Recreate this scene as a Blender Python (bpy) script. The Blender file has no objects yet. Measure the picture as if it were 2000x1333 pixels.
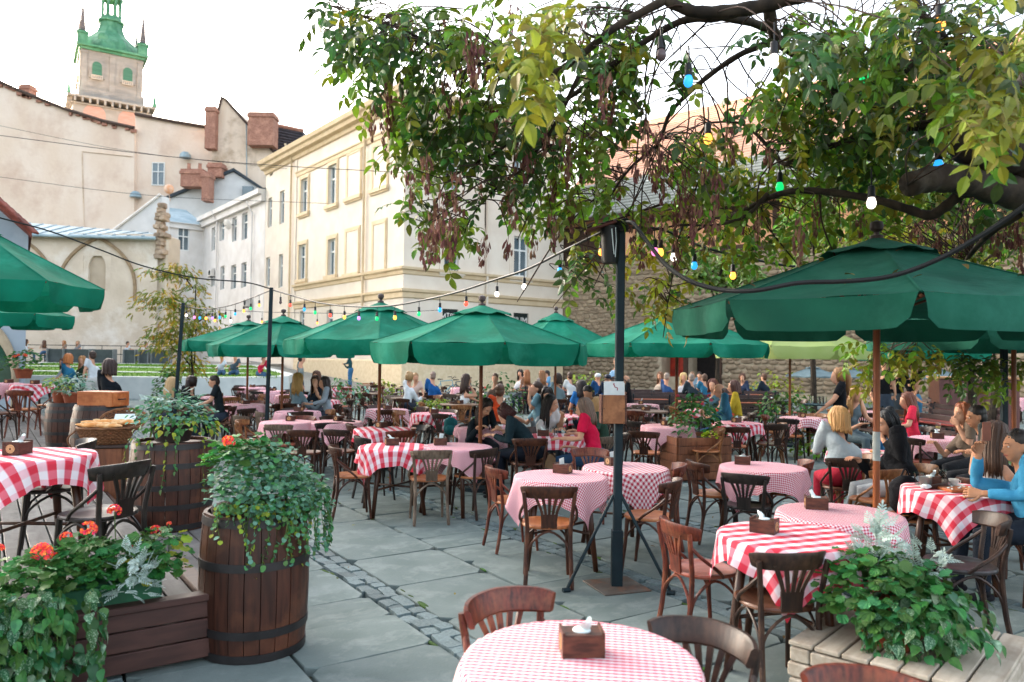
import bpy, bmesh, math, random
import numpy as np
from mathutils import Vector as V, Matrix, Quaternion
random.seed(7)
rng = np.random.default_rng(7)
SC = bpy.context.scene
COL = SC.collection
R = math.radians
PI = math.pi
U = random.uniform

# ------------------------------------------------------------------ camera, sky, sun, exposure
CAMZ = 1.78; FPX = 1480.0; PITCH = R(1.3); ROLL = R(0.7)
_f = V((0, math.cos(PITCH), math.sin(PITCH))); _r0 = V((1, 0, 0)); _u0 = _r0.cross(_f)
CU = _u0 * math.cos(ROLL) - _r0 * math.sin(ROLL); CR = _r0 * math.cos(ROLL) + _u0 * math.sin(ROLL)
CP = V((0, 0, CAMZ))
cd = bpy.data.cameras.new('camera'); cam = bpy.data.objects.new('camera', cd); COL.objects.link(cam)
mw = Matrix((CR, CU, -_f)).transposed().to_4x4(); mw.translation = CP; cam.matrix_world = mw
cd.sensor_width = 36; cd.lens = FPX / 2000 * 36; cd.clip_end = 900; cd.clip_start = 0.05
cd.dof.use_dof = True; cd.dof.focus_distance = 7.0; cd.dof.aperture_fstop = 2.4
SC.camera = cam
SUN_AZ = R(-50); SUN_EL = R(11)          # azimuth measured from +Y, negative to the left
w = bpy.data.worlds.new('World'); SC.world = w; w.use_nodes = True
nt = w.node_tree; nt.nodes.clear()
sky = nt.nodes.new('ShaderNodeTexSky'); sky.sky_type = 'NISHITA'; sky.sun_disc = False
sky.sun_elevation = SUN_EL; sky.sun_rotation = SUN_AZ; sky.dust_density = 5.0; sky.ozone_density = 0.3; sky.air_density = 0.8
bg = nt.nodes.new('ShaderNodeBackground'); bg.inputs[1].default_value = 0.15
wo = nt.nodes.new('ShaderNodeOutputWorld')
hsv = nt.nodes.new('ShaderNodeHueSaturation'); hsv.inputs['Saturation'].default_value = .5
nt.links.new(sky.outputs[0], hsv.inputs['Color']); nt.links.new(hsv.outputs[0], bg.inputs[0]); nt.links.new(bg.outputs[0], wo.inputs[0])
sl = bpy.data.lights.new('sun', 'SUN'); sl.energy = 4.0; sl.angle = R(0.6); sl.color = (1, .82, .60)
so = bpy.data.objects.new('sun', sl); COL.objects.link(so)
_sd = V((math.sin(SUN_AZ) * math.cos(SUN_EL), math.cos(SUN_AZ) * math.cos(SUN_EL), math.sin(SUN_EL)))
so.rotation_euler = _sd.to_track_quat('Z', 'Y').to_euler(); so.location = (0, 0, 60)
vs = SC.view_settings; vs.view_transform = 'Standard'; vs.look = 'None'; vs.gamma = 1; vs.exposure = 3.1
try: vs.use_curve_mapping = False
except Exception: pass
SC.cycles.max_bounces = 7; SC.cycles.transparent_max_bounces = 8
SC.cycles.use_denoising = True

# ------------------------------------------------------------------ pixel (2000x1333) to world
def ray(px, py): return (_f * FPX + CR * (px - 1000) - CU * (py - 666.5))
def P(px, py, z=0.0):
    d = ray(px, py); t = (z - CAMZ) / d.z; return CP + d * t
def D(px, py, y):
    d = ray(px, py); return CP + d * (y / d.y)
def hor(px): return 700 + .0122 * (px - 1000)
def X(px, d): return (px - 1000) / FPX * d          # rough x for a column at depth d

# ------------------------------------------------------------------ object helpers
def link(o, parent=None):
    COL.objects.link(o)
    if parent is not None: o.parent = parent
    return o
LAB = {}
def tag(o, label=None, cat=None, group=None, kind=None):
    if label:
        o['label'] = label; LAB.setdefault(label, []).append(o)
    if cat: o['category'] = cat
    if group: o['group'] = group
    if kind: o['kind'] = kind
    return o
def T(name, label, cat, loc=(0, 0, 0), rz=0, group=None):
    o = bpy.data.objects.new(name, None); COL.objects.link(o); o.empty_display_size = .1
    o.location = loc; o.rotation_euler = (0, 0, rz)
    return tag(o, label, cat, group)
def O(name, mesh, parent=None, loc=None, rot=None, mat=None, scale=None):
    o = bpy.data.objects.new(name, mesh); link(o, parent)
    if loc is not None: o.location = loc
    if rot is not None: o.rotation_euler = rot
    if scale is not None: o.scale = scale if hasattr(scale, '__len__') else (scale,) * 3
    if mat is not None:
        if not mesh.materials: mesh.materials.append(mat)
        o.material_slots[0].link = 'OBJECT'; o.material_slots[0].material = mat
    return o

class MB:
    def __init__(s): s.v = []; s.f = []; s.m = []; s.uv = None
    def add(s, vs, fs, mi=0):
        b = len(s.v); s.v += [tuple(x) for x in vs]
        for f in fs: s.f.append([b + i for i in f]); s.m.append(mi)
        return s
    def box(s, a, b, mi=0, mat=None):
        x0, y0, z0 = a; x1, y1, z1 = b
        vs = [V(p) for p in ((x0,y0,z0),(x1,y0,z0),(x1,y1,z0),(x0,y1,z0),(x0,y0,z1),(x1,y0,z1),(x1,y1,z1),(x0,y1,z1))]
        if mat is not None: vs = [mat @ v for v in vs]
        return s.add(vs, ((0,3,2,1),(4,5,6,7),(0,1,5,4),(1,2,6,5),(2,3,7,6),(3,0,4,7)), mi)
    def cbox(s, a, b, c=.006, mi=0, mat=None):      # chamfered box
        x0, y0, z0 = a; x1, y1, z1 = b; vs = []; c = min(c, (x1-x0)*.4, (y1-y0)*.4, (z1-z0)*.4)
        for z, i in ((z0, c), (z0 + c, 0), (z1 - c, 0), (z1, c)):
            X0, X1, Y0, Y1 = x0 + i, x1 - i, y0 + i, y1 - i
            k = c if i == 0 else c * .5
            vs += [(X0+k,Y0,z),(X1-k,Y0,z),(X1,Y0+k,z),(X1,Y1-k,z),(X1-k,Y1,z),(X0+k,Y1,z),(X0,Y1-k,z),(X0,Y0+k,z)]
        vs = [V(p) for p in vs]
        if mat is not None: vs = [mat @ v for v in vs]
        fs = [tuple(range(7, -1, -1)), tuple(range(24, 32))]
        for r in range(3):
            for i in range(8):
                j = (i + 1) % 8; fs.append((r*8+i, r*8+j, r*8+8+j, r*8+8+i))
        return s.add(vs, fs, mi)
    def rings(s, rs, mi=0, cap=True, closed=True):   # list of rings of points
        n = len(rs[0]); vs = [p for r in rs for p in r]; fs = []
        for k in range(len(rs) - 1):
            for i in range(n if closed else n - 1):
                j = (i + 1) % n; fs.append((k*n+i, k*n+j, (k+1)*n+j, (k+1)*n+i))
        if cap: fs.append(tuple(range(n-1, -1, -1))); fs.append(tuple(range((len(rs)-1)*n, len(rs)*n)))
        return s.add(vs, fs, mi)
    def tube(s, pts, rad, n=8, mi=0, round_ends=False, flat=1.0):
        pts = [V(p) for p in pts]
        if not hasattr(rad, '__len__'): rad = [rad] * len(pts)
        rad = list(rad)
        if round_ends:
            d0 = (pts[0] - pts[1]).normalized(); d1 = (pts[-1] - pts[-2]).normalized(); r0, r1 = rad[0], rad[-1]
            pts = [pts[0] + d0*r0*.95, pts[0] + d0*r0*.6] + pts + [pts[-1] + d1*r1*.6, pts[-1] + d1*r1*.95]
            rad = [r0*.3, r0*.78] + rad + [r1*.78, r1*.3]
        rs = []; prev = None
        for i, p in enumerate(pts):
            t = (pts[min(i+1, len(pts)-1)] - pts[max(i-1, 0)])
            t = t.normalized() if t.length > 1e-9 else V((0, 0, 1))
            if prev is None:
                a = V((0, 0, 1)) if abs(t.z) < .9 else V((0, 1, 0))
                x = t.cross(a).normalized()
            else:
                x = prev - t * prev.dot(t); x = x.normalized() if x.length > 1e-6 else t.orthogonal().normalized()
            prev = x; y = t.cross(x)
            rs.append([p + x * math.cos(2*PI*k/n) * rad[i] + y * math.sin(2*PI*k/n) * rad[i] * flat for k in range(n)])
        return s.rings(rs, mi)
    def lathe(s, prof, n=16, mi=0, c=(0, 0, 0), cap=True):
        rs = [[(c[0] + r*math.cos(2*PI*k/n), c[1] + r*math.sin(2*PI*k/n), c[2] + z) for k in range(n)] for r, z in prof]
        return s.rings(rs, mi, cap)
    def ell(s, c, r, n=12, m=8, mi=0, mat=None):
        rs = []
        for j in range(1, m):
            a = PI * j / m - PI / 2
            ring = [V((r[0]*math.cos(a)*math.cos(2*PI*k/n), r[1]*math.cos(a)*math.sin(2*PI*k/n), r[2]*math.sin(a))) for k in range(n)]
            if mat is not None: ring = [mat @ p for p in ring]
            rs.append([p + V(c) for p in ring])
        return s.rings(rs, mi)
    def mesh(s, name, mats=None, smooth=True, uv=None):
        me = bpy.data.meshes.new(name); me.from_pydata(s.v, [], s.f)
        if mats is not None:
            for m in (mats if isinstance(mats, (list, tuple)) else [mats]): me.materials.append(m)
            if any(s.m): me.polygons.foreach_set('material_index', s.m)
        if smooth: me.polygons.foreach_set('use_smooth', [True] * len(me.polygons))
        if smooth == 'a':
            me.set_sharp_from_angle(angle=R(35))
        if uv is not None:
            l = me.uv_layers.new(name='UVMap'); idx = np.empty(len(me.loops), dtype=np.int32); me.loops.foreach_get('vertex_index', idx)
            l.data.foreach_set('uv', np.array(uv, dtype=np.float32)[idx].ravel())
        me.update(); return me
    def build(s, name, mats, parent=None, smooth='a', loc=None, rot=None, uv=None):
        return O(name, s.mesh(name, mats, smooth, uv), parent, loc, rot)

def np_instances(name, tmpl, mats4, mat, parent=None, smooth=False):
    """merge many copies of a template mesh (verts, tri/quad faces) into one object"""
    tv, tf = tmpl; tv = np.array(tv, dtype=np.float32); n = len(mats4); k = len(tv)
    A = np.array([[list(r) for r in m] for m in mats4], dtype=np.float32)
    vs = np.einsum('nij,kj->nki', A[:, :3, :3], tv) + A[:, None, :3, 3]
    me = bpy.data.meshes.new(name); sizes = [len(f) for f in tf]; lf = np.array([i for f in tf for i in f], dtype=np.int32)
    me.vertices.add(n * k); me.vertices.foreach_set('co', vs.ravel())
    loops = (lf[None, :] + (np.arange(n, dtype=np.int32) * k)[:, None]).ravel()
    me.loops.add(len(loops)); me.loops.foreach_set('vertex_index', loops)
    tot = np.tile(np.array(sizes, dtype=np.int32), n); st = np.concatenate(([0], np.cumsum(tot)[:-1])).astype(np.int32)
    me.polygons.add(len(tot)); me.polygons.foreach_set('loop_start', st)
    try: me.polygons.foreach_set('loop_total', tot)
    except Exception: pass
    me.materials.append(mat)
    if smooth: me.polygons.foreach_set('use_smooth', [True] * len(me.polygons))
    me.update(calc_edges=True); me.validate()
    return O(name, me, parent)

# ------------------------------------------------------------------ materials
MATS = {}
def lin(c):
    if isinstance(c, str):
        c = [int(c[i:i+2], 16) / 255 for i in (0, 2, 4)]
        return tuple(x/12.92 if x <= .04045 else ((x+.055)/1.055)**2.4 for x in c)
    return tuple(c)
def M(name, c1, c2=None, rough=.7, scale=6, stretch=(1, 1, 1), bump=0.0, bscale=None, rnd=0.0, trans=0.0, spec=.35,
      emit=0, metal=0, island=0.0, detail=5, c3=None, sc3=1.2, lo=.35, hi=.65):
    if name in MATS: return MATS[name]
    m = bpy.data.materials.new(name); m.use_nodes = True; nt = m.node_tree; N = nt.nodes; L = nt.links
    b = N['Principled BSDF']; b.inputs['Roughness'].default_value = rough; b.inputs['Metallic'].default_value = metal
    b.inputs['Specular IOR Level'].default_value = spec
    c1 = lin(c1); c2 = lin(c2) if c2 is not None else tuple(x * .75 for x in c1)
    tc = N.new('ShaderNodeTexCoord'); oi = N.new('ShaderNodeObjectInfo')
    ad = N.new('ShaderNodeVectorMath'); ad.operation = 'MULTIPLY_ADD'; ad.inputs[1].default_value = tuple(scale * s for s in stretch)
    cmb = N.new('ShaderNodeMath'); cmb.operation = 'MULTIPLY'; cmb.inputs[1].default_value = 37.0
    L.new(oi.outputs['Random'], cmb.inputs[0]); L.new(tc.outputs['Object'], ad.inputs[0]); L.new(cmb.outputs[0], ad.inputs[2])
    no = N.new('ShaderNodeTexNoise'); no.inputs['Scale'].default_value = 1; no.inputs['Detail'].default_value = detail
    L.new(ad.outputs[0], no.inputs['Vector'])
    mr = N.new('ShaderNodeMapRange'); mr.inputs[1].default_value = lo; mr.inputs[2].default_value = hi; L.new(no.outputs[0], mr.inputs[0])
    mx = N.new('ShaderNodeMix'); mx.data_type = 'RGBA'; mx.inputs[6].default_value = (*c1, 1); mx.inputs[7].default_value = (*c2, 1)
    L.new(mr.outputs[0], mx.inputs[0]); out = mx.outputs[2]
    if c3 is not None:
        n3 = N.new('ShaderNodeTexNoise'); n3.inputs['Scale'].default_value = sc3; n3.inputs['Detail'].default_value = 6
        n3.inputs['Roughness'].default_value = .65
        L.new(tc.outputs['Object'], n3.inputs['Vector'])
        m3 = N.new('ShaderNodeMapRange'); m3.inputs[1].default_value = .5; m3.inputs[2].default_value = .68; L.new(n3.outputs[0], m3.inputs[0])
        x3 = N.new('ShaderNodeMix'); x3.data_type = 'RGBA'; x3.inputs[7].default_value = (*lin(c3), 1)
        L.new(m3.outputs[0], x3.inputs[0]); L.new(out, x3.inputs[6]); out = x3.outputs[2]
    if rnd or island:
        hs = N.new('ShaderNodeHueSaturation'); mm = N.new('ShaderNodeMapRange')
        r_ = rnd or island; mm.inputs[3].default_value = 1 - r_; mm.inputs[4].default_value = 1 + r_
        if island:
            ge = N.new('ShaderNodeNewGeometry'); a2 = N.new('ShaderNodeMath'); a2.operation = 'ADD'
            fr = N.new('ShaderNodeMath'); fr.operation = 'FRACT'
            L.new(ge.outputs['Random Per Island'], a2.inputs[0]); L.new(oi.outputs['Random'], a2.inputs[1]); L.new(a2.outputs[0], fr.inputs[0])
            L.new(fr.outputs[0], mm.inputs[0])
            hm = N.new('ShaderNodeMapRange'); hm.inputs[3].default_value = .5 - .05; hm.inputs[4].default_value = .5 + .035
            L.new(fr.outputs[0], hm.inputs[0]); L.new(hm.outputs[0], hs.inputs['Hue'])
        else: L.new(oi.outputs['Random'], mm.inputs[0])
        L.new(mm.outputs[0], hs.inputs['Value']); L.new(out, hs.inputs['Color']); out = hs.outputs[0]
    L.new(out, b.inputs['Base Color'])
    if bump:
        bp = N.new('ShaderNodeBump'); bp.inputs['Strength'].default_value = 1; bp.inputs['Distance'].default_value = bump
        if bscale:
            n2 = N.new('ShaderNodeTexNoise'); n2.inputs['Scale'].default_value = bscale; n2.inputs['Detail'].default_value = 6
            L.new(tc.outputs['Object'], n2.inputs['Vector']); L.new(n2.outputs[0], bp.inputs['Height'])
        else: L.new(no.outputs[0], bp.inputs['Height'])
        L.new(bp.outputs[0], b.inputs['Normal'])
    if emit:
        b.inputs['Emission Color'].default_value = (*c1, 1); b.inputs['Emission Strength'].default_value = emit
    if trans:
        tr = N.new('ShaderNodeBsdfTranslucent'); ms = N.new('ShaderNodeMixShader'); ms.inputs[0].default_value = trans
        L.new(out, tr.inputs[0]); L.new(b.outputs[0], ms.inputs[1]); L.new(tr.outputs[0], ms.inputs[2])
        L.new(ms.outputs[0], N['Material Output'].inputs[0])
    MATS[name] = m; return m
def glassmat(name, tint=(.9, .95, .95), rough=.02):
    if name in MATS: return MATS[name]
    m = bpy.data.materials.new(name); m.use_nodes = True; b = m.node_tree.nodes['Principled BSDF']
    b.inputs['Base Color'].default_value = (*tint, 1); b.inputs['Roughness'].default_value = rough
    b.inputs['Transmission Weight'].default_value = 1; b.inputs['IOR'].default_value = 1.3
    MATS[name] = m; return m
def gingham(name, period, red=(.55, .02, .045), white=(.78, .72, .74), mid=None, sx=1.0):
    m = bpy.data.materials.new(name); m.use_nodes = True; nt = m.node_tree; N = nt.nodes; L = nt.links
    b = N['Principled BSDF']; b.inputs['Roughness'].default_value = .85; b.inputs['Specular IOR Level'].default_value = .15
    uv = N.new('ShaderNodeUVMap'); sp = N.new('ShaderNodeSeparateXYZ'); L.new(uv.outputs[0], sp.inputs[0])
    st = []
    for k in range(2):
        a = N.new('ShaderNodeMath'); a.operation = 'DIVIDE'; a.inputs[1].default_value = period; L.new(sp.outputs[k], a.inputs[0])
        f = N.new('ShaderNodeMath'); f.operation = 'FRACT'; L.new(a.outputs[0], f.inputs[0])
        g = N.new('ShaderNodeMapRange'); g.inputs[1].default_value = .46; g.inputs[2].default_value = .54; L.new(f.outputs[0], g.inputs[0])
        st.append(g.outputs[0])
    s = N.new('ShaderNodeMath'); s.operation = 'MULTIPLY_ADD'; s.inputs[1].default_value = .5 * sx; L.new(st[0], s.inputs[0])
    h = N.new('ShaderNodeMath'); h.operation = 'MULTIPLY'; h.inputs[1].default_value = .5 * (2 - sx); L.new(st[1], h.inputs[0]); L.new(h.outputs[0], s.inputs[2])
    cr = N.new('ShaderNodeValToRGB'); e = cr.color_ramp.elements; e[0].position = 0; e[0].color = (*white, 1); e[1].position = 1; e[1].color = (*red, 1)
    mid = mid or tuple((a * .55 + c * .45) for a, c in zip(red, white)); q = e.new(.5); q.color = (*mid, 1)
    L.new(s.outputs[0], cr.inputs[0]); L.new(cr.outputs[0], b.inputs['Base Color'])
    tc = N.new('ShaderNodeTexCoord'); no = N.new('ShaderNodeTexNoise'); no.inputs['Scale'].default_value = 9; L.new(tc.outputs['Object'], no.inputs['Vector'])
    bp = N.new('ShaderNodeBump'); bp.inputs['Distance'].default_value = .012; L.new(no.outputs[0], bp.inputs['Height']); L.new(bp.outputs[0], b.inputs['Normal'])
    return m

W_LEG = {k: M('wood_' + k, a, b, rough=.42, scale=9, stretch=(6, 6, .7), bump=.0012, rnd=.18, c3=c, sc3=5) for k, (a, b, c) in {
    'brown': ('432417', '28150f', '573321'), 'reddish': ('6a3020', '3c1a12', '7c4830'), 'black': ('26201e', '15110f', '3a322e'),
    'grey': ('6a5a4c', '48392e', '7a6c5e'), 'tan': ('8a5a34', '63391f', '9c7048'), 'dark': ('35231b', '1f1410', '4a3428')}.items()}
W_SEAT = {k: M('seat_' + k, a, b, rough=.35, scale=5, stretch=(6, 1, 1), bump=.0008, rnd=.15, c3=c, sc3=4) for k, (a, b, c) in {
    'orange': ('a5673f', '8a4e2c', 'b98058'), 'brown': ('6a4230', '4a2a1e', '84604c'), 'black': ('2c2726', '1c1817', '4a4443'), 'rose': ('a05a48', '864434', 'b87a68')}.items()}
M_TABLE = M('table_wood', '4a2c1c', '301a10', rough=.4, scale=8, stretch=(5, 5, .7), rnd=.15)
M_TOP = M('table_top_wood', '7a6250', '54402f', rough=.5, scale=4, stretch=(1, 8, 1), rnd=.2)
M_NAP = M('napkin_paper', 'd8e2e2', 'c8d4d4', rough=.9, scale=20)
M_BOX = M('napkin_box_wood', '5a3426', '351d15', rough=.45, scale=14, stretch=(1, 4, 4), rnd=.15)
M_EMB = M('emblem_inlay', 'd0a878', 'bf9262', rough=.6)
M_EMBD = M('emblem_ink', '5a3a20', rough=.6)
G_S = gingham('gingham_small', .021, red=(.46, .045, .08), white=(.74, .62, .66))
G_SP = gingham('gingham_small_pink', .021, red=(.58, .09, .15), white=(.82, .70, .72))
G_F = gingham('gingham_front', .026, red=(.60, .05, .10), white=(.72, .65, .65), sx=1.65)
G_M = gingham('gingham_medium', .045, red=(.40, .02, .05), white=(.74, .66, .68))
G_B = gingham('gingham_bold', .112, red=(.56, .035, .06), white=(.72, .64, .67), mid=(.70, .22, .28), sx=1.5)
CLOTH = {'S': G_S, 'P': G_SP, 'F': G_F, 'M': G_M, 'B': G_B}
M_GREEN = M('umbrella_green_fabric', '0c785e', '09634c', rough=.85, scale=2, trans=.22, bump=.012, bscale=5, spec=.15, c3='2f8f76', sc3=.8)
M_SHADEGREEN = M('umbrella_shaded_green_fabric', '1c5a48', '174a3c', rough=.88, scale=2, trans=.10, bump=.012, bscale=5, spec=.15, c3='2c6857', sc3=.9)  # tree shade on the green cloth put into a darker colour
M_LTGREEN = M('umbrella_pale_green_fabric', 'a9ba7c', '9bb06c', rough=.88, scale=2, trans=.4, spec=.1)
M_POLEW = M('umbrella_pole_wood', '8a4a20', '63321a', rough=.4, scale=5, stretch=(4, 4, .5), rnd=.2)
M_STEEL = M('painted_steel', '17282e', '101e24', rough=.6, scale=6, spec=.2)
M_CABLE = M('black_rubber_cable', '17191b', '101112', rough=.5)
M_WHITE = M('white_paint', 'd9d6cf', 'cbc6bd', rough=.7, scale=3)
M_GLASSP = M('window_pane_glass', '5d7078', '46565e', rough=.08, scale=.7, spec=.8)
M_BRICK = M('chimney_brick', 'a87c6a', '8a6050', rough=.9, scale=4, stretch=(1.5, 1.5, 5), bump=.01, c3='b98a74', sc3=1.5)
SKIN = {k: M('skin_' + k, a, b, rough=.75, scale=8, spec=.18, bump=.002, bscale=60) for k, (a, b) in {'light': ('c99a80', 'b8876c'), 'mid': ('b5866a', 'a27458'), 'tan': ('9a6c50', '875a40')}.items()}
def cloth_m(hexc): return M('fabric_' + hexc, hexc, rough=.85, scale=5, bump=.03, bscale=8, spec=.15)
def hair_m(hexc): return M('hair_' + hexc, hexc, rough=.5, scale=30, stretch=(2, 2, .2), bump=.006, spec=.35, lo=.25, hi=.75)
# ------------------------------------------------------------------ ground, paving, lawn
M_DIRT = M('joint_soil', '4a4a3c', '33382c', rough=.95, scale=7, bump=.01)
M_SLAB = M('paving_slab_stone', '6c7876', '5c6967', rough=.8, scale=2.2, bump=.004, bscale=45, rnd=.14, c3='7c8683', sc3=2.6, spec=.3)
M_COB = M('cobble_stone', '667678', '546466', rough=.65, scale=6, bump=.006, bscale=20, rnd=.3)
gb = MB(); gb.add([(-300, -200, -.055), (300, -200, -.055), (300, 500, -.055), (-300, 500, -.055)], [(0, 1, 2, 3)])
ground = tag(gb.build('ground', M_DIRT), kind='structure')
pav = bpy.data.objects.new('pavement', None); link(pav); tag(pav, kind='structure')
GA = R(33.5)
eu = V((math.cos(GA), math.sin(GA), 0)); ev = V((math.sin(GA), -math.cos(GA), 0))
def G(u, v, z=0): return eu * u + ev * v + V((0, 0, z))
def slab_me(n, cob=False):
    mb = MB(); c = .006 if not cob else .014
    jit = lambda s: U(-s, s)
    q = [(-.5, -.5), (.5, -.5), (.5, .5), (-.5, .5)]; ring = []
    for i in range(4):
        a, b = q[i], q[(i + 1) % 4]
        for t in (.08, .5, .92): ring.append((a[0]+(b[0]-a[0])*t + jit(.006 if not cob else .06), a[1]+(b[1]-a[1])*t + jit(.006 if not cob else .06)))
    rs = [[(x, y, -.06) for x, y in ring], [(x, y, -c) for x, y in ring], [(x*(1-c*1.3 if not cob else .955), y*(1-c*1.3 if not cob else .955), 0 if not cob else .004) for x, y in ring]]
    return mb.rings(rs).mesh(n, M_COB if cob else M_SLAB, False)
SLABM = [slab_me('slab_mesh') for _ in range(4)]; COBM = [slab_me('cobble_mesh', True) for _ in range(4)]
slabs = []; cobs = []
def in_deck(p): return False
PERIOD = 1.93; U0 = 2.38
for k in range(-14, 16):
    ub = U0 + k * PERIOD
    v = -36.0; rr = random.Random(k + 50)
    ucol = [(ub + .15, ub + .15 + .84), (ub + .15 + .85, ub + PERIOD - .15)]
    ucol = [(ub + .12, ub + .12 + .86), (ub + .12 + .87, ub + PERIOD - .12)]
    for (ua, uc) in ucol:
        v = -40 + rr.random() * .5
        while v < 4:
            h = rr.choice((.46, .5, .62, .76, .86))
            slabs.append(((ua + uc) / 2, v + h / 2, uc - ua - .012, h - .012)); v += h
    v = -40
    while v < 4:
        for r in range(2):
            cobs.append((ub - .055 + r * .11 + rr.uniform(-.012, .012), v + rr.uniform(0, .07), rr.uniform(.098, .112), rr.uniform(.11, .16)))
        v += .135
def pw(p):
    return p.y > -1 and abs(p.x) < 5 + p.y * 1.1
def pv(p): # visible test
    d = p - CP; y = d.dot(_f)
    if y < 1.2: return False
    return abs(d.dot(CR) / y) < .73 and d.dot(CU) / y > -.50
far_s = []; far_c = []; near_s = []; near_c = []
for (u, v, a, b) in slabs:
    p = G(u, v)
    if p.y > 40 or not pw(p): continue
    near_s.append((p.length + (0 if pv(p) else 1000), p, a, b))
near_s.sort(key=lambda t: t[0])
for i, (l, p, a, b) in enumerate(near_s):
    z = U(-.006, .004); rot = GA
    if i < 290:
        O('slab', random.choice(SLABM), pav, (p.x, p.y, z), (U(-.004, .004), U(-.004, .004), rot), scale=(a, b, 1))
    else:
        far_s.append(Matrix.Translation((p.x, p.y, z)) @ Matrix.Rotation(rot, 4, 'Z') @ Matrix.Diagonal((a, b, 1, 1)))
for (u, v, a, b) in cobs:
    p = G(u, v)
    if p.y > 22 or not pw(p): continue
    near_c.append((p.length + (0 if pv(p) else 1000), p, a, b))
near_c.sort(key=lambda t: t[0])
for i, (l, p, a, b) in enumerate(near_c):
    z = U(-.010, -.004); rot = GA + U(-.16, .16)
    if i < 295: O('cobble', random.choice(COBM), pav, (p.x, p.y, z), (0, 0, rot), scale=(a, b, 1))
    else: far_c.append(Matrix.Translation((p.x, p.y, z)) @ Matrix.Rotation(rot, 4, 'Z') @ Matrix.Diagonal((a, b, 1, 1)))
def tmpl(me): return [tuple(v.co) for v in me.vertices], [tuple(p.vertices) for p in me.polygons]
o = np_instances('far_slabs', tmpl(SLABM[0]), far_s, M_SLAB, pav); tag(o, kind='stuff')
o = np_instances('far_cobbles', tmpl(COBM[0]), far_c, M_COB, pav); tag(o, kind='stuff')
# moss and litter in the joints, fallen leaves
mt = []
for _ in range(420):
    p = G(U0 + random.randint(-3, 3) * PERIOD + random.choice((-.15, .15, 1.0)) + U(-.015, .015), U(-11, 0))
    if not pv(p): continue
    mt.append(Matrix.Translation((p.x, p.y, -.012)) @ Matrix.Rotation(GA + U(-.2, .2), 4, 'Z') @ Matrix.Diagonal((U(.008, .02), U(.03, .10), .014, 1)))
mo = MB(); mo.ell((0, 0, 0), (1, 1, 1), 8, 5)
tag(np_instances('moss', (mo.v, mo.f), mt, M('joint_moss', '3d5a24', '2c4418', rough=.95, island=.3), None), 'thin green moss in the joints between paving slabs', 'moss', kind='stuff')

# raised lawn with white retaining wall
M_CONC = M('white_concrete', 'c9cdc9', 'b9bfbc', rough=.8, scale=2, bump=.002)
M_GRASS = M('lawn_grass', '5f8a24', '476e1a', rough=.95, scale=3, bump=.02, bscale=60, c3='7ba33a', sc3=.5)
Zf, Zb = .86, 1.22
lawn_pts = [(-26, 30), (-13.4, 30), (-10.8, 30.6), (-9.4, 32), (-9.8, 34), (-14.5, 43.5), (-27, 43.5)]
def lz(y): return Zf + (y - 30) / 13.5 * (Zb - Zf)
wb = MB(); n = len(lawn_pts)
cx, cy = -18, 36.5
def inset(p, d):
    q = V((p[0] - cx, p[1] - cy)); l = q.length; q = q * ((l - d) / l); return (cx + q.x, cy + q.y)
ins = [inset(p, .55) for p in lawn_pts]
for i in range(n):
    j = (i + 1) % n; a, b = lawn_pts[i], lawn_pts[j]; c, d = ins[j], ins[i]
    wb.add([(a[0], a[1], -.05), (b[0], b[1], -.05), (b[0], b[1], lz(b[1])), (a[0], a[1], lz(a[1])), (c[0], c[1], lz(c[1])), (d[0], d[1], lz(d[1])), (c[0], c[1], lz(c[1])-.3), (d[0], d[1], lz(d[1])-.3)],
           [(0, 1, 2, 3), (3, 2, 4, 5), (5, 4, 6, 7)])
tag(wb.build('retaining_wall', M_CONC, None, False), 'long white concrete retaining wall edging the raised lawn', 'wall')
lb = MB(); lb.add([(p[0], p[1], lz(p[1]) - .02) for p in ins], [tuple(range(n))])
tag(lb.build('lawn', M_GRASS, None, False), kind='structure')
for (x0, x1, y0) in ((-25, -12, 34.0), (-25, -13, 39.0)):
    pb = MB(); pb.box((x0, -.25, -.1), (x1, .25, .012), mat=Matrix.Translation((0, y0, lz(y0) - .01)) @ Matrix.Rotation(math.atan((Zb-Zf)/13.5), 4, 'X'))
    tag(pb.build('lawn_path', M_CONC, None, False), kind='structure')
gt = []
for _ in range(9000):
    x, y = U(-26, -9.6), U(30.6, 43); 
    if x > -14.5 + (43.5 - y) * .44 or min(abs(y - 34), abs(y - 39)) < .33: continue
    gt.append(Matrix.Translation((x, y, lz(y) - .03)) @ Matrix.Rotation(U(0, 6.3), 4, 'Z') @ Matrix.Rotation(U(-.5, .5), 4, 'X') @ Matrix.Diagonal((1, 1, U(.7, 1.4), 1)))
tag(np_instances('lawn_grass', ([(-.03, 0, 0), (.03, 0, 0), (0.01, .02, .055)], [(0, 1, 2)]), gt, M_GRASS), 'mown green grass of the raised lawn', 'grass', kind='stuff')
# terrace behind the lawn and ramp along the cream facade
tb = MB(); tb.box((-60, 43.5, -.2), (-15.2, 62, Zb - .01)); tag(tb.build('terrace', M('terrace_paving', '8f8f8a', '7d7d78', rough=.85, scale=3), None, False), kind='structure')
rb = MB(); rb.add([(-4.2, 37.0, -.02), (-16.5, 53, 1.15), (-20, 57.5, 1.4), (-15, 44, 1.21), (-9.2, 33, .25), (-6.5, 33, -.02)], [(0, 1, 2, 3, 4, 5)])
rb.add([(-4.2, 37.0, -.05)], [])
tag(rb.build('ramp', M('ramp_cobbles', '8a8c88', '70736f', rough=.85, scale=9, bump=.01), None, False), kind='structure')

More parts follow.
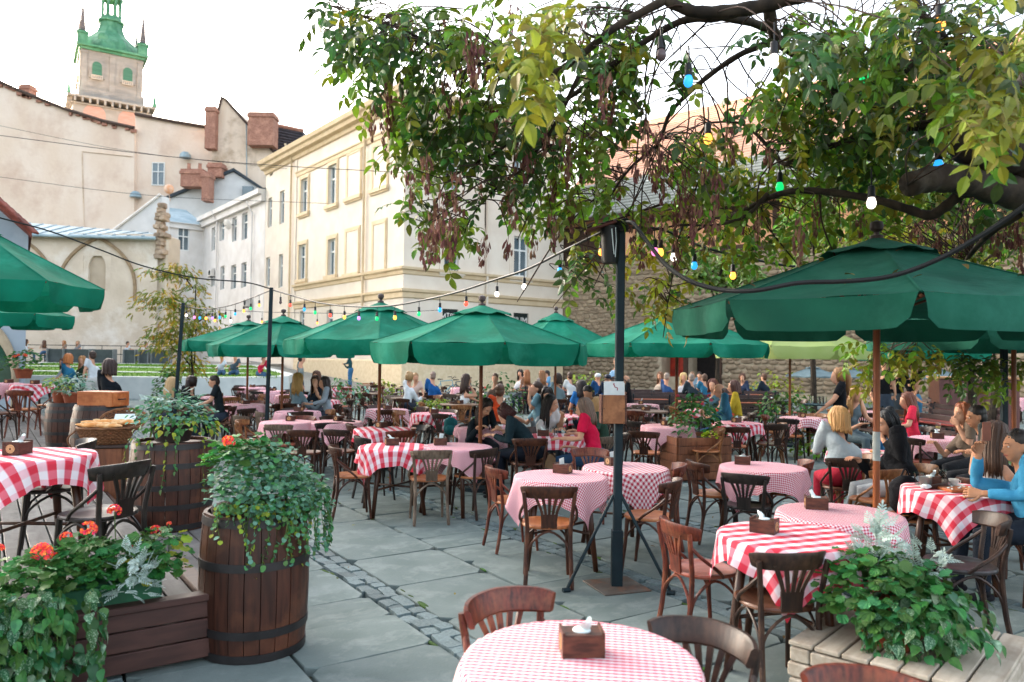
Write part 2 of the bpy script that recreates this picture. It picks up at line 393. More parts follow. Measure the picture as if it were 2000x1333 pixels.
# ------------------------------------------------------------------ buildings
class Wall:
    """vertical wall plane: origin o (x,y), direction az (radians from +Y, negative left); n = outward normal facing the camera"""
    def __init__(s, o, az, flip=1):
        s.o = V((o[0], o[1], 0)); s.e = V((math.sin(az), math.cos(az), 0)); n = V((s.e.y, -s.e.x, 0))
        if n.dot(CP - s.o) < 0: n = -n
        s.n = n
    def at(s, u, z, d=0): return s.o + s.e * u + s.n * d + V((0, 0, z))
    def hit(s, px, py):
        r = ray(px, py); t = (s.o - CP).dot(s.n) / r.dot(s.n); p = CP + r * t; return (p - s.o).dot(s.e), p.z
    def hitd(s, px, py, d):
        r = ray(px, py); t = (s.o + s.n * d - CP).dot(s.n) / r.dot(s.n); p = CP + r * t; return (p - s.o).dot(s.e), p.z
    def mat(s): 
        m = Matrix((s.e, s.n, V((0, 0, 1)))).transposed().to_4x4(); m.translation = s.o; return m
    def box(s, mb, u0, u1, z0, z1, d0, d1, mi=0):
        m = s.mat(); a, b = min(u0, u1), max(u0, u1)
        mb.box((a, d0, z0), (b, d1, z1), mi, m); return mb
    def wall(s, mb, u0, u1, z0, z1, holes, rev=.18, mi=0):
        us = sorted({u0, u1, *[h[0] for h in holes], *[h[1] for h in holes]}); zs = sorted({z0, z1, *[h[2] for h in holes], *[h[3] for h in holes]})
        us = [u for u in us if u0 - 1e-6 <= u <= u1 + 1e-6]; zs = [z for z in zs if z0 - 1e-6 <= z <= z1 + 1e-6]
        for i in range(len(us) - 1):
            for j in range(len(zs) - 1):
                uc, zc = (us[i] + us[i+1]) / 2, (zs[j] + zs[j+1]) / 2
                if any(h[0] < uc < h[1] and h[2] < zc < h[3] for h in holes): continue
                mb.add([s.at(us[i], zs[j]), s.at(us[i+1], zs[j]), s.at(us[i+1], zs[j+1]), s.at(us[i], zs[j+1])], [(0, 1, 2, 3)], mi)
        for a, b, c, d in holes:
            p = [s.at(a, c), s.at(b, c), s.at(b, d), s.at(a, d)]; q = [x - s.n * rev for x in p]
            mb.add(p + q, [(0, 1, 5, 4), (1, 2, 6, 5), (2, 3, 7, 6), (3, 0, 4, 7)], mi)
        return mb
M_FRAME = M('window_frame_white', 'dcdedb', 'cfd2cf', rough=.5)
def window(W, root, u0, u1, z0, z1, rev=.16, nx=2, tr=.66, name='window', fm=None, grille=False, pm=None):
    fm = fm or M_FRAME; f = MB(); t = min(.09, (u1-u0) * .12); d0, d1 = -rev - .05, -rev + .03
    W.box(f, u0, u1, z0, z0+t, d0, d1); W.box(f, u0, u1, z1-t, z1, d0, d1); W.box(f, u0, u0+t, z0+t, z1-t, d0, d1); W.box(f, u1-t, u1, z0+t, z1-t, d0, d1)
    for k in range(1, nx): c = u0 + (u1-u0)*k/nx; W.box(f, c-t*.5, c+t*.5, z0+t, z1-t, d0+.005, d1-.006)
    if tr: c = z0 + (z1-z0)*tr; W.box(f, u0+t, u1-t, c-t*.5, c+t*.5, d0+.008, d1-.003)
    fo = f.build(name, fm, root, False)
    zb = [z0 + t, z0 + (z1-z0)*tr, z1 - t] if tr else [z0 + t, z1 - t]
    for k in range(nx):
        for j in range(len(zb) - 1):
            g = MB(); a = u0 + t + (u1-u0-2*t)*k/nx; b = u0 + t + (u1-u0-2*t)*(k+1)/nx
            W.box(g, a+.002, b-.002, zb[j]+.002, zb[j+1]-.002, -rev-.045, -rev-.03); g.build('pane', pm or M_GLASSP, fo, False)
    if grille:
        g = MB(); n = 5
        for k in range(-n, n + 1):
            for sgn in (1, -1):
                a = u0 + (u1-u0)*(k/n); 
                pts = []
                for q in range(9):
                    z = z0 + (z1-z0)*q/8; u = a + sgn*(z-z0)*.42
                    if u0 <= u <= u1: pts.append(W.at(u, z, -.04))
                if len(pts) > 1: g.tube(pts, .012, 4)
        g.build('grille', M_STEEL, fo, False)
    return fo
def surround(W, root, mat, u0, u1, z0, z1, t=.22, sill=True, d=.05):
    s = MB(); W.box(s, u0-t, u0, z0, z1+t, .002, d); W.box(s, u1, u1+t, z0, z1+t, .002, d); W.box(s, u0, u1, z1, z1+t, .002, d*.96)
    W.box(s, u0-t*.55, u0-t*.25, z0, z1+t*.55, d, d+.03)
    s.build('window_surround', mat, root, False)
    if sill:
        q = MB(); W.box(q, u0-t*1.25, u1+t*1.25, z0-.2, z0-.003, .002, .18); W.box(q, u0-t*1.1, u1+t*1.1, z0-.3, z0-.2, .002, .10); q.build('sill', mat, root, False)

# --- cream corner house
M_CREAM = M('cream_plaster', 'd9cfc0', 'd2c6b6', rough=.85, scale=1.2, bump=.002, bscale=30, c3='cdc0b0', sc3=.35)
M_OCHRE = M('ochre_trim', 'd0bc9c', 'c6b08e', rough=.8, scale=2)
ch = T('cream_house', 'three storey cream corner house with ochre window trims and cornice', 'building', (-5.5, 38, 0))
CW = []
WL = Wall((-5.5, 38), R(-38)); WR = Wall((-5.5, 38), R(52))
LL, LR, HC = 19.6, 10.75, 15.05
def pxrect(W, x0, x1, y0, y1):
    xc, yc = (x0 + x1) / 2, (y0 + y1) / 2
    a = W.hit(x0, yc)[0]; b = W.hit(x1, yc)[0]; c = W.hit(xc, y1)[1]; d = W.hit(xc, y0)[1]
    return min(a, b), max(a, b), min(c, d), max(c, d)
left_w = [(588,602,349,416),(642,658,322,400),(584,598,478,546),(641,656,467,538)]
left_blind = [(680,704,300,384),(730,756,283,367),(677,700,452,534),(730,752,438,528)]
left_plain = [(523,531,387,444),(546,555,373,437),(519,527,503,560),(544,552,497,562)]
left_att = [(592,600,288,301),(650,658,259,274),(527,533,333,344),(551,557,314,326)]
gr_w = [(585,594,608,650),(638,650,606,650)]
hl = [(*pxrect(WL, *w_),) for w_ in left_w + left_plain + left_att + gr_w]
right_w = [(867,895,466,530),(1003,1031,463,541),(867,895,300,372),(1003,1031,312,380)]
sign_w = [(864,895,604,650),(1003,1032,612,655)]
hr = [(*pxrect(WR, *w_),) for w_ in right_w + sign_w]
mb = MB(); WL.wall(mb, 0, LL, -.3, HC, hl); WR.wall(mb, 0, LR, -.3, HC, hr)
# closed body behind (back and far sides)
p0, p1 = WL.at(LL, 0), WR.at(LR, 0); p2 = p0 + WR.e * LR
for a, b in ((p0, p2), (p2, p1)):
    mb.add([(a.x, a.y, -.3), (b.x, b.y, -.3), (b.x, b.y, HC), (a.x, a.y, HC)], [(0, 1, 2, 3)])
mb.build('wall', M_CREAM, ch, False)
for i, r_ in enumerate(hl):
    k = i < 4
    if k: surround(WL, ch, M_OCHRE, *r_, t=.24)
    window(WL, ch, *r_, nx=2 if k else 1, tr=.66 if r_[3]-r_[2] > 1.2 else 0, rev=.17)
for i, w_ in enumerate(left_blind):
    r_ = pxrect(WL, *w_); surround(WL, ch, M_OCHRE, *r_, t=.22)
    q = MB(); WL.box(q, *r_, .001, .02); q.build('blind_panel', M_CREAM, ch, False)
for i, r_ in enumerate(hr):
    if i < 4:
        surround(WR, ch, M_CREAM, *r_, t=.28)
        window(WR, ch, *r_, rev=.12, grille=(i == 0))
        q = MB(); WR.box(q, r_[0]-.4, r_[1]+.4, r_[3]+.42, r_[3]+.62, .002, .2); q.build('window_hood', M_OCHRE, ch, False)
for i, r_ in enumerate(hr[4:]):
    fo = window(WR, ch, *r_, rev=.12, nx=1, tr=.0, fm=M('dark_sign_frame', '2a3836', rough=.5), pm=M('dark_sign_board', '1f2d2c', rough=.4))
    fc = bpy.data.curves.new('shop_lettering', 'FONT'); fc.body = ('M\u0406BK', 'MIUML')[i]; fc.size = .62; fc.extrude = .01; fc.align_x = 'CENTER'
    t_ = bpy.data.objects.new('shop_lettering', fc); link(t_, fo)
    uc = (r_[0] + r_[1]) / 2; t_.matrix_local = WR.mat() @ Matrix.Translation((uc, -.07, r_[3] - .66)) @ Matrix(((.8,0,0,0),(0,0,1,0),(0,1,0,0),(0,0,0,1)))
    fc.materials.append(M_WHITE)
# string courses, cornice and frieze as profiles round the corner
def course(root, name, mat, prof, u_l=LL - 5.6, u_r=LR):
    q = MB(); a = WL; rs = []
    for (z, d) in prof:
        rs.append([WL.at(u_l, z, d), V((-5.5, 38, z)) + (WL.n + WR.n) * d, WR.at(u_r, z, d)])
    vs = [p for r_ in rs for p in r_]; fs = []
    for k in range(len(rs) - 1):
        for i in range(2): fs.append((k*3+i, k*3+i+1, k*3+4+i, k*3+3+i))
    q.add(vs, fs); return q.build(name, mat, root, False)
def zc(py): return WL.hit(785, py)[1]
z1, z2 = zc(523), zc(565)
course(ch, 'string_course', M_OCHRE, [(z1-.34, .002), (z1-.3, .07), (z1-.12, .1), (z1-.08, .22), (z1+.04, .24), (z1+.08, .002)])
course(ch, 'string_course', M_OCHRE, [(z2-.45, .002), (z2-.4, .08), (z2-.16, .1), (z2-.1, .2), (z2+.02, .22), (z2+.06, .002)])
zf = HC - 1.45
course(ch, 'frieze_band', M_OCHRE, [(zf-.28, .002), (zf-.24, .07), (zf-.05, .09), (zf, .14), (zf+.06, .15), (zf+.09, .002)])
course(ch, 'cornice', M_OCHRE, [(HC-.55, .002), (HC-.5, .12), (HC-.3, .16), (HC-.22, .42), (HC-.02, .48), (HC+.06, .62), (HC+.3, .7), (HC+.34, .3)], u_l=LL)
course(ch, 'plinth', M('plinth_ochre', 'dcc9a8', 'd0bb98', rough=.85), [(-.3, .05), (1.55, .05), (1.62, .002)])
rf = MB(); hp = [WL.at(LL, HC+.3, .7), V((-5.5, 38, HC+.3)) + (WL.n + WR.n) * .7, WR.at(LR, HC+.3, .7), p2 + V((0, 0, HC+.3))]
cc = (hp[0] + hp[1] + hp[2] + hp[3]) / 4 + V((0, 0, 2.6)); rf.add(hp + [cc], [(0, 1, 4), (1, 2, 4), (2, 3, 4), (3, 0, 4)])
rf.build('roof', M('roof_sheet_metal', '8a9496', '727c7e', rough=.5), ch, False)
def pipe(W, root, px, py0, py1, mat, r=.07):
    u, za = W.hit(px, py0); zb = W.hit(px, py1)[1]
    q = MB(); q.tube([W.at(u, za, .6), W.at(u, za-.35, .45), W.at(u, za-.8, .14), W.at(u, zb, .14)], r, 8); q.lathe([(r*1.5, 0), (r*1.5, .3)], 8, 0, W.at(u, za-1.1, .14))
    q.build('downpipe', mat, root)
pipe(WL, ch, 574, 284, 640, M_OCHRE); pipe(WL, ch, 718, 215, 640, M_OCHRE); pipe(WR, ch, 953, 230, 640, M_CREAM)
pl = MB(); WL.box(pl, LL-5.7, LL-5.35, -.3, HC-.56, .002, .06); pl.build('pilaster', M_CREAM, ch, False)

# --- white house with the courtyard wing
M_WHT = M('white_plaster', 'd9d6d2', 'cdc9c4', rough=.85, scale=1, c3='c4bfb8', sc3=.4)
M_ZINC = M('zinc_roof', '93a8b0', '7b929b', rough=.55, scale=2, c3='a8b8bd', sc3=.6)
wh = T('white_house', 'white plastered house with zinc roof between the cream house and the old church wall', 'building', (-22, 60, 0))
WC = Wall(WL.at(LL + .05, 0)[:2], R(-38)); LC = 15.0
cor = WC.at(LC, 0); WD = Wall(cor[:2], R(-128)); LD = 3.4; HW = 13.2
wins = [(429,438,432,470),(453,462,425,472),(472,483,416,468),(430,438,520,566),(451,461,518,565),(471,481,513,562),(413,420,445,490),(412,419,525,560)]
hw_ = [pxrect(WC, *q) for q in wins]; hd_ = [pxrect(WD, 347, 370, 445, 490)]
mb = MB(); WC.wall(mb, 0, LC, -.3, HW, hw_); WD.wall(mb, 0, LD, -.3, HW - .3, hd_)
mb.build('wall', M_WHT, wh, False)
for r_ in hw_: window(WC, wh, *r_, nx=1, tr=.66, rev=.2)
window(WD, wh, *hd_[0], nx=2, tr=.62, rev=.1)
q = MB(); WC.box(q, 0, LC, HW-.5, HW, .002, .3); WC.box(q, 0, LC, HW, HW+.35, .002, .55); q.build('cornice', M_WHT, wh, False)
q = MB(); WD.box(q, 0, LD, HW-.75, HW-.31, .002, .2); q.build('eave_moulding', M_WHT, wh, False)
q = MB(); a, b = WD.at(0, HW-.3, .5), WD.at(LD, HW-.3, .5); q.add([a, b, b - WD.n * 6 + V((0, 0, 2.2)), a - WD.n * 6 + V((0, 0, 2.2))], [(0, 1, 2, 3)])
a, b = WC.at(0, HW+.36, .5), WC.at(LC, HW+.36, .5); q.add([a, b, b - WC.n * 7 + V((0, 0, 1.7)), a - WC.n * 7 + V((0, 0, 1.7))], [(0, 1, 2, 3)])
q.build('roof', M_ZINC, wh, False)
for px in (428, 497): pipe(WC, wh, px, 415 if px < 450 else 395, 640, M_WHT, .06)
# satellite dish and air conditioners on that wall
def dish(px, py):
    u, z = WC.hit(px, py); t = T('satellite_dish', 'white satellite dish on the upper wall of the white house', 'satellite dish', WC.at(u, z, .5))
    q = MB(); q.lathe([(.02, -.10), (.2, -.08), (.4, 0), (.42, .02), (.38, .015), (.2, -.05), (.02, -.07)], 16); b = q.build('reflector', M_WHITE, t); b.rotation_euler = (R(70), 0, R(150))
    q = MB(); q.tube([(0, 0, 0), tuple(WC.n * -.5)], .03, 6); q.tube([(0, 0, -.05), tuple(WC.n * .45 + V((0, 0, -.2)))], .015, 5); q.build('bracket', M_STEEL, t)
dish(457, 440)
def acunit(W, px, py, lab):
    u, z = W.hit(px, py); t = T('air_conditioner', lab, 'air conditioner', W.at(u, z, 0))
    q = MB(); m = W.mat(); m.translation = V((0, 0, 0)); q.cbox((-.42, .08, -.3), (.42, .4, .3), .03, 0, m); q.build('casing', M_WHT, t, False)
    q = MB(); q.lathe([(.22, 0), (.22, .02), (.02, .03)], 16); f = q.build('fan_grille', M_STEEL, t); f.matrix_local = m @ Matrix.Translation((-.1, .41, 0)) @ Matrix.Rotation(R(-90), 4, 'X')
    q = MB(); q.box((-.35, 0, -.36), (-.3, .4, -.31), 0, m); q.box((.3, 0, -.36), (.35, .4, -.31), 0, m); q.build('bracket', M_STEEL, t, False)
acunit(WC, 388 + 30, 534, 'air conditioner box high on the white wall above the small tree')
acunit(WC, 488, 592, 'air conditioner box low on the white wall just above the far umbrellas')
# gabled roof house behind the white one
gh = T('gabled_house', 'pale house with a dark edged gable rising behind the zinc roof', 'building', D(425, 400, 72))
def flat_body(name, pts_px, y, depth, mat, parent, back_dz=0):
    q = MB(); f = [D(px, py, y) for px, py in pts_px]; k = len(f); b_ = [p + V((p.x / y * depth * 0 + 0, depth, 0)) for p in f]
    q.add(f + b_, [tuple(range(k)), tuple(range(2*k-1, k-1, -1))] + [(i, (i+1) % k, k + (i+1) % k, k + i) for i in range(k)])
    return q.build(name, mat, parent, False)
M_WHT2 = M('pale_gable_plaster', 'cfd0ce', 'c2c3c1', rough=.85, scale=1)
flat_body('wall', [(315, 392), (455, 336), (512, 372), (512, 700), (315, 700)], 72, 9, M_WHT2, gh)
q = MB()
for (a, b) in (((312, 394), (456, 334)), ((456, 334), (514, 373))):
    pa, pb = D(*a, 71.7), D(*b, 71.7); q.add([pa, pb, pb + V((0, 0, .28)), pa + V((0, 0, .28)), pa + V((0, 10, 0)), pb + V((0, 10, 0)), pb + V((0, 10, .28)), pa + V((0, 10, .28))], [(0, 1, 2, 3), (3, 2, 6, 7), (0, 1, 5, 4)])
q.build('roof', M('dark_verge', '39434a', '2c353b', rough=.7), gh, False)
q = MB(); a = D(484, 385, 71.8); q.box((a.x-.5, a.y-.15, a.z), (a.x+.5, a.y+.1, a.z+1.0)); q.build('window', M_GLASSP, gh, False)
def chimney(name, x0, x1, y0, y1, d, lab, root=None, pot=0, mat=None, dep=1.2):
    a, b = D(x0, y1, d), D(x1, y0, d); c = V(((a.x+b.x)/2, d + dep/2, a.z)); t = T(name, lab, 'chimney', c)
    wd, h = b.x - a.x, b.z - a.z
    q = MB(); n = max(3, int(h / .55)); 
    q.box((-wd/2, -dep/2, 0), (wd/2, dep/2, h - .5)); q.build('shaft', mat or M_BRICK, t, False)
    q = MB(); q.cbox((-wd/2-.1, -dep/2-.1, h-.5), (wd/2+.1, dep/2+.1, h-.2), .03); q.cbox((-wd/2-.02, -dep/2-.02, h-.2), (wd/2+.02, dep/2+.02, h), .03); q.build('cap', mat or M_BRICK, t, False)
    for k in range(pot):
        q = MB(); q.lathe([(.18, h), (.15, h+.6), (.19, h+.62), (.12, h+.63)], 10, 0, (-wd/4 + k*wd/2, 0, 0)); q.build('chimney_pot', M_BRICK, t)
chimney('chimney', 393, 409, 336, 392, 70, 'slim brick chimney in front of the pale gable')
# --- beige blank gables
M_BEIGE = M('bare_beige_render', 'dfcfbf', 'd8c4b0', rough=.95, scale=.35, stretch=(1, 1, .6), bump=.03, bscale=3, c3='cbb3a0', sc3=.25, detail=8)
M_BEIGE2 = M('streaked_beige_render', 'dccbb8', 'd0bba4', rough=.95, scale=.5, stretch=(2, 1, .25), c3='a08a72', sc3=.35, detail=8)
bh = T('beige_tenement', 'huge windowless beige rendered gable wall with a ragged brick coping', 'building', D(150, 700, 75))
flat_body('wall', [(-760, 0), (-420, 60), (-150, 110), (0, 160), (40, 178), (60, 186), (130, 214), (262, 250), (262, 720), (-760, 720)], 75, 14, M_BEIGE, bh)
flat_body('wall', [(264, 224), (400, 248), (420, 252), (420, 720), (264, 720)], 75.6, 12, M_BEIGE, bh)
q = MB(); cp = [D(*p, 74.8) for p in ((-420, 60), (-150, 110), (0, 160), (40, 178), (60, 186), (130, 214), (200, 236), (262, 250))]
q.tube(cp, .17, 6); q.build('coping', M('coping_dark', '5a4a42', '43362f', rough=.9, scale=3), bh, False)
q = MB(); q.tube([D(264, 223, 75.4), D(330, 236, 75.4), D(420, 251, 75.4)], .17, 6); q.build('coping', MATS['coping_dark'], bh, False)
q = MB(); 
for i in range(46):
    t_ = random.random(); k = int(t_ * 7); a = cp[k].lerp(cp[k+1], random.random()); s_ = U(.12, .3)
    q.cbox((a.x - s_, a.y - .03, a.z - U(.12, .4) - .12), (a.x + s_, a.y + .23, a.z - .15), .03)
q.build('exposed_bricks', M_BRICK, bh, False)['kind'] = 'stuff'
wp = Wall(D(300, 400, 75.6)[:2], R(90)); r_ = pxrect(wp, 297, 322, 318, 363); q = MB()
window(wp, bh, *r_, rev=-.05, nx=2, tr=.6)
for px, py in ((362, 304), (265, 381)):
    a = D(px, py, 75); q = MB(); q.lathe([(.55, -.25), (.5, .1), (.3, .32), (.02, .4)], 12, 0, a); q.build('vent_hood', M_ZINC, bh)
q = MB(); a = D(160, 296, 74.95); b = D(258, 306, 74.95); c = D(258, 470, 74.95); d_ = D(165, 470, 74.95)
for p, r2 in ((a, b), (a, d_)): q.tube([p, r2], .05, 4)
q.build('render_ridge', M_BEIGE2, bh, False)
g2 = T('steep_gable_house', 'steep beige gable with a grey streak and peaked top', 'building', D(470, 700, 76))
flat_body('wall', [(414, 270), (433, 190), (441, 196), (478, 238), (520, 282), (545, 310), (545, 720), (414, 720)], 73.8, 12, M_BEIGE2, g2)
q = MB(); gp = [D(*p, 73.7) for p in ((413, 268), (433, 189), (441, 195), (478, 237), (520, 281), (545, 309))]; q.tube(gp, .12, 6); q.build('coping', MATS['coping_dark'], g2, False)
q = MB(); q.tube([D(481, 240, 73.7), D(482, 345, 73.7)], .045, 5); q.build('downpipe', M_ZINC, g2)  # added tube standing in for the soft grey streak on the wall
flat_body('roof', [(530, 244), (592, 257), (592, 302), (530, 302)], 76, 2, M('dark_roof_tile', '4c4a50', '3a383e', rough=.7, scale=4), g2)
a, b = D(530, 243, 76), D(592, 256, 76)
for i in range(10):
    p0_, p1_ = D(530, 249 + i*5.5, 75.95), D(592, 262 + i*5.2, 75.95)
    q = MB(); q.tube([p0_, p1_], .09, 5); q.build('tile_row', MATS['dark_roof_tile'], g2)
q = MB(); q.tube([a, b], .2, 6); q.build('ridge_tiles', M_BRICK, g2)
chimney('chimney', 399, 421, 208, 290, 73, 'tall brick chimney against the left edge of the steep gable', dep=1.0)
chimney('chimney', 483, 534, 219, 283, 72.5, 'broad brick chimney stack on the right slope of the steep gable', dep=1.6)
chimney('chimney', 38, 58, 164, 188, 75.5, 'small brick chimney on the sloping beige gable top')
chimney('chimney', 352, 396, 330, 364, 70.5, 'wide low brick chimney beside the pale gable roof', pot=2)
chimney('chimney', 405, 433, 318, 345, 71.2, 'short brick chimney above the pale gable roof')
t = T('roof_globe', 'round white and orange dish on the zinc roof edge', 'globe', D(330, 370, 68)); q = MB(); q.ell((0, 0, 0), (.45, .3, .45), 12, 8); q.tube([(0, 0, -.4), (0, .3, -1)], .03, 5); q.build('ball', M('globe_cream', 'dcc4ae', 'cf8f62', rough=.5, scale=2), t)
# --- bell tower far behind
M_TOWER = M('tower_limestone', '9c968f', '8a847d', rough=.9, scale=.5, stretch=(.4, .4, 2), bump=.02, c3='aca59c', sc3=.2)
M_COPPER = M('green_copper', '4f8a68', '3a7052', rough=.6, scale=.6, stretch=(2, 2, .4), c3='6a9c7c', sc3=.5)
tdist = 125.0; tb0 = D(208, 250, tdist); ta = R(-22)
tw = T('bell_tower', 'grey stone bell tower with a green copper dome and slim obelisks', 'tower', (tb0.x - 2.9, tdist + 6, 0), R(33))
zt = lambda py: CAMZ + (hor(208) - py) / FPX * tdist
def sq(mb, hw, z0, z1, mi=0): mb.box((-hw, -hw, z0), (hw, hw, z1), mi)
s1, s2 = 5.75, 4.65
def arch_pts(w, h, n=10): return [(-w, 0), (w, 0)] + [(w*math.cos(PI*i/n), h + w*math.sin(PI*i/n)) for i in range(n+1)]
def arch_solid(mb, cx, y0, y1, z0, w, h, mi=0, face='f'):
    pts = arch_pts(w, h); k = len(pts); mk = (lambda x, y, z: (cx + x, y, z)) if face == 'f' else (lambda x, y, z: (y, cx + x, z))
    mb.add([mk(x, y0, z0 + z) for x, z in pts] + [mk(x, y1, z0 + z) for x, z in pts], [tuple(range(k)), tuple(range(2*k-1, k-1, -1))] + [(i, (i+1) % k, k+(i+1) % k, k+i) for i in range(k)], mi)
zb_, zc1, zc2, zu, zr = zt(330), zt(206), zt(190), zt(168), zt(92)
q = MB(); sq(q, s1, 0, zc1); sq(q, s2+.25, zc2, zu); sq(q, s2, zu, zr)
q.build('wall', M_TOWER, tw, False)
q = MB(); sq(q, s1+.25, zc1, zc1+.25); sq(q, s1+.85, zc2-.35, zc2)
q.build('cornice', M_TOWER, tw, False)
for k in range(11):
    for f in range(2):
        q = MB(); x = -s1 + .3 + k * (2*s1-.6) / 10
        q.cbox((-.16, -.85, zc1+.25), (.16, 0, zc2-.36), .05, 0, (Matrix.Translation((x, -s1, 0)) if f == 0 else Matrix.Translation((-s1, x, 0)) @ Matrix.Rotation(R(-90), 4, 'Z'))); q.build('bracket', M_TOWER, tw, False)
for f in range(2):
    for cx_ in (-2.3, 2.3):
        fc = 'f' if f == 0 else 's'
        q = MB(); arch_solid(q, cx_ * 1.12, -s1 - .05, -s1 + .3, zt(268), 1.65, zt(222) - zt(268), face=fc); q.build('blind_arch', M('pink_brick_infill', 'bb9488', 'ae8678', rough=.9, scale=1, stretch=(1, 1, 4)), tw, False)
        q = MB(); arch_solid(q, cx_, -s2 - .22, -s2 + .3, zt(146), 1.15, zt(124) - zt(146), face=fc); q.build('window_surround', M_TOWER, tw, False)
        q = MB(); arch_solid(q, cx_, -s2 - .28, -s2 + .3, zt(141), .72, zt(122) - zt(141), face=fc); q.build('louvre', M('green_louvre', '4c7a62', '3a6450', rough=.7, scale=3, stretch=(.1, .1, 3)), tw, False)
        q = MB()
        mk = Matrix.Identity(4) if f == 0 else Matrix.Rotation(R(-90), 4, 'Z')
        mk = Matrix.Identity(4) if f == 0 else Matrix(((0, 1, 0, 0), (1, 0, 0, 0), (0, 0, 1, 0), (0, 0, 0, 1)))
        q.box((cx_-.85, -s2-.5, zt(149)), (cx_+.85, -s2-.23, zt(148)), 0, mk); q.box((cx_-.85, -s2-.5, zt(142)), (cx_+.85, -s2-.29, zt(141)), 0, mk)
        for i in range(6): q.box((cx_-.8+i*.3, -s2-.45, zt(148)), (cx_-.66+i*.3, -s2-.3, zt(142)), 0, mk)
        q.build('balustrade', M('pale_stone', 'd2c7ba', rough=.9), tw, False)
    for x in (-s2+.45, -.02, s2-.45):
        q = MB(); mk = Matrix.Identity(4) if f == 0 else Matrix(((0, 1, 0, 0), (1, 0, 0, 0), (0, 0, 1, 0), (0, 0, 0, 1)))
        q.box((x-.42, -s2-.18, zu), (x+.42, -s2, zr-.6), 0, mk); q.box((x-.52, -s2-.26, zr-.6), (x+.52, -s2, zr-.3), 0, mk); q.build('pilaster', M_TOWER, tw, False)
q = MB(); sq(q, s2+.3, zr, zr+.45); sq(q, s2+.75, zr+.45, zr+.8); q.build('copper_cornice', M_COPPER, tw, False)
prof = [(5.2, zr+.8), (5.05, zr+1.5), (4.7, zr+2.3), (4.0, zr+3.2), (3.1, zr+4.0), (2.35, zr+4.8), (1.95, zr+5.8), (1.85, zr+6.8), (2.15, zr+6.9), (2.15, zr+7.25), (1.7, zr+7.5), (1.6, zr+8)]
q = MB(); q.rings([[(r*math.cos(2*PI*(k+.5)/8)*1.02, r*math.sin(2*PI*(k+.5)/8)*1.02, z) for k in range(8)] for r, z in prof]); q.build('dome', M_COPPER, tw, False)
for k in range(8):
    a = 2*PI*(k+.5)/8; q = MB(); q.lathe([(.28, zr+8), (.22, zr+8.4), (.22, zr+10.6), (.3, zr+11)], 8, 0, (1.45*math.cos(a), 1.45*math.sin(a), 0)); q.build('lantern_column', M_COPPER, tw)
q = MB(); q.lathe([(1.8, zr+11), (1.9, zr+11.4), (1.4, zr+12.6), (.8, zr+13.6), (.1, zr+15)], 8); q.build('lantern_roof', M_COPPER, tw)
q = MB(); q.ell((-1.5, -4.0, zr+2.8), (.8, .35, .9), 10, 6); q.build('cartouche', M_COPPER, tw)
for sx in (-1, 1):
    for sy in (-1, 1):
        c = (sx*(s2-.1), sy*(s2-.1), 0); q = MB(); q.box((c[0]-.75, c[1]-.75, zr+.8), (c[0]+.75, c[1]+.75, zr+2.4)); q.box((c[0]-.9, c[1]-.9, zr+2.4), (c[0]+.9, c[1]+.9, zr+2.75)); b = q.build('pedestal', M_COPPER, tw, False)
        q = MB(); pr = []
        for i in range(15):
            z = zr + 2.75 + i*.38; r = .62*(1-i/15.5); pr += [(r, z), (r*.72, z+.2), (r*1.12, z+.3)]
        q.lathe(pr + [(.04, zr+8.8)], 6, 0, c); q.ell((c[0], c[1], zr+9), (.16, .16, .16), 8, 6); q.build('obelisk', M('obelisk_stone', '857f80', '6a6466', rough=.9, scale=2), tw, False)
for sx, sy in ((-1, -1), (1, -1)):
    q = MB(); q.add([(sx*(s1+.6)-.35, sy*(s1+.6)-.35, zc2), (sx*(s1+.6)+.35, sy*(s1+.6)-.35, zc2), (sx*(s1+.6)+.35, sy*(s1+.6)+.35, zc2), (sx*(s1+.6)-.35, sy*(s1+.6)+.35, zc2), (sx*(s1+.6), sy*(s1+.6), zc2+2.6)], [(0, 1, 4), (1, 2, 4), (2, 3, 4), (3, 0, 4)]); q.build('corner_spike', M_COPPER, tw, False)

# --- old church wall with blind arches (left), sloped white wall, stone buttress
M_OLD = M('old_limewash', 'd0c2b0', 'c0b19e', rough=.95, scale=.8, bump=.03, bscale=6, c3='ddd6cc', sc3=.5, detail=8)
cw = T('church_wall', 'old pale church wall with pointed blind arches and a niche', 'building', D(180, 700, 48))
WK = Wall((-32, 48), R(90)); zt_ = lambda py, px=180: WK.hit(px, py)[1]
def arch_cut(W, mb, cx, w, z0, h, hw, d0, d1, n=9, mi=0, pointed=True):
    """arch rib: band of width hw following a pointed arch; cx in wall u"""
    pr, qr = [], []
    for k in range(2*n + 1):
        s = k / n - 1
        if abs(s) >= .999: pass
        a = (1 - abs(s)) * R(62); Rr = w / (1 - math.cos(R(62)))
        x = (w - Rr * (1 - math.cos(a))) * (1 if s > 0 else -1); z = h * math.sin(a) / math.sin(R(62))
        pr.append((cx + x, z0 + z)); l = math.hypot(x, z) or 1
        qr.append((cx + x * (1 + hw / w), z0 + z * (1 + hw / w)))
    vs = []
    k = len(pr)
    for lst in (pr, qr):
        vs += [W.at(u, z, d1) for u, z in lst]
    for lst in (pr, qr):
        vs += [W.at(u, z, d0) for u, z in lst]
    fs = []
    for i in range(k-1): fs += [(i, i+1, k+i+1, k+i), (2*k+i, i, i+1, 2*k+i+1)[::1], (k+i, k+i+1, 3*k+i+1, 3*k+i)]
    mb.add(vs, fs, mi); return pr
uL, uR = WK.hit(40, 500)[0] - 4, WK.hit(308, 500)[0]; zE = zt_(456)
